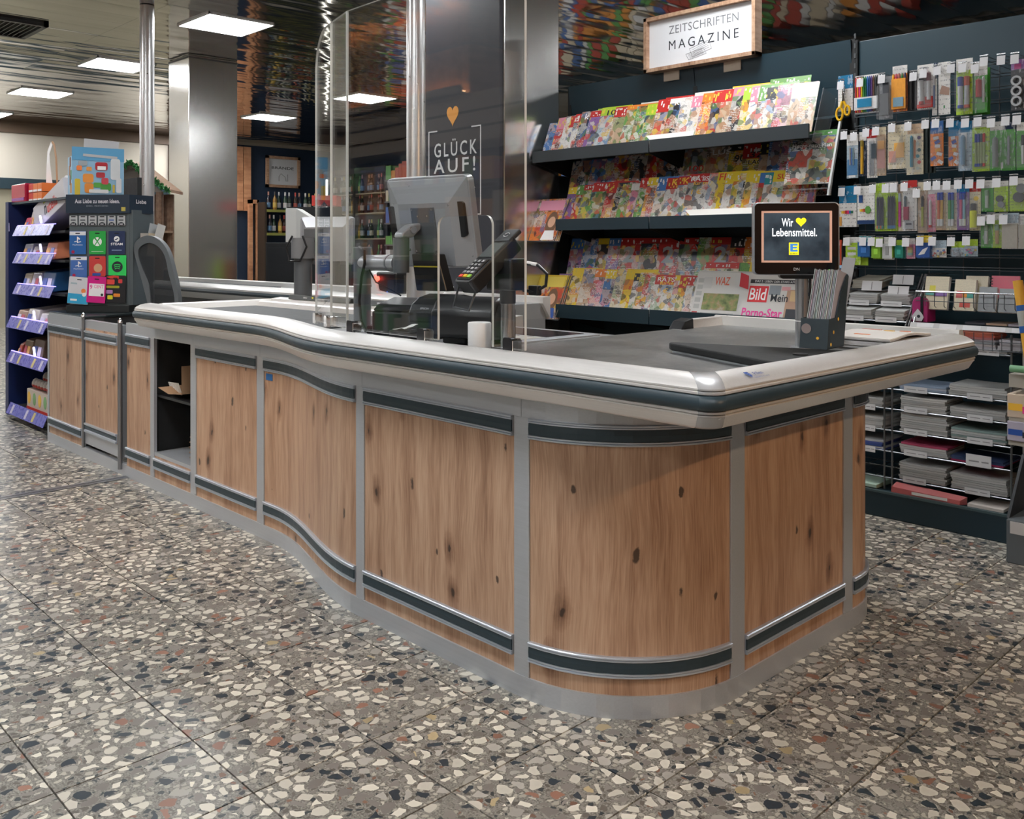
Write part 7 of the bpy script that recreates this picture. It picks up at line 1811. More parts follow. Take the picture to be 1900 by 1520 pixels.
def roll(x, y, zb, zt, lean, label, c0):
    t = thing('wrapped_roll', label, 'roll', (x, y, zb))
    L_ = zt - zb
    def seg(nm, a, b, r_, col):
        mb = MB().cyl((lean * a, 0.02 * a, L_ * a), (lean * b, 0.02 * b, L_ * b), r_, n=14)
        mb.build(nm, col, t, smooth=True, local=True)
    seg('wood_grip', 0, 0.45, 0.017, c0); seg('blue_band', 0.45, 0.52, 0.019, P('band_blue', (0.015, 0.1, 0.35), 0.4)); seg('photo_sleeve', 0.52, 0.68, 0.019, P('sleeve_grey', (0.35, 0.36, 0.33), 0.4)); seg('blue_band', 0.68, 0.74, 0.019, P('band_blue', (0.015, 0.1, 0.35), 0.4)); seg('wood_top', 0.74, 1.0, 0.018, c0)
YW = P('yellow_wood', (0.72, 0.38, 0.04), 0.45)
roll(-1.165, 3.845, 0.711, 1.07, -0.055, 'tall yellow roll with blue bands leaning at the right picture edge', YW)
roll(-1.105, 3.90, 0.711, 1.07, -0.055, 'pink speckled roll with blue bands behind the yellow roll', P('pink_roll', (0.65, 0.4, 0.45), 0.45))
MB().cyl((-1.235, 3.83, 0.735), (-1.17, 3.83, 0.735), 0.014, n=14).single('green_tube', P('tube_green', (0.16, 0.36, 0.2), 0.4), 'short mint green tube lying below the yellow roll', 'tube', smooth=True)
MB().cyl((-1.15, 3.93, 0.165), (-1.15, 3.93, 0.19), 0.035, n=18).single('blue_lid', P('lid_blue', (0.03, 0.25, 0.55), 0.4), 'round blue lid in the grey tray at the right edge', 'lid', smooth=True)

# ================================================================ LEFT SIDE: CANDY SHELF, GIFT CARDS, TOY BOX, CHAIR, HUT
VIO = P('violet_led', (0.5, 0.45, 0.9), 0.4, emit=(0.3, 0.25, 1.0), es=2.2)
LEDW = P('led_capsule', (0.8, 0.78, 1.0), 0.3, emit=(0.62, 0.58, 1.0), es=3.0)
RAILP = P('lavender_rail', (0.15, 0.15, 0.5), 0.28)
CS = thing('candy_shelf', 'dark blue candy shelf with violet-lit price rails at the left edge', 'shelf', (-6.75, 2.25, 0))
MB().box(-7.32, 2.03, 0.0, -6.15, 2.5, 0.06).build('base', NAVY, CS)
MB().box(-7.32, 2.47, 0.06, -6.15, 2.5, 1.66).build('back_panel', MATTE, CS)
MB().box(-7.34, 2.0, 0.0, -7.27, 2.5, 1.52).build('side_post', P('post_blue', (0.006, 0.018, 0.09), 0.4), CS)
MB().box(-7.255, 1.998, 1.31, -7.245, 2.0, 1.37).build('post_label', P('post_label', (0.5, 0.5, 0.75), 0.5), CS)
CZ = [(1.31, 2.0), (1.12, 2.0), (0.905, 2.0), (0.675, 1.96), (0.435, 1.96), (0.078, 1.96)]
for k_, (z_, y_) in enumerate(CZ):
    xa, xb = (-7.12, -6.34)
    MB().box(xa - 0.12, y_ + 0.03, z_ - 0.02, xb + 0.15, 2.47, z_ - 0.005).build('shelf_board', MATTE, CS)
    r_ = MB().hexa([(xa, y_ - 0.018, z_ - 0.035), (xb, y_ - 0.018, z_ - 0.035), (xb, y_ - 0.015, z_ - 0.035), (xa, y_ - 0.015, z_ - 0.035), (xa, y_ + 0.012, z_ + 0.035), (xb, y_ + 0.012, z_ + 0.035), (xb, y_ + 0.015, z_ + 0.035), (xa, y_ + 0.015, z_ + 0.035)]).build('price_rail', RAILP, CS)
    for q in range(5):
        u = xa + 0.08 + q * 0.15
        if (q + k_) % 3 == 0: continue
        MB().hexa([(u, y_ - 0.0165, z_ - 0.028), (u + 0.04, y_ - 0.0165, z_ - 0.028), (u + 0.04, y_ - 0.0158, z_ - 0.028), (u, y_ - 0.0158, z_ - 0.028), (u, y_ + 0.0085, z_ + 0.028), (u + 0.04, y_ + 0.0085, z_ + 0.028), (u + 0.04, y_ + 0.0095, z_ + 0.028), (u, y_ + 0.0095, z_ + 0.028)]).build('price_slip', P('slip_yellow', (0.6, 0.5, 0.2), 0.6) if q % 2 else P('slip_lilac', (0.6, 0.56, 0.7), 0.6), r_)
    if k_ < 5:
        MB().box(xa, y_ + 0.016, z_ + 0.036, xb, y_ + 0.024, z_ + 0.041).build('led_strip', VIO, CS)
        MB().tube([(-6.64, y_ + 0.02, z_ + 0.095), (-6.57, y_ + 0.005, z_ + 0.05)], 0.007, n=8).build('led_capsule', LEDW, CS, smooth=True)
# assortment: x, width, depth, height, colour, tilt, kind, label
CY = [
    (0, -7.08, .10, .10, .11, (0.45, 0.02, 0.06), 'red candy carton, leftmost on the top lit shelf'), (0, -6.95, .09, .2, .16, (0.5, 0.45, 0.42), 'white bar box with a violet stripe on the top lit shelf'),
    (1, -7.10, .18, .2, .12, (0.42, 0.42, 0.46), 'silver foil bag on the second lit shelf'), (1, -6.90, .16, .2, .10, (0.5, 0.44, 0.42), 'cream carton with red corner on the second lit shelf'), (1, -6.62, .20, .2, .13, (0.75, 0.25, 0.12), 'orange candy carton on the second lit shelf'),
    (2, -7.10, .16, .2, .13, (0.45, 0.36, 0.22), 'tan carton with an orange mark on the third lit shelf'), (2, -6.92, .18, .22, .14, (0.5, 0.48, 0.5), 'white snack carton on the third lit shelf'), (2, -6.70, .24, .25, .15, (0.02, 0.10, 0.25), 'dark blue carton with red mark on the third lit shelf'),
    (3, -7.10, .2, .22, .10, (0.35, 0.22, 0.15), 'brown carton on the fourth lit shelf'), (3, -6.88, .22, .25, .12, (0.55, 0.5, 0.44), 'cream bar carton on the fourth lit shelf'), (3, -6.62, .24, .25, .10, (0.55, 0.5, 0.48), 'white carton with red ends on the fourth lit shelf'),
    (4, -6.95, .16, .2, .15, (0.2, 0.13, 0.07), 'brown chocolate bag on the fifth lit shelf'), (4, -6.75, .2, .2, .17, (0.16, 0.1, 0.06), 'dark brown bag with a white letter on the fifth lit shelf'), (4, -7.08, .06, .05, .10, (0.5, 0.08, 0.05), 'small red flag card on the fifth lit shelf'),
]
for (sh_, x, w_, d_, h_, col, lab) in CY:
    h_ *= 1.2; d_ = min(0.37, d_ * 1.75)
    z_, y_ = CZ[sh_]
    t = thing('candy_carton', lab, 'carton', (x + w_ / 2, y_ + 0.035 + d_ / 2, z_ - 0.004))
    mb = MB().hexa([(-w_ / 2, -d_ / 2, 0), (w_ / 2, -d_ / 2, 0), (w_ / 2, d_ / 2, 0.04), (-w_ / 2, d_ / 2, 0.04), (-w_ / 2, -d_ / 2 + 0.03, h_ * 0.72), (w_ / 2, -d_ / 2 + 0.03, h_ * 0.72), (w_ / 2, d_ / 2, h_), (-w_ / 2, d_ / 2, h_)])
    o = mb.build('carton_body', OBJC, t, local=True, bevel=0.006); o['base'] = col
    for q in range(2):
        u = (-0.25 + 0.4 * q) * w_
        mb = MB().hexa([(u - w_ * .16, -d_ / 2 + 0.006, h_ * 0.2), (u + w_ * .16, -d_ / 2 + 0.006, h_ * 0.2), (u + w_ * .16, -d_ / 2 + 0.008, h_ * 0.2), (u - w_ * .16, -d_ / 2 + 0.008, h_ * 0.2), (u - w_ * .16, -d_ / 2 + 0.018, h_ * 0.5), (u + w_ * .16, -d_ / 2 + 0.018, h_ * 0.5), (u + w_ * .16, -d_ / 2 + 0.02, h_ * 0.5), (u - w_ * .16, -d_ / 2 + 0.02, h_ * 0.5)])
        o = mb.build('print_patch', OBJC, t, local=True); o['base'] = [(0.7, 0.65, 0.7), (0.5, 0.08, 0.1), (0.75, 0.4, 0.1), (0.1, 0.15, 0.4)][(sh_ + q + int(x * 50)) % 4]
# eggs and their cartons on the bottom shelf
z_, y_ = CZ[5]
egg = MB().lathe([(0.001, 0), (0.018, 0.006), (0.026, 0.022), (0.025, 0.04), (0.017, 0.056), (0.008, 0.063), (0.001, 0.065)], n=14)
egg_me = egg.mesh('shell', P('egg_white', (0.68, 0.62, 0.56), 0.35), smooth=True)
foot_me = MB().lathe([(0.001, -0.002), (0.019, 0.004), (0.0268, 0.021), (0.0262, 0.024)], n=14).mesh('red_foil', P('egg_red', (0.55, 0.05, 0.03), 0.4), smooth=True)
for row in range(3):
    for q in range(6):
        t = thing('chocolate_egg', 'white and red chocolate egg, %s in the %s row of the bottom candy shelf' % (ORD[q], ['front', 'middle', 'back'][row]), 'chocolate egg', (-6.86 + 0.058 * q, y_ + 0.10 + 0.07 * row, z_ + 0.155 + 0.035 * row), 0, 'chocolate eggs, row %d' % (row + 1))
        link('shell', egg_me, None, t); link('red_foil', foot_me, None, t)
t = thing('egg_carton', 'colourful egg display carton with yellow ovals on the bottom shelf', 'carton', (-6.7, y_ + 0.2, z_))
MB().box(-6.92, y_ + 0.06, z_, -6.46, y_ + 0.34, z_ + 0.15).build('carton_body', P('egg_carton', (0.6, 0.5, 0.42), 0.5), t, bevel=0.004)
MB().box(-6.921, y_ + 0.058, z_ + 0.002, -6.46, y_ + 0.06, z_ + 0.03).build('red_band', RINK, t)
for q in range(4): MB().prism_xz([(-6.87 + 0.11 * q + 0.03 * math.cos(a), z_ + 0.09 + 0.042 * math.sin(a)) for a in [2 * PI * i / 14 for i in range(14)]], y_ + 0.058, y_ + 0.06).build('oval', [YINK, P('oval_green', (0.2, 0.4, 0.15), 0.5)][q % 2], t)
MB().box(-6.94, y_ + 0.12, z_ + 0.151, -6.45, y_ + 0.34, z_ + 0.17).build('tray', WHITE, t)
# long white spread box, tilted, with lettering
t = thing('spread_box', 'long white tilted box with red and black lettering on the top lit shelf', 'box', (-6.62, 2.12, 1.36))
M_ = Matrix.Rotation(math.radians(0), 4, 'Z') @ Matrix.Rotation(math.radians(-17), 4, 'Y')
tf(MB().box(-0.20, -0.08, 0.0, 0.42, 0.10, 0.17), M_).build('carton_body', P('box_white', (0.55, 0.53, 0.55), 0.4), t, local=True, bevel=0.004)
for s_, u, wid, m_ in (('n', 0.05, 0.045, INK), ('utella', 0.185, 0.2, RINK)):
    q = M_ @ Vector((u, -0.0815, 0.075)); text(s_, 'lettering', m_, t, q, 0, width=wid, height=0.062 if s_ == 'n' else 0.075, local=True, bold=0.02, rot=(M_.to_3x3() @ Matrix.Rotation(PI / 2, 3, 'X')).to_euler())
tf(MB().box(0.02, -0.0815, 0.125, 0.07, -0.08, 0.15), M_).build('lime_mark', P('lime_mark', (0.5, 0.55, 0.05), 0.5), t, local=True)
# red and orange cartons on top of the shelf
MB().box(-7.34, 2.02, 1.50, -6.15, 2.5, 1.515).build('top_board', NAVY, CS)
t = thing('red_carton', 'tall glossy crimson carton on top of the candy shelf', 'carton', (-7.4, 2.15, 1.516))
MB().box(-7.42, 2.06, 1.516, -7.10, 2.3, 1.65).build('carton_body', P('crimson_gloss', (0.45, 0.01, 0.05), 0.2), t, bevel=0.008)
MB().box(-7.40, 2.057, 1.53, -7.12, 2.06, 1.55).build('print_patch', P('violet_patch', (0.3, 0.05, 0.35), 0.3), t)
for q in range(2):
    for s_ in range(3):
        t = thing('orange_carton', 'small red-orange sweets carton in the %s layer, %s of three, on the shelf top' % (['lower', 'upper'][q], ['left', 'middle', 'right'][s_]), 'carton', (-7.04 + 0.095 * s_, 2.14, 1.516 + 0.064 * q))
        MB().box(-0.046, -0.06, 0, 0.046, 0.1, 0.06).build('carton_body', P('orange_carton%d' % (s_ > 0), [(0.6, 0.06, 0.04), (0.75, 0.18, 0.03)][s_ > 0], 0.4), t, local=True, bevel=0.002)
        MB().box(-0.04, -0.0612, 0.004, 0.04, -0.06, 0.018).build('white_strip', WINK, t, local=True)
t = thing('orange_bag', 'pale orange crumpled bag on top of the shelf beside the toy box', 'bag', (-6.58, 2.2, 1.516))
mb = MB(); vs_ = []; R_ = random.Random(6)
for i in range(7):
    for j in range(5): vs_.append((-0.16 + 0.055 * i, -0.08 + 0.04 * j, 0.09 + 0.03 * math.sin(i * 1.1) + R_.uniform(-.012, .012) if 0 < i < 6 and 0 < j < 4 else 0.0 if j in (0,) else 0.05))
mb.add(vs_, [(i * 5 + j, i * 5 + j + 1, i * 5 + j + 6, i * 5 + j + 5) for i in range(6) for j in range(4)])
o = mb.build('bag_skin', P('bag_orange', (0.65, 0.3, 0.14), 0.4), t, local=True); m_ = o.modifiers.new('t', 'SOLIDIFY'); m_.thickness = 0.004
MB().hexa([(0.1, -0.12, 0.03), (0.25, -0.12, 0.1), (0.25, -0.02, 0.1), (0.1, -0.02, 0.03), (0.08, -0.12, 0.08), (0.24, -0.12, 0.15), (0.24, -0.02, 0.15), (0.08, -0.02, 0.08)]).build('white_fold', WHITE, t, local=True, bevel=0.006)

# ---- gift card display, turned to face the customer
gd = thing('gift_card_display', 'grey countertop gift card display with dark header on the side cabinet', 'display', (-5.833, 2.142, 0.803), math.radians(46))
DG = P('display_grey', (0.075, 0.095, 0.105), 0.45); DN_ = P('display_navy', (0.012, 0.025, 0.045), 0.4)
yf = -0.095
MB().prism([(-0.19, yf), (0.19, yf), (0.235, 0.06), (0.19, 0.16), (-0.19, 0.16), (-0.235, 0.06)], 0.0, 0.045).build('base', P('base_dark', (0.01, 0.014, 0.016), 0.4), gd, local=True, bevel=0.004)
MB().box(-0.175, yf + 0.01, 0.045, 0.19, yf + 0.03, 0.62).build('front_face', DG, gd, local=True, bevel=0.002)
MB().hexa([(0.19, yf + 0.01, 0.045), (0.21, yf + 0.01, 0.045), (0.262, 0.1, 0.045), (0.242, 0.1, 0.045), (0.19, yf + 0.01, 0.62), (0.21, yf + 0.01, 0.62), (0.262, 0.1, 0.62), (0.242, 0.1, 0.62)]).build('right_face', DG, gd, local=True)
MB().box(-0.19, 0.1, 0.045, 0.25, 0.12, 0.62).build('rear_face', DG, gd, local=True)
MB().box(-0.19, yf - 0.004, 0.6, 0.19, yf + 0.012, 0.712).build('header', DN_, gd, local=True)
hs_ = MB().hexa([(0.19, yf - 0.004, 0.6), (0.194, yf - 0.004, 0.6), (0.268, 0.08, 0.6), (0.264, 0.08, 0.6), (0.19, yf - 0.004, 0.712), (0.194, yf - 0.004, 0.712), (0.268, 0.08, 0.712), (0.264, 0.08, 0.712)]).build('header_side', DN_, gd, local=True)
text('Aus Liebe zu neuen Ideen.', 'header_lettering', P('header_white', (0.6, 0.58, 0.62), 0.5), gd, (0.0, yf - 0.0046, 0.672), 0, width=0.27, height=0.026, local=True, bold=0.016)
text('EDEKA - MEHR KARTEN', 'header_small_print', P('header_grey', (0.3, 0.32, 0.35), 0.5), gd, (0.0, yf - 0.0046, 0.643), 0, width=0.13, height=0.008, local=True)
MB().box(0.145, yf - 0.0052, 0.612, 0.17, yf - 0.0042, 0.636).build('header_logo', P('logo_yellow', (0.5, 0.42, 0.08), 0.5), gd, local=True)
text('Liebe', 'header_lettering', P('header_white', (0.6, 0.58, 0.62), 0.5), gd, (0.232, -0.0115 - 0.0055, 0.672), 0, width=0.08, height=0.024, local=True, bold=0.016, rot=(PI / 2, 0, math.radians(66)))


def gcard(u0, v0, u1, v1, col, head, label, tilt=0.0, lift=0.0, headf=0.82):
    """gift card hanging on the front; u right, v up, in the display's frame"""
    t = thing('gift_card', label, 'gift card', (0, 0, 0)); t.parent = None
    cx_, cz_ = (u0 + u1) / 2, v0
    M0 = Matrix.Translation((-5.833, 2.142, 0.803)) @ Matrix.Rotation(math.radians(46), 4, 'Z') @ Matrix.Translation((cx_, yf + 0.004 - lift, cz_)) @ Matrix.Rotation(tilt, 4, 'Y')
    t.matrix_world = M0
    w_, h_ = u1 - u0, v1 - v0
    MB().prism_xz(rr(-w_ / 2, 0, w_ / 2, h_, 0.005, 3), -0.002, 0.0).build('card', P('gc_%02d_%02d_%02d' % tuple(int(q * 99) for q in col), col, 0.3), t, local=True)
    if head is not None:
        MB().box(-w_ / 2 + 0.001, -0.0026, h_ * headf, w_ / 2 - 0.001, -0.002, h_ - 0.003).build('header_strip', P('gc_%02d_%02d_%02d' % tuple(int(q * 99) for q in head), head, 0.4), t, local=True)
    MB().prism_xz(rr(-0.014, h_ * 0.9 - 0.003, 0.014, h_ * 0.9 + 0.003, 0.0025, 2), -0.003, -0.0024).build('hang_hole', BLACK, t, local=True)
    return t, w_, h_


Y_ = -0.0026
W_ = (0.72, 0.72, 0.74)
for q in range(6):
    u = -0.171 + 0.0578 * q
    t, w_, h_ = gcard(u, 0.525, u + 0.048, 0.585, (0.42, 0.43, 0.44), None, 'small white price card with dark half circle, %s of six in the top row' % ORD[q])
    MB().prism_xz([(0.02 * math.cos(math.radians(a)), 0.02 * math.sin(math.radians(a)) + 0.001) for a in range(0, 181, 15)], Y_ - 0.0006, Y_).build('dark_half_circle', INK, t, local=True)
    text(['10€', '5€', '20€', '15€', '30€', '50€'][q], 'amount', WINK, t, (0, Y_ - 0.001, 0.009), 0, width=0.02, height=0.008, local=True, bold=0.02)
    MB().box(-0.016, Y_ - 0.0006, 0.03, 0.014, Y_, 0.036).build('dark_bar', INK if q != 4 else BINK, t, local=True)


def ps_mark(t, h_):
    MB().prism_xz([(-0.004, h_ * 0.5), (0.002, h_ * 0.48), (0.002, h_ * 0.66), (0.012, h_ * 0.62), (0.014, h_ * 0.68), (0.004, h_ * 0.74), (-0.004, h_ * 0.76)], Y_ - 0.0006, Y_).prism_xz([(-0.02, h_ * 0.52), (-0.004, h_ * 0.55), (-0.004, h_ * 0.58), (-0.02, h_ * 0.555)], Y_ - 0.0006, Y_).prism_xz([(0.003, h_ * 0.5), (0.022, h_ * 0.53), (0.018, h_ * 0.56), (0.003, h_ * 0.53)], Y_ - 0.0006, Y_).build('logo', WINK, t, local=True)
    text('PlayStation', 'lettering', WINK, t, (0, Y_ - 0.0004, h_ * 0.40), 0, width=0.06, height=0.008, local=True, bold=0.01)
    MB().prism_xz(circ(-0.028, h_ * 0.1, 0.010, 12), Y_ - 0.0006, Y_).build('red_dot', P('dot_crimson', (0.4, 0.01, 0.06), 0.5), t, local=True)


t, w_, h_ = gcard(-0.171, 0.352, -0.071, 0.492, (0.02, 0.12, 0.36), W_, 'blue game credit card, left of the second row'); ps_mark(t, h_)
t, w_, h_ = gcard(-0.052, 0.352, 0.048, 0.492, (0.02, 0.36, 0.06), None, 'green game credit card with white crossed sphere, middle of the second row')
MB().prism_xz(circ(0, h_ * 0.54, 0.027, 20), Y_ - 0.0006, Y_).build('white_sphere', WINK, t, local=True)
MB().prism_xz([(-0.02, h_ * 0.54 - 0.024), (-0.015, h_ * 0.54 - 0.026), (0.0, h_ * 0.54 - 0.002), (0.018, h_ * 0.54 + 0.02), (0.012, h_ * 0.54 + 0.026), (-0.002, h_ * 0.54 + 0.004)], Y_ - 0.0014, Y_ - 0.0006).prism_xz([(0.015, h_ * 0.54 - 0.026), (0.02, h_ * 0.54 - 0.024), (0.002, h_ * 0.54 + 0.004), (-0.012, h_ * 0.54 + 0.026), (-0.018, h_ * 0.54 + 0.02), (0.0, h_ * 0.54 - 0.002)], Y_ - 0.0016, Y_ - 0.0007).build('green_cross', P('xgreen', (0.02, 0.36, 0.06), 0.4), t, local=True)
MB().box(-0.036, Y_ - 0.0006, h_ * 0.1, 0.036, Y_, h_ * 0.13).build('small_print', P('pale_green', (0.4, 0.62, 0.42), 0.5), t, local=True)
t, w_, h_ = gcard(0.065, 0.352, 0.165, 0.492, (0.015, 0.03, 0.09), None, 'dark navy game credit card with white disc logo, right of the second row')
MB().prism_xz(circ(0, h_ * 0.66, 0.017, 18), Y_ - 0.0006, Y_).build('white_disc', WINK, t, local=True); MB().tube([(-0.01, Y_ - 0.0012, h_ * 0.62), (0.0, Y_ - 0.0012, h_ * 0.65), (0.008, Y_ - 0.0012, h_ * 0.70)], 0.003, n=5).build('logo_arm', P('steam_navy', (0.015, 0.03, 0.09), 0.4), t, local=True)
text('STEAM', 'lettering', WINK, t, (0, Y_ - 0.0004, h_ * 0.44), 0, width=0.072, height=0.015, local=True, bold=0.02)
MB().box(-0.03, Y_ - 0.0006, h_ * 0.16, 0.03, Y_, h_ * 0.19).build('small_print', P('pale_blue', (0.25, 0.35, 0.5), 0.5), t, local=True)
t, w_, h_ = gcard(-0.165, 0.212, -0.065, 0.34, (0.06, 0.15, 0.42), W_, 'lighter blue game credit card, left of the third row'); ps_mark(t, h_)
t, w_, h_ = gcard(-0.052, 0.218, 0.048, 0.34, (0.55, 0.05, 0.045), None, 'red picture gift card with blue foot, middle of the third row', headf=0.8)
MB().prism_xz(circ(0.004, h_ * 0.42, 0.026, 16), Y_ - 0.0006, Y_).build('tan_disc', P('disc_tan', (0.6, 0.36, 0.2), 0.5), t, local=True); MB().box(-0.03, Y_ - 0.0006, 0.004, 0.02, Y_, 0.02).build('blue_foot', BINK, t, local=True)
t, w_, h_ = gcard(0.065, 0.212, 0.172, 0.346, (0.03, 0.62, 0.12), None, 'bright green music card with a dark disc of arcs, right of the third row')
MB().prism_xz(circ(0, h_ * 0.48, 0.033, 20), Y_ - 0.0006, Y_).build('dark_disc', INK, t, local=True)
for q in range(3):
    MB().tube([((0.021 - 0.003 * q) * math.cos(math.radians(a)), Y_ - 0.001, h_ * 0.48 + 0.004 - 0.011 * q + 0.010 * math.sin(math.radians(a))) for a in range(25, 156, 13)], 0.0026, n=5).build('green_arc', P('arc_green', (0.03, 0.62, 0.12), 0.5), t, local=True)
t, w_, h_ = gcard(-0.18, 0.052, -0.055, 0.215, (0.6, 0.6, 0.63), None, 'tilted white and sky-blue phone card in the bottom row', tilt=0.09, lift=0.012)
MB().box(-w_ / 2 + 0.001, Y_ - 0.0006, 0.002, w_ / 2 - 0.001, Y_, 0.062).build('sky_blue_half', P('sky_blue', (0.03, 0.35, 0.6), 0.4), t, local=True)
MB().prism_xz(circ(0.03, 0.082, 0.014, 14), Y_ - 0.0012, Y_).build('orange_dot', P('dot_orange', (0.85, 0.25, 0.06), 0.4), t, local=True); MB().prism_xz(circ(0.036, 0.06, 0.012, 14), Y_ - 0.0016, Y_).build('white_dot', WINK, t, local=True); MB().box(-0.045, Y_ - 0.0012, 0.018, -0.005, Y_ - 0.0004, 0.03).build('white_word', WINK, t, local=True); MB().box(-0.05, Y_ - 0.0008, 0.118, -0.012, Y_, 0.128).build('grey_word', P('word_grey', (0.35, 0.45, 0.5), 0.5), t, local=True)
t, w_, h_ = gcard(-0.062, 0.06, 0.05, 0.218, (0.62, 0.01, 0.22), None, 'magenta and white phone card with price lettering in the bottom row', tilt=0.06, lift=0.016)
MB().box(-w_ / 2 + 0.012, Y_ - 0.0006, 0.04, w_ / 2 - 0.008, Y_, 0.115).build('white_field', WINK, t, local=True)
text('9', 'lettering', PINKI, t, (-0.032, Y_ - 0.001, 0.094), 0, width=0.015, height=0.028, local=True, bold=0.02); text('CENT', 'lettering', PINKI, t, (0.014, Y_ - 0.001, 0.098), 0, width=0.056, height=0.019, local=True, bold=0.005)
MB().prism_xz(circ(0.036, 0.05, 0.008, 12), Y_ - 0.0012, Y_ - 0.0005).build('dark_dot', INK, t, local=True)
t, w_, h_ = gcard(0.045, 0.06, 0.17, 0.225, (0.015, 0.016, 0.02), None, 'black card with red, yellow and orange speech tags in the bottom row', tilt=0.02, lift=0.008)
for (a_, b_, ww, hh, c_) in ((-0.03, 0.125, 0.05, 0.03, (0.7, 0.06, 0.05)), (0.03, 0.13, 0.024, 0.024, (0.65, 0.05, 0.05)), (-0.015, 0.095, 0.08, 0.014, (0.35, 0.35, 0.02)), (-0.035, 0.065, 0.04, 0.022, (0.4, 0.2, 0.45)), (0.01, 0.045, 0.04, 0.02, (0.75, 0.25, 0.03)), (-0.03, 0.032, 0.032, 0.024, (0.7, 0.65, 0.02))):
    o = MB().prism_xz(rr(a_ - ww / 2, b_ - hh / 2, a_ + ww / 2, b_ + hh / 2, 0.004, 2), Y_ - 0.0006, Y_).build('speech_tag', OBJM, t, local=True); o['base'] = c_
MB().prism_xz([(-0.03, 0.145), (0.02, 0.145), (0.02, 0.16), (-0.01, 0.165), (-0.055, 0.155)], -0.003, -0.0024).build('red_flag', RINK, t, local=True)
# leaflets in the side pockets
for q in range(4):
    o = link('voucher', MB().box(-0.03, -0.001, 0, 0.03, 0.001, 0.14).mesh('voucher', OBJM)); o['base'] = [(0.42, 0.4, 0.36), (0.5, 0.42, 0.3), (0.35, 0.38, 0.4), (0.5, 0.5, 0.48)][q]
    o.matrix_world = Matrix.Translation((-5.833, 2.142, 0.803)) @ Matrix.Rotation(math.radians(46), 4, 'Z') @ Matrix.Translation((0.255 + 0.02 * (q % 2) + 0.012 * q, -0.02 + 0.012 * q, 0.34 + 0.06 * (q // 2))) @ Matrix.Rotation(math.radians(58), 4, 'Z') @ Matrix.Rotation(0.1 * q, 4, 'Y')
    tag(o, ['lower cream', 'upper beige', 'grey', 'white tilted'][q] + ' voucher on the side of the gift card display', 'voucher')

# ---- toy carton standing on the display
tb = thing('toy_box', 'sky-blue toy carton with orange figures and open grey flap on the gift card display', 'toy box', (-5.885, 2.10, 1.516), math.radians(80))
BL = P('toy_blue', (0.1, 0.33, 0.55), 0.4)
MB().box(-0.13, -0.03, 0.0, 0.165, 0.13, 0.235).build('carton', P('toy_sky', (0.25, 0.45, 0.62), 0.4), tb, local=True, bevel=0.002)
MB().box(-0.131, -0.032, 0.21, 0.166, -0.03, 0.29).build('front_flap', BL, tb, local=True)
MB().hexa([(-0.07, -0.034, 0.235), (0.125, -0.034, 0.225), (0.125, -0.032, 0.225), (-0.07, -0.032, 0.235), (-0.06, -0.02, 0.345), (0.14, -0.02, 0.335), (0.14, -0.018, 0.335), (-0.06, -0.018, 0.345)]).build('grey_flap', P('flap_grey', (0.42, 0.42, 0.43), 0.6), tb, local=True)
R_ = random.Random(9)
pt = [(-0.10, 0.02, 0.03, 0.13, (0.6, 0.45, 0.05)), (-0.035, 0.03, 0.05, 0.06, (0.7, 0.25, 0.04)), (-0.04, 0.09, 0.06, 0.055, (0.75, 0.28, 0.05)), (-0.035, 0.147, 0.03, 0.025, (0.7, 0.3, 0.08)), (0.015, 0.05, 0.05, 0.03, (0.1, 0.35, 0.06)), (0.06, 0.04, 0.06, 0.05, (0.07, 0.28, 0.05)), (0.035, 0.165, 0.07, 0.05, (0.4, 0.02, 0.03)), (0.03, 0.112, 0.05, 0.032, (0.4, 0.03, 0.04)), (0.055, 0.075, 0.04, 0.04, (0.55, 0.06, 0.08)), (0.115, 0.15, 0.055, 0.13, (0.6, 0.62, 0.63)), (0.135, 0.05, 0.03, 0.09, (0.62, 0.62, 0.63)), (0.02, 0.012, 0.11, 0.022, (0.65, 0.65, 0.65)), (-0.09, 0.15, 0.03, 0.03, (0.75, 0.2, 0.05)), (-0.07, 0.18, 0.05, 0.03, (0.3, 0.33, 0.35)), (0.105, 0.03, 0.012, 0.05, (0.55, 0.4, 0.05))]
for q, (a_, b_, ww, hh, c_) in enumerate(pt):
    o = MB().prism_xz(rr(a_ - ww / 2, b_ - hh / 2 + 0.012, a_ + ww / 2, b_ + hh / 2 + 0.012, min(ww, hh) * 0.25, 3), -0.0318 - 0.0002 * q, -0.0298).build('printed_shape', OBJM, tb, local=True); o['base'] = c_
MB().box(0.012, -0.0358, 0.155, 0.06, -0.0335, 0.178).build('barcode', WINK, tb, local=True)
for q, (b_, c_) in enumerate(((0.04, (0.55, 0.25, 0.05)), (0.09, (0.25, 0.1, 0.05)), (0.15, (0.4, 0.2, 0.12)), (0.12, (0.1, 0.3, 0.2)), (0.2, (0.2, 0.08, 0.05)))):
    o = MB().prism_yz(rr(-0.02 + 0.025 * (q % 3), b_ - 0.03, 0.03 + 0.025 * (q % 3), b_ + 0.03, 0.008, 3), -0.1308, -0.1295).build('printed_shape', OBJM, tb, local=True); o['base'] = c_

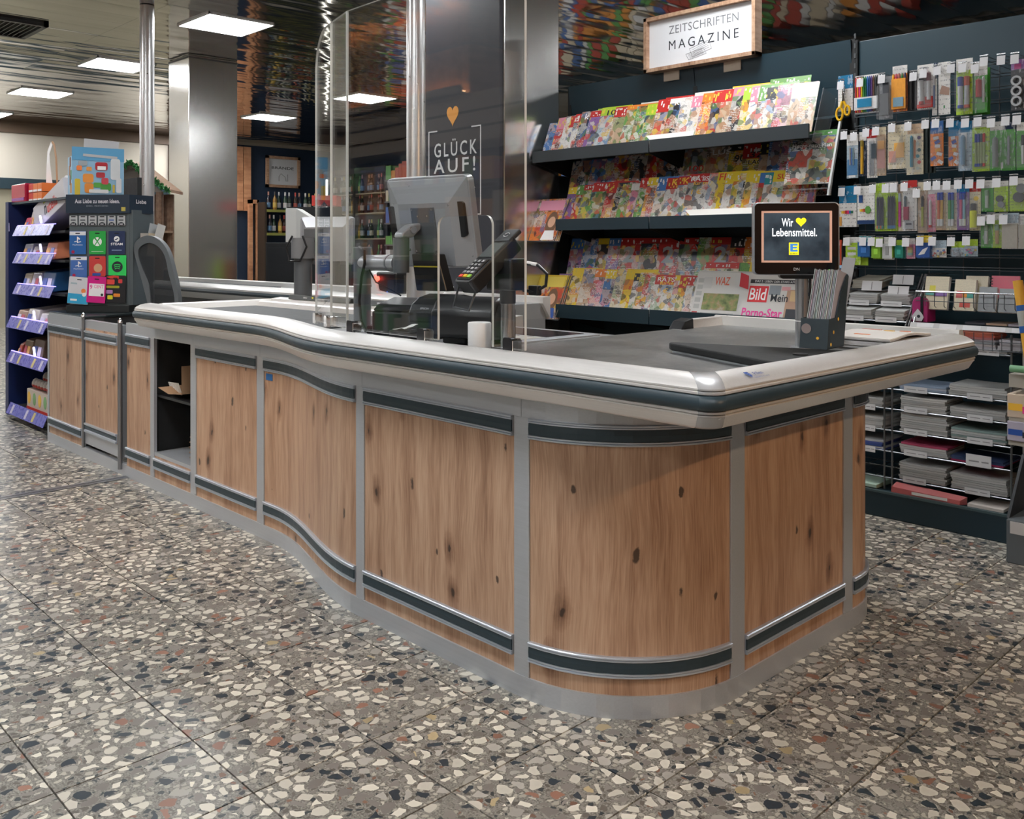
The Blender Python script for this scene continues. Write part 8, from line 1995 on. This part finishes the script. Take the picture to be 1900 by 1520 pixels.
# ---- wooden stake with white paper ribbon
t = thing('paper_ribbon_stake', 'thin wooden stake with a white paper ribbon rising behind the toy box', 'stake', (-6.84, 2.20, 1.516))
MB().tube([(0.0, 0, 0), (-0.03, 0, 0.15), (-0.05, 0, 0.3), (-0.09, 0, 0.40), (-0.13, 0, 0.425)], 0.007, n=6).build('stake', TANW, t, smooth=True, local=True)
o = MB().add([(-0.13, -0.01, 0.425), (-0.1, -0.01, 0.40), (-0.17, -0.02, 0.36), (-0.13, -0.02, 0.34), (-0.155, -0.03, 0.27), (-0.09, -0.03, 0.28), (-0.17, -0.03, 0.09), (-0.07, -0.02, 0.13)], [(0, 1, 3, 2), (2, 3, 5, 4), (4, 5, 7, 6)]).build('ribbon', WPAPER, t, local=True)
m_ = o.modifiers.new('t', 'SOLIDIFY'); m_.thickness = 0.002

# ---- office chair
oc = thing('office_chair', 'grey office chair with dark mesh back behind the checkout', 'chair', (-5.45, 2.30, 0), math.radians(20))
CG = P('chair_grey', (0.11, 0.125, 0.135), 0.5)
loop = [(-0.077, 0.874), (-0.149, 1.066), (-0.183, 1.178), (-0.162, 1.235), (-0.077, 1.267), (0.013, 1.248), (0.085, 1.187), (0.132, 1.066), (0.179, 0.874), (0.14, 0.75), (-0.03, 0.75), (-0.077, 0.874)]
def smooth_loop(pts, n=5):
    out = []; m = len(pts) - 1
    for i in range(m):
        p0, p1, p2, p3 = pts[(i - 1) % m], pts[i], pts[(i + 1) % m], pts[(i + 2) % m]
        for k in range(n):
            t_ = k / n
            out.append(tuple(0.5 * (2 * p1[a] + (p2[a] - p0[a]) * t_ + (2 * p0[a] - 5 * p1[a] + 4 * p2[a] - p3[a]) * t_ ** 2 + (3 * p1[a] - p0[a] - 3 * p2[a] + p3[a]) * t_ ** 3) for a in (0, 1)))
    return out
LP = smooth_loop(loop)
mb = MB(); k = len(LP); cx_, cz_ = -0.01, 1.0
vs_ = []
for (x, z) in LP:
    d = Vector((x - cx_, z - cz_)); l = d.length; d.normalize()
    for (r_, y_) in ((0.0, -0.012), (0.0, 0.016), (-0.045, 0.012), (-0.045, -0.008)):
        q = Vector((x, z)) + d * r_; vs_.append((q.x, y_ + 0.10 * (0.6 - abs(z - 1.0)) * 0.3, q.y))
fs_ = [(i * 4 + j, i * 4 + (j + 1) % 4, ((i + 1) % k) * 4 + (j + 1) % 4, ((i + 1) % k) * 4 + j) for i in range(k) for j in range(4)]
mb.add(vs_, fs_); mb.build('back_frame', CG, oc, local=True, smooth=True)
inner = [((Vector((x - cx_, z - cz_)).normalized() * -0.043 + Vector((x, z)))) for x, z in LP]
mesh_m = NT('chair_mesh'); tr = mesh_m.n('BsdfTransparent'); mx = mesh_m.n('MixShader'); mx.inputs[0].default_value = 0.72
mesh_m.b.inputs['Base Color'].default_value = (0.02, 0.025, 0.03, 1); mesh_m.b.inputs['Roughness'].default_value = 0.7
mesh_m.l(tr.outputs[0], mx.inputs[1]); mesh_m.l(mesh_m.b.outputs[0], mx.inputs[2]); mesh_m.l(mx.outputs[0], mesh_m.out.inputs[0])
MB().prism_xz([(q.x, q.y) for q in inner], 0.012, 0.014).build('back_mesh', mesh_m.m, oc, local=True)
MB().prism(rr(-0.22, 0.02, 0.22, 0.45, 0.08), 0.46, 0.53).build('seat', P('seat_fabric', (0.03, 0.033, 0.037), 0.8), oc, local=True, bevel=0.02)
MB().tube([(0.03, 0.0, 0.76), (0.03, 0.03, 0.6), (0.02, 0.1, 0.45)], 0.025).build('back_bracket', BLACK, oc, local=True, smooth=True)
MB().cyl((0, 0.22, 0.1), (0, 0.22, 0.46), 0.025, n=14).build('gas_lift', BLACK, oc, local=True, smooth=True)
for q in range(5):
    a = 2 * PI * q / 5
    lg = MB().tube([(0, 0.22, 0.11), (0.28 * math.cos(a), 0.22 + 0.28 * math.sin(a), 0.07)], 0.02).build('leg', BLACK, oc, local=True, smooth=True)
    MB().cyl((0.28 * math.cos(a), 0.195 + 0.28 * math.sin(a), 0.03), (0.28 * math.cos(a), 0.245 + 0.28 * math.sin(a), 0.03), 0.03, n=12).build('castor', BLACK, lg, local=True, smooth=True)

# ---- seasonal wooden hut display
ht = thing('wooden_hut', 'small wooden market hut display with green garland roof edges', 'display hut', (-7.958, 3.214, 0), math.radians(52))
HW = make_oak('hut_wood', 0.5, use_uv=False, scale=1.0)
for x in (-0.25, 0.19): MB().box(x, -0.2, 0, x + 0.05, -0.15, 1.66).box(x, 0.15, 0, x + 0.05, 0.2, 1.66).build('corner_post', HW, ht, local=True)
MB().box(-0.25, 0.19, 0.1, 0.24, 0.2, 1.66).build('back_wall', HW, ht, local=True)
for z_ in (0.15, 0.62, 1.0, 1.32): MB().box(-0.25, -0.19, z_, 0.24, 0.19, z_ + 0.018).build('hut_shelf', HW, ht, local=True)
for s_ in (-1, 1):
    MB().hexa([(0, -0.26, 1.90), (s_ * 0.30, -0.26, 1.66), (s_ * 0.30, 0.26, 1.66), (0, 0.26, 1.90), (0, -0.26, 1.925), (s_ * 0.30, -0.26, 1.685), (s_ * 0.30, 0.26, 1.685), (0, 0.26, 1.925)]).build('roof_slab', HW, ht, local=True)
    g_ = MB(); R_ = random.Random(5 + s_)
    for q in range(70):
        u = q / 69; x_ = s_ * 0.31 * u; z_ = 1.905 - 0.235 * u
        for w3 in range(3):
            g_.cyl((x_, -0.27, z_), (x_ + R_.uniform(-.03, .03), -0.29 + R_.uniform(-.02, .02), z_ + R_.uniform(-.035, .03)), 0.011, 0.003, n=4)
    o = g_.build('garland', P('garland_green', (0.02, 0.14, 0.03), 0.6), ht, local=True); o['kind'] = 'stuff'
MB().prism_xz([(-0.26, 1.66), (0.25, 1.66), (0.0, 1.86)], -0.2, -0.185).build('gable', P('gable_grey', (0.22, 0.19, 0.16), 0.7), ht, local=True)
R_ = random.Random(14)
for q, (u, z_, c_, nm) in enumerate(((-0.12, 1.338, (0.25, 0.12, 0.1), 'rose chocolate figure box'), (0.05, 1.338, (0.32, 0.18, 0.16), 'pink praline carton'), (0.1, 1.018, (0.3, 0.18, 0.08), 'brown star-shaped gingerbread pack'), (-0.1, 1.018, (0.4, 0.3, 0.2), 'gold wafer carton'), (0.02, 0.64, (0.5, 0.48, 0.5), 'white striped sweets carton'), (-0.14, 0.64, (0.45, 0.1, 0.08), 'red sweets carton'))):
    t = thing('hut_carton', nm + ' on a shelf of the wooden hut', 'carton', (-7.958, 3.214, 0), math.radians(52))
    hh = [0.14, 0.13, 0.16, 0.12, 0.2, 0.15][q]
    t.location = Vector((-7.958, 3.214, 0)) + Matrix.Rotation(math.radians(52), 3, 'Z') @ Vector((u, -0.06, z_ + 0.001))
    if 'star' in nm:
        mb = MB().prism_xz([((0.08 if i % 2 == 0 else 0.035) * math.sin(2 * PI * i / 10), 0.08 + (0.08 if i % 2 == 0 else 0.035) * math.cos(2 * PI * i / 10)) for i in range(10)][::-1], -0.02, 0.02)
    else: mb = MB().box(-0.065, -0.04, 0, 0.065, 0.05, hh)
    o = mb.build('carton_body', OBJC, t, local=True, bevel=0.003); o['base'] = c_
    o = MB().box(-0.045, -0.0415, hh * 0.3, 0.045, -0.04, hh * 0.55).build('label_print', OBJM, t, local=True) if 'star' not in nm else None
    if o: o['base'] = (0.6, 0.55, 0.5)

# ================================================================ BACKGROUND: SECOND CHECKOUT, WINE WALL, COOLER, SHOP BEHIND THE CAMERA
c2 = thing('second_checkout', 'second grey checkout counter with pale bumper in the background', 'counter', (-6.2, 3.5, 0))
GB = P('body_grey', (0.22, 0.225, 0.23), 0.45)
MB().box(-8.5, 3.22, 0.0, -3.62, 3.74, 0.80).build('body', GB, c2)
for q in range(8): MB().box(-8.45 + 0.6 * q, 3.215, 0.06, -8.43 + 0.6 * q, 3.22, 0.78).build('post', STEEL, c2)
b_ = MB().prism_yz([(3.23, 0.805), (3.15, 0.812), (3.128, 0.85), (3.122, 0.875), (3.13, 0.9), (3.16, 0.918), (3.20, 0.924), (3.23, 0.90)], -8.5, -3.6).build('bumper', P('pale_bumper', (0.68, 0.67, 0.65), 0.35, 0.3), c2, smooth=True)
MB().prism_yz([(3.1235, 0.858), (3.117, 0.872), (3.1235, 0.887), (3.135, 0.872)], -8.5, -3.6).build('rubber_strip', RUBBER, b_)
MB().box(-8.5, 3.23, 0.80, -3.62, 3.74, 0.885).build('worktop', CASH, c2)
MB().box(-8.4, 3.28, 0.885, -6.4, 3.68, 0.892).build('conveyor_belt', BELT, c2)
MB().prism_yz([(3.70, 0.885), (3.70, 0.918), (3.76, 0.922), (3.76, 0.80)], -8.5, -3.6).build('rear_rim', BUMPER, c2)

# second register screen on a floor pole
m2 = thing('register_monitor', 'distant register screen on a grey pole left of the shield edge', 'monitor', (-4.56, 2.76, 0), math.radians(30))
MB().cyl((0, 0, 0), (0, 0, 1.2), 0.05, n=20).build('pole', POLEG, m2, smooth=True, local=True)
MB().cyl((0, 0, 0), (0, 0, 0.02), 0.16, n=24).build('floor_plate', POLEG, m2, smooth=True, local=True)
MB().cyl((0, 0, 1.135), (0, 0, 1.25), 0.065, n=20).build('joint', GREYP, m2, smooth=True, local=True)
MB().tube([(-0.03, -0.065, 1.26), (-0.07, -0.06, 1.2), (-0.05, -0.065, 1.12), (0.02, -0.07, 1.12), (0.055, -0.06, 1.2), (0.03, -0.06, 1.26)], 0.006).build('cable', BLACK, m2, smooth=True, local=True)
MB().prism_xz(rr(-0.06, 1.10, 0.27, 1.37, 0.02), 0.075, 0.105).build('screen_frame', LGREY, m2, local=True, bevel=0.004)
MB().hexa([(-0.03, 0.05, 1.12), (0.24, 0.05, 1.12), (0.26, 0.075, 1.105), (-0.05, 0.075, 1.105), (-0.01, 0.05, 1.31), (0.22, 0.05, 1.31), (0.26, 0.075, 1.365), (-0.05, 0.075, 1.365)]).build('back_shell', LGREY, m2, local=True)
MB().box(-0.02, 0.046, 1.16, 0.10, 0.05, 1.30).build('mount_plate', P('plate_grey', (0.12, 0.13, 0.14), 0.4, 0.3), m2, local=True)
MB().box(0.08, 0.02, 1.0, 0.2, 0.06, 1.12).build('keypad_block', BLACK, m2, local=True)

# white curved scanner hood and black terminal on the second counter
t = thing('scanner_hood', 'white curved scanner hood with red light on the second checkout', 'scanner', (-4.62, 3.40, 0.886))
MB().prism_xz([(-0.16, 0.0), (0.14, 0.0), (0.14, 0.03), (-0.02, 0.05), (-0.05, 0.15), (-0.10, 0.17), (-0.08, 0.06)], -0.08, 0.08).build('hood', WHITE, t, local=True, bevel=0.012)
MB().box(-0.06, -0.06, 0.03, 0.14, 0.07, 0.16).build('terminal', BLACK, t, local=True, bevel=0.012)
MB().cyl((-0.03, -0.085, 0.12), (-0.03, -0.06, 0.12), 0.014, n=12).build('red_lamp', P('red_lamp', (0.9, 0.1, 0.05), 0.3, emit=(1.0, 0.06, 0.04), es=6.0), t, local=True)
MB().cyl((0.06, -0.0615, 0.04), (0.06, -0.06, 0.04), 0.004, n=8).build('blue_lamp', P('blue_lamp', (0.1, 0.2, 0.9), 0.3, emit=(0.1, 0.25, 1.0), es=3.0), t, local=True)
t = thing('soap_dispenser', 'white pump bottle on the second checkout behind the printer', 'bottle', (-3.95, 3.30, 0.886))
MB().lathe([(0.035, 0), (0.038, 0.01), (0.036, 0.045), (0.018, 0.06), (0.014, 0.066)], n=18).build('body', WHITE, t, smooth=True, local=True)
MB().cyl((0, 0, 0.066), (0, 0, 0.088), 0.006, n=8).tube([(-0.012, 0, 0.088), (0.05, 0, 0.092)], 0.007).build('pump', WHITE, t, smooth=True, local=True)

# dark stand with white wedge-shaped cover, shelf with boxes behind
t = thing('white_wedge_cover', 'white slanted cover standing on a black cabinet in the background', 'cover', (-7.05, 4.30, 1.24), math.radians(46))
MB().prism_xz([(-0.15, 0), (0.16, 0), (0.16, 0.15), (-0.06, 0.29), (-0.15, 0.29)], -0.12, 0.12).build('shell', P('cover_white', (0.5, 0.5, 0.48), 0.5), t, local=True, bevel=0.004)
MB().box(-0.15, -0.122, 0.0, -0.06, -0.12, 0.28).build('side_face', P('cover_light', (0.58, 0.57, 0.54), 0.5), t, local=True)
t = thing('black_cabinet', 'black service cabinet carrying the white slanted cover', 'cabinet', (-7.05, 4.30, 0), math.radians(46))
MB().box(-0.30, -0.2, 0, 0.5, 0.2, 1.235).build('body', MATTE, t, local=True, bevel=0.004)
MB().box(-0.28, -0.204, 0.1, 0.1, -0.2, 1.2).build('door', BLACK, t, local=True)
MB().box(0.12, -0.204, 0.1, 0.48, -0.2, 1.2).build('door', BLACK, t, local=True)
bs = thing('background_shelf', 'black shelf with bottles and orange boxes right of the steel column', 'shelf', (-7.9, 4.95, 0), math.radians(46))
MB().box(-0.35, -0.15, 0, 0.2, 0.2, 0.04).box(-0.35, -0.15, 0.78, 0.2, 0.2, 0.80).box(-0.35, -0.15, 1.2, 0.2, 0.2, 1.22).box(-0.35, 0.19, 0, 0.2, 0.2, 1.6).build('boards', MATTE, bs, local=True)
MB().box(-0.35, -0.155, 1.2, 0.2, -0.15, 1.225).build('green_edge', P('edge_green', (0.05, 0.4, 0.05), 0.5), bs, local=True)
base_m = Matrix.Translation((-7.9, 4.95, 0)) @ Matrix.Rotation(math.radians(46), 4, 'Z')
for q in range(4):
    t = thing('orange_box', 'flat orange box, %s from the bottom, stacked on the background shelf' % ORD[q], 'box', (0, 0, 0)); t.matrix_world = base_m @ Matrix.Translation((0.02, -0.02, 0.801 + 0.062 * q))
    MB().box(-0.11, -0.1, 0, 0.11, 0.1, 0.058).build('carton_body', P('carrot_orange', (0.65, 0.14, 0.05), 0.5), t, local=True, bevel=0.002); MB().box(-0.1, -0.1012, 0.02, 0.1, -0.1, 0.03).build('label_strip', P('label_dark_orange', (0.4, 0.07, 0.03), 0.5), t, local=True)
t = thing('lime_bottle', 'lime green bottle beside the orange boxes', 'bottle', (0, 0, 0)); t.matrix_world = base_m @ Matrix.Translation((-0.19, -0.05, 0.801))
MB().lathe([(0.05, 0), (0.052, 0.02), (0.048, 0.2), (0.02, 0.26), (0.018, 0.3)], n=14).build('body', P('lime_plastic', (0.35, 0.6, 0.03), 0.4), t, smooth=True, local=True); MB().cyl((0, 0, 0.3), (0, 0, 0.33), 0.022, n=12).build('cap', WHITE, t, smooth=True, local=True)
t = thing('red_header', 'red display header box on top of the background shelf', 'header', (0, 0, 0)); t.matrix_world = base_m @ Matrix.Translation((0.08, -0.05, 1.60))
MB().box(-0.12, -0.05, 0, 0.12, 0.2, 0.10).build('box', P('header_red', (0.45, 0.03, 0.02), 0.5), t, local=True); MB().prism_xz([(-0.03, 0.0), (0.03, 0.0), (0, 0.045)], -0.0515, -0.05).build('dark_triangle', INK, t, local=True)

# bottles
def bottle_meshes(col, lab, cap):
    g = MB().lathe([(0.036, 0), (0.038, 0.01), (0.038, 0.18), (0.030, 0.215), (0.014, 0.25), (0.013, 0.30)], n=12).mesh('glass', P('bg_%02d%02d%02d' % tuple(int(q * 99) for q in col), col, 0.12), smooth=True)
    l = MB().cyl((0, 0, 0.05), (0, 0, 0.14), 0.0386, n=12, caps=False).mesh('label', P('bl_%02d%02d%02d' % tuple(int(q * 99) for q in lab), lab, 0.6), smooth=True)
    c = MB().cyl((0, 0, 0.27), (0, 0, 0.335), 0.0155, n=10).mesh('cap', P('bc_%02d%02d%02d' % tuple(int(q * 99) for q in cap), cap, 0.35), smooth=True)
    return g, l, c


BK = [bottle_meshes((0.01, 0.02, 0.012), (0.55, 0.5, 0.4), (0.5, 0.4, 0.12)), bottle_meshes((0.03, 0.012, 0.006), (0.4, 0.08, 0.06), (0.5, 0.06, 0.05)), bottle_meshes((0.02, 0.05, 0.03), (0.6, 0.6, 0.62), (0.6, 0.6, 0.6)),
      bottle_meshes((0.25, 0.14, 0.03), (0.6, 0.45, 0.1), (0.03, 0.03, 0.03)), bottle_meshes((0.01, 0.01, 0.02), (0.15, 0.3, 0.5), (0.5, 0.25, 0.2)), bottle_meshes((0.05, 0.2, 0.08), (0.6, 0.55, 0.2), (0.1, 0.3, 0.1))]
R_ = random.Random(17)


def bottle(loc, label, group, k):
    t = thing('bottle', label, 'bottle', loc, 0, group)
    for nm, me in zip(('glass', 'label', 'cap'), BK[k]): link(nm, me, None, t)


ws = thing('wine_shelf', 'dark wall shelf with two rows of bottles under the framed picture', 'shelf', (-15.2, 9.1, 0))
for z_ in (0.6, 1.02, 1.44, 1.86):
    MB().box(-15.42, 8.35, z_ - 0.03, -15.02, 9.95, z_).build('board', P('wine_board', (0.05, 0.035, 0.025), 0.5), ws)
    MB().box(-15.02, 8.35, z_ - 0.035, -15.01, 9.95, z_ + 0.012).build('price_strip', P('strip_olive', (0.25, 0.26, 0.06), 0.5), ws)
for y in (8.33, 9.96): MB().box(-15.42, y - 0.02, 0, -15.02, y + 0.02, 2.0).build('side', P('wine_board', (0.05, 0.035, 0.025), 0.5), ws)
for row, z_ in enumerate((1.86, 1.44)):
    for q in range(14):
        bottle((-15.12 + 0.04 * ((q + row) % 2), 8.44 + 0.105 * q, z_ + 0.001), 'wine bottle, %s from the left in the %s row of the wine shelf' % (ORD[q], ['upper', 'lower'][row]), 'wine bottles', R_.randrange(5))
fp = thing('framed_picture', 'oak framed white spirits poster on the navy wall above the bottles', 'picture', (-15.4, 8.9, 2.3))
px_, y0_, y1_, z0_, z1_ = -15.40, 8.55, 9.25, 2.30, 2.88
for a in ((y0_, z0_, y1_, z0_ + 0.05), (y0_, z1_ - 0.05, y1_, z1_), (y0_, z0_, y0_ + 0.05, z1_), (y1_ - 0.05, z0_, y1_, z1_)):
    MB().box(px_ - 0.03, a[0], a[1], px_ + 0.02, a[2], a[3]).build('frame_bar', OAKF, fp)
MB().box(px_ - 0.03, y0_ + 0.05, z0_ + 0.05, px_ - 0.015, y1_ - 0.05, z1_ - 0.05).build('poster', P('poster_white', (0.55, 0.57, 0.6), 0.6), fp)
text('BRÄNDE', 'lettering', INK, fp, (px_ - 0.0145, 8.9, 2.67), 0, width=0.46, height=0.06, rot=(PI / 2, 0, PI / 2), bold=0.01)
o = MB()
for q in range(3): o.lathe([(0.03, 2.40), (0.03, 2.48), (0.012, 2.53), (0.012, 2.57)], px_ - 0.0, 8.8 + 0.1 * q, n=8)
MB().tube([(px_ - 0.014, 8.82, 2.42), (px_ - 0.014, 8.82, 2.5), (px_ - 0.014, 8.86, 2.56), (px_ - 0.014, 8.95, 2.5), (px_ - 0.014, 8.97, 2.42)], 0.006, n=5).tube([(px_ - 0.014, 9.0, 2.42), (px_ - 0.014, 9.0, 2.55)], 0.006, n=5).build('bottle_drawing', GINK, fp)
# lit oak slats beside it
os_ = thing('slatted_wall_panel', 'warmly lit vertical oak slats on the far wall beside the navy wall', 'wall panel', (-15.36, 7.85, 0))
for q in range(4):
    MB().box(-15.42, 7.62 + 0.155 * q, 1.85, -15.36, 7.76 + 0.155 * q, 3.0).build('slat', WARMW, os_)
fr2 = thing('oak_shelf_frame', 'oak shelf frame standing against the navy wall', 'frame', (-15.3, 8.25, 0))
for a in ((8.15, 0.0, 8.22, 2.05), (8.30, 0.0, 8.34, 2.05), (8.15, 1.98, 8.34, 2.05)):
    MB().box(-15.35, a[0], a[1], -15.28, a[2], a[3]).build('frame_bar', WARMW, fr2)

# glass door cooler on the back wall
cl_ = thing('bottle_cooler', 'tall glass-door bottle cooler with a white light strip seen through the shield', 'cooler', (-13.9, 9.7, 0))
MB().box(-14.9, 9.90, 0, -12.9, 9.98, 2.6).box(-14.9, 9.45, 0, -14.84, 9.9, 2.6).box(-12.96, 9.45, 0, -12.9, 9.9, 2.6).box(-14.9, 9.45, 2.5, -12.9, 9.9, 2.6).box(-14.9, 9.45, 0, -12.9, 9.9, 0.15).build('cabinet', P('cooler_dark', (0.03, 0.035, 0.045), 0.4), cl_)
MB().box(-14.83, 9.46, 0.3, -14.80, 9.48, 2.45).build('light_strip', P('cooler_led', (0.9, 0.9, 0.9), 0.4, emit=(1.0, 0.95, 0.85), es=7.0), cl_)
for k_, z_ in enumerate((0.45, 0.9, 1.35, 1.8, 2.15)):
    MB().box(-14.83, 9.5, z_ - 0.02, -12.97, 9.9, z_).build('shelf', P('cooler_shelf', (0.4, 0.35, 0.25), 0.5), cl_)
    if k_ > 0:
        for q in range(12): bottle((-14.7 + 0.145 * q, 9.58 + 0.05 * (q % 2), z_ + 0.001), 'cooler bottle, %s from the left, on the %s cooler shelf' % (ORD[q], ORD[k_ - 1]), 'cooler bottles', R_.randrange(6))
MB().box(-14.8, 9.452, 0.15, -12.96, 9.458, 2.5).build('glass_door', PLEXI, cl_)
MB().box(-13.93, 9.44, 0.15, -13.87, 9.46, 2.5).build('door_frame', BLACK, cl_)

# dark shelving along the back wall behind the racks, and long aisle gondolas
def aisle(x0, x1, y0, y1, h, label, seed):
    a_ = thing('aisle_shelf', label, 'shelf', ((x0 + x1) / 2, (y0 + y1) / 2, 0))
    MB().box(x0, y0, 0, x1, y1, 0.12).box(x0, (y0 + y1) / 2 - 0.02, 0.12, x1, (y0 + y1) / 2 + 0.02, h).build('carcass', NAVY, a_)
    R2 = random.Random(seed)
    for k_ in range(int(h / 0.36)):
        z_ = 0.16 + 0.36 * k_
        MB().box(x0, y0 + 0.04, z_ - 0.025, x1, y1 - 0.04, z_).build('board', P('shelf_grey', (0.12, 0.12, 0.13), 0.5), a_)
    g = MB(); mats = [P('goods_red', (0.4, 0.06, 0.04), 0.4), P('goods_cream', (0.55, 0.48, 0.36), 0.4), P('goods_green', (0.1, 0.3, 0.08), 0.4), P('goods_blue', (0.05, 0.13, 0.35), 0.4), P('goods_orange', (0.6, 0.25, 0.05), 0.4), P('goods_white', (0.6, 0.6, 0.6), 0.4)]
    for k_ in range(int(h / 0.36)):
        z_ = 0.16 + 0.36 * k_; x = x0 + 0.03
        while x < x1 - 0.1:
            w_ = R2.uniform(0.06, 0.2); hh = R2.uniform(0.14, 0.29); g.cur = R2.randrange(6)
            g.box(x, y0 + 0.05, z_, x + w_ - 0.01, y0 + 0.28, z_ + hh); g.box(x, y1 - 0.28, z_, x + w_ - 0.01, y1 - 0.05, z_ + hh); x += w_
    o = g.build('goods', mats, a_); o['kind'] = 'stuff'
    return a_


aisle(-12.7, 4.0, 9.2, 9.98, 2.75, 'tall wall shelf of assorted goods behind the magazine rack', 3)
MB().box(-15.44, 9.94, 0, -12.88, 9.99, RZ - 0.01).struct('wall_alcove', NAVYW)
aisle(-14.6, -10.8, 0.2, 1.0, 1.6, 'aisle shelf of assorted goods in the far left background', 5)
aisle(-14.9, -9.6, -3.6, -2.8, 1.7, 'aisle shelf of assorted goods left of the camera', 8)

# shop front behind the camera: oak bakery wall with cream fascia and warm pendants
bk = thing('bakery_front', 'oak-canopied bakery shelf with cream fascia, left of the camera', 'wall unit', (-7.5, -2.2, 0))
MB().box(-9.6, -2.5, 2.63, -6.72, -1.9, 3.085).build('oak_canopy', WARMW, bk)
MB().box(-9.6, -2.5, 2.18, -5.4, -1.92, 2.63).build('fascia', P('fascia_cream', (0.55, 0.44, 0.33), 0.5), bk)
for z_ in (2.3, 2.45): MB().box(-9.6, -1.92, z_, -5.4, -1.905, z_ + 0.02).build('fascia_groove', BROWN, bk)
MB().box(-9.6, -2.5, 0.0, -5.4, -2.4, 2.18).build('back_wall', P('bakery_back', (0.05, 0.03, 0.03), 0.6), bk)
g = MB(); R2 = random.Random(44); gm = [P('goods_%s' % n_, (0.4, 0.3, 0.2), 0.4) for n_ in ('red', 'cream', 'green', 'blue', 'orange', 'white')]
for k_ in range(5):
    z_ = 0.3 + 0.38 * k_
    MB().box(-9.6, -2.4, z_ - 0.03, -5.4, -1.95, z_).build('board', P('wine_board', (0.05, 0.035, 0.025), 0.5), bk)
    x = -9.5
    while x < -5.6:
        w_ = R2.uniform(0.08, 0.22); g.cur = R2.randrange(6); g.box(x, -2.3, z_, x + w_ - 0.015, -2.0, z_ + R2.uniform(0.12, 0.28)); x += w_
g.build('goods', gm, bk)['kind'] = 'stuff'
right = thing('oak_wall_unit', 'warm oak wall unit to the right of the camera', 'wall unit', (4.8, 0.0, 0))
for q in range(8): MB().box(4.75, -4.5 + 1.0 * q, 0.1, 4.85, -3.52 + 1.0 * q, 2.9).build('oak_panel', WARMW, right)
WL2 = P('added_warm_glow', (1, 0.8, 0.55), 0.4, emit=(1.0, 0.62, 0.32), es=16.0)  # glow of the strip added to wash the oak canopy
WL = P('warm_bulb', (1, 0.8, 0.55), 0.4, emit=(1.0, 0.62, 0.3), es=WARM_STRENGTH)


def pendant(x, y, z, label, group):
    t = thing('pendant_lamp', label, 'pendant lamp', (x, y, z), 0, group)
    MB().lathe([(0.14, 0.0), (0.135, 0.02), (0.05, 0.16), (0.03, 0.18)], n=18).build('shade', P('copper_shade', (0.25, 0.12, 0.06), 0.4, 0.6), t, smooth=True, local=True)
    MB().lathe([(0.02, -0.02), (0.06, 0.0), (0.06, 0.02), (0.02, 0.06)], n=14).build('bulb', WL, t, smooth=True, local=True)
    MB().cyl((0, 0, 0.18), (0, 0, RZ - z - 0.002), 0.006, n=6).build('cord', BLACK, t, local=True)


cv = MB().box(-9.5, -1.87, 2.632, -6.75, -1.84, 2.65).build('added_wash_strip', WL2, bk)  # added glowing strip, brightens the canopy for its reflection in the shield
MB().box(-9.6, -1.82, 2.6, -6.72, -1.80, 2.70).box(-9.6, -1.92, 2.6, -6.72, -1.80, 2.63).build('added_strip_screen', P('fascia_cream', (0.55, 0.44, 0.33), 0.5), bk)  # added lip that hides the glowing strip from the shield reflection
for q in range(4): pendant(3.9, -3.0 + 1.7 * q, 2.2, 'copper pendant lamp by the oak wall unit, %s from the front' % ORD[q], 'oak wall pendants')
pendant(-14.6, 7.3, 2.6, 'added warm lamp hidden behind the column to light the oak slats', None)  # added lamp, kept out of sight, warms the slats


def track_spot(x, y, tx, ty, tz, watts, label):
    t = thing('track_spotlight', label, 'spotlight', (x, y, RZ - 0.2))
    d = (Vector((tx, ty, tz)) - Vector((x, y, RZ - 0.12))).normalized()
    p0 = Vector((0, 0, 0.08))
    MB().cyl(p0 - d * 0.08, p0 + d * 0.07, 0.05, n=18, caps=True).build('housing', BLACK, t, smooth=True, local=True)
    MB().cyl(p0, (0, 0, 0.197), 0.012, n=8).build('stem', BLACK, t, local=True)
    ld = bpy.data.lights.new('spot_beam', 'SPOT'); ld.energy = watts; ld.color = (1.0, 0.66, 0.38); ld.spot_size = math.radians(50); ld.spot_blend = 0.7; ld.shadow_soft_size = 0.05
    lo = bpy.data.objects.new('spot_beam', ld); C.objects.link(lo); lo.parent = t
    lo.location = p0 + d * 0.09; lo.rotation_euler = d.to_track_quat('-Z', 'Y').to_euler()


track_spot(2.4, 2.3, -1.15, 2.35, 0.9, 170, 'black track spotlight right of the camera aimed at the counter end')
track_spot(-3.6, -1.2, -4.2, 1.9, 0.7, 90, 'black track spotlight left of the camera aimed at the long front')
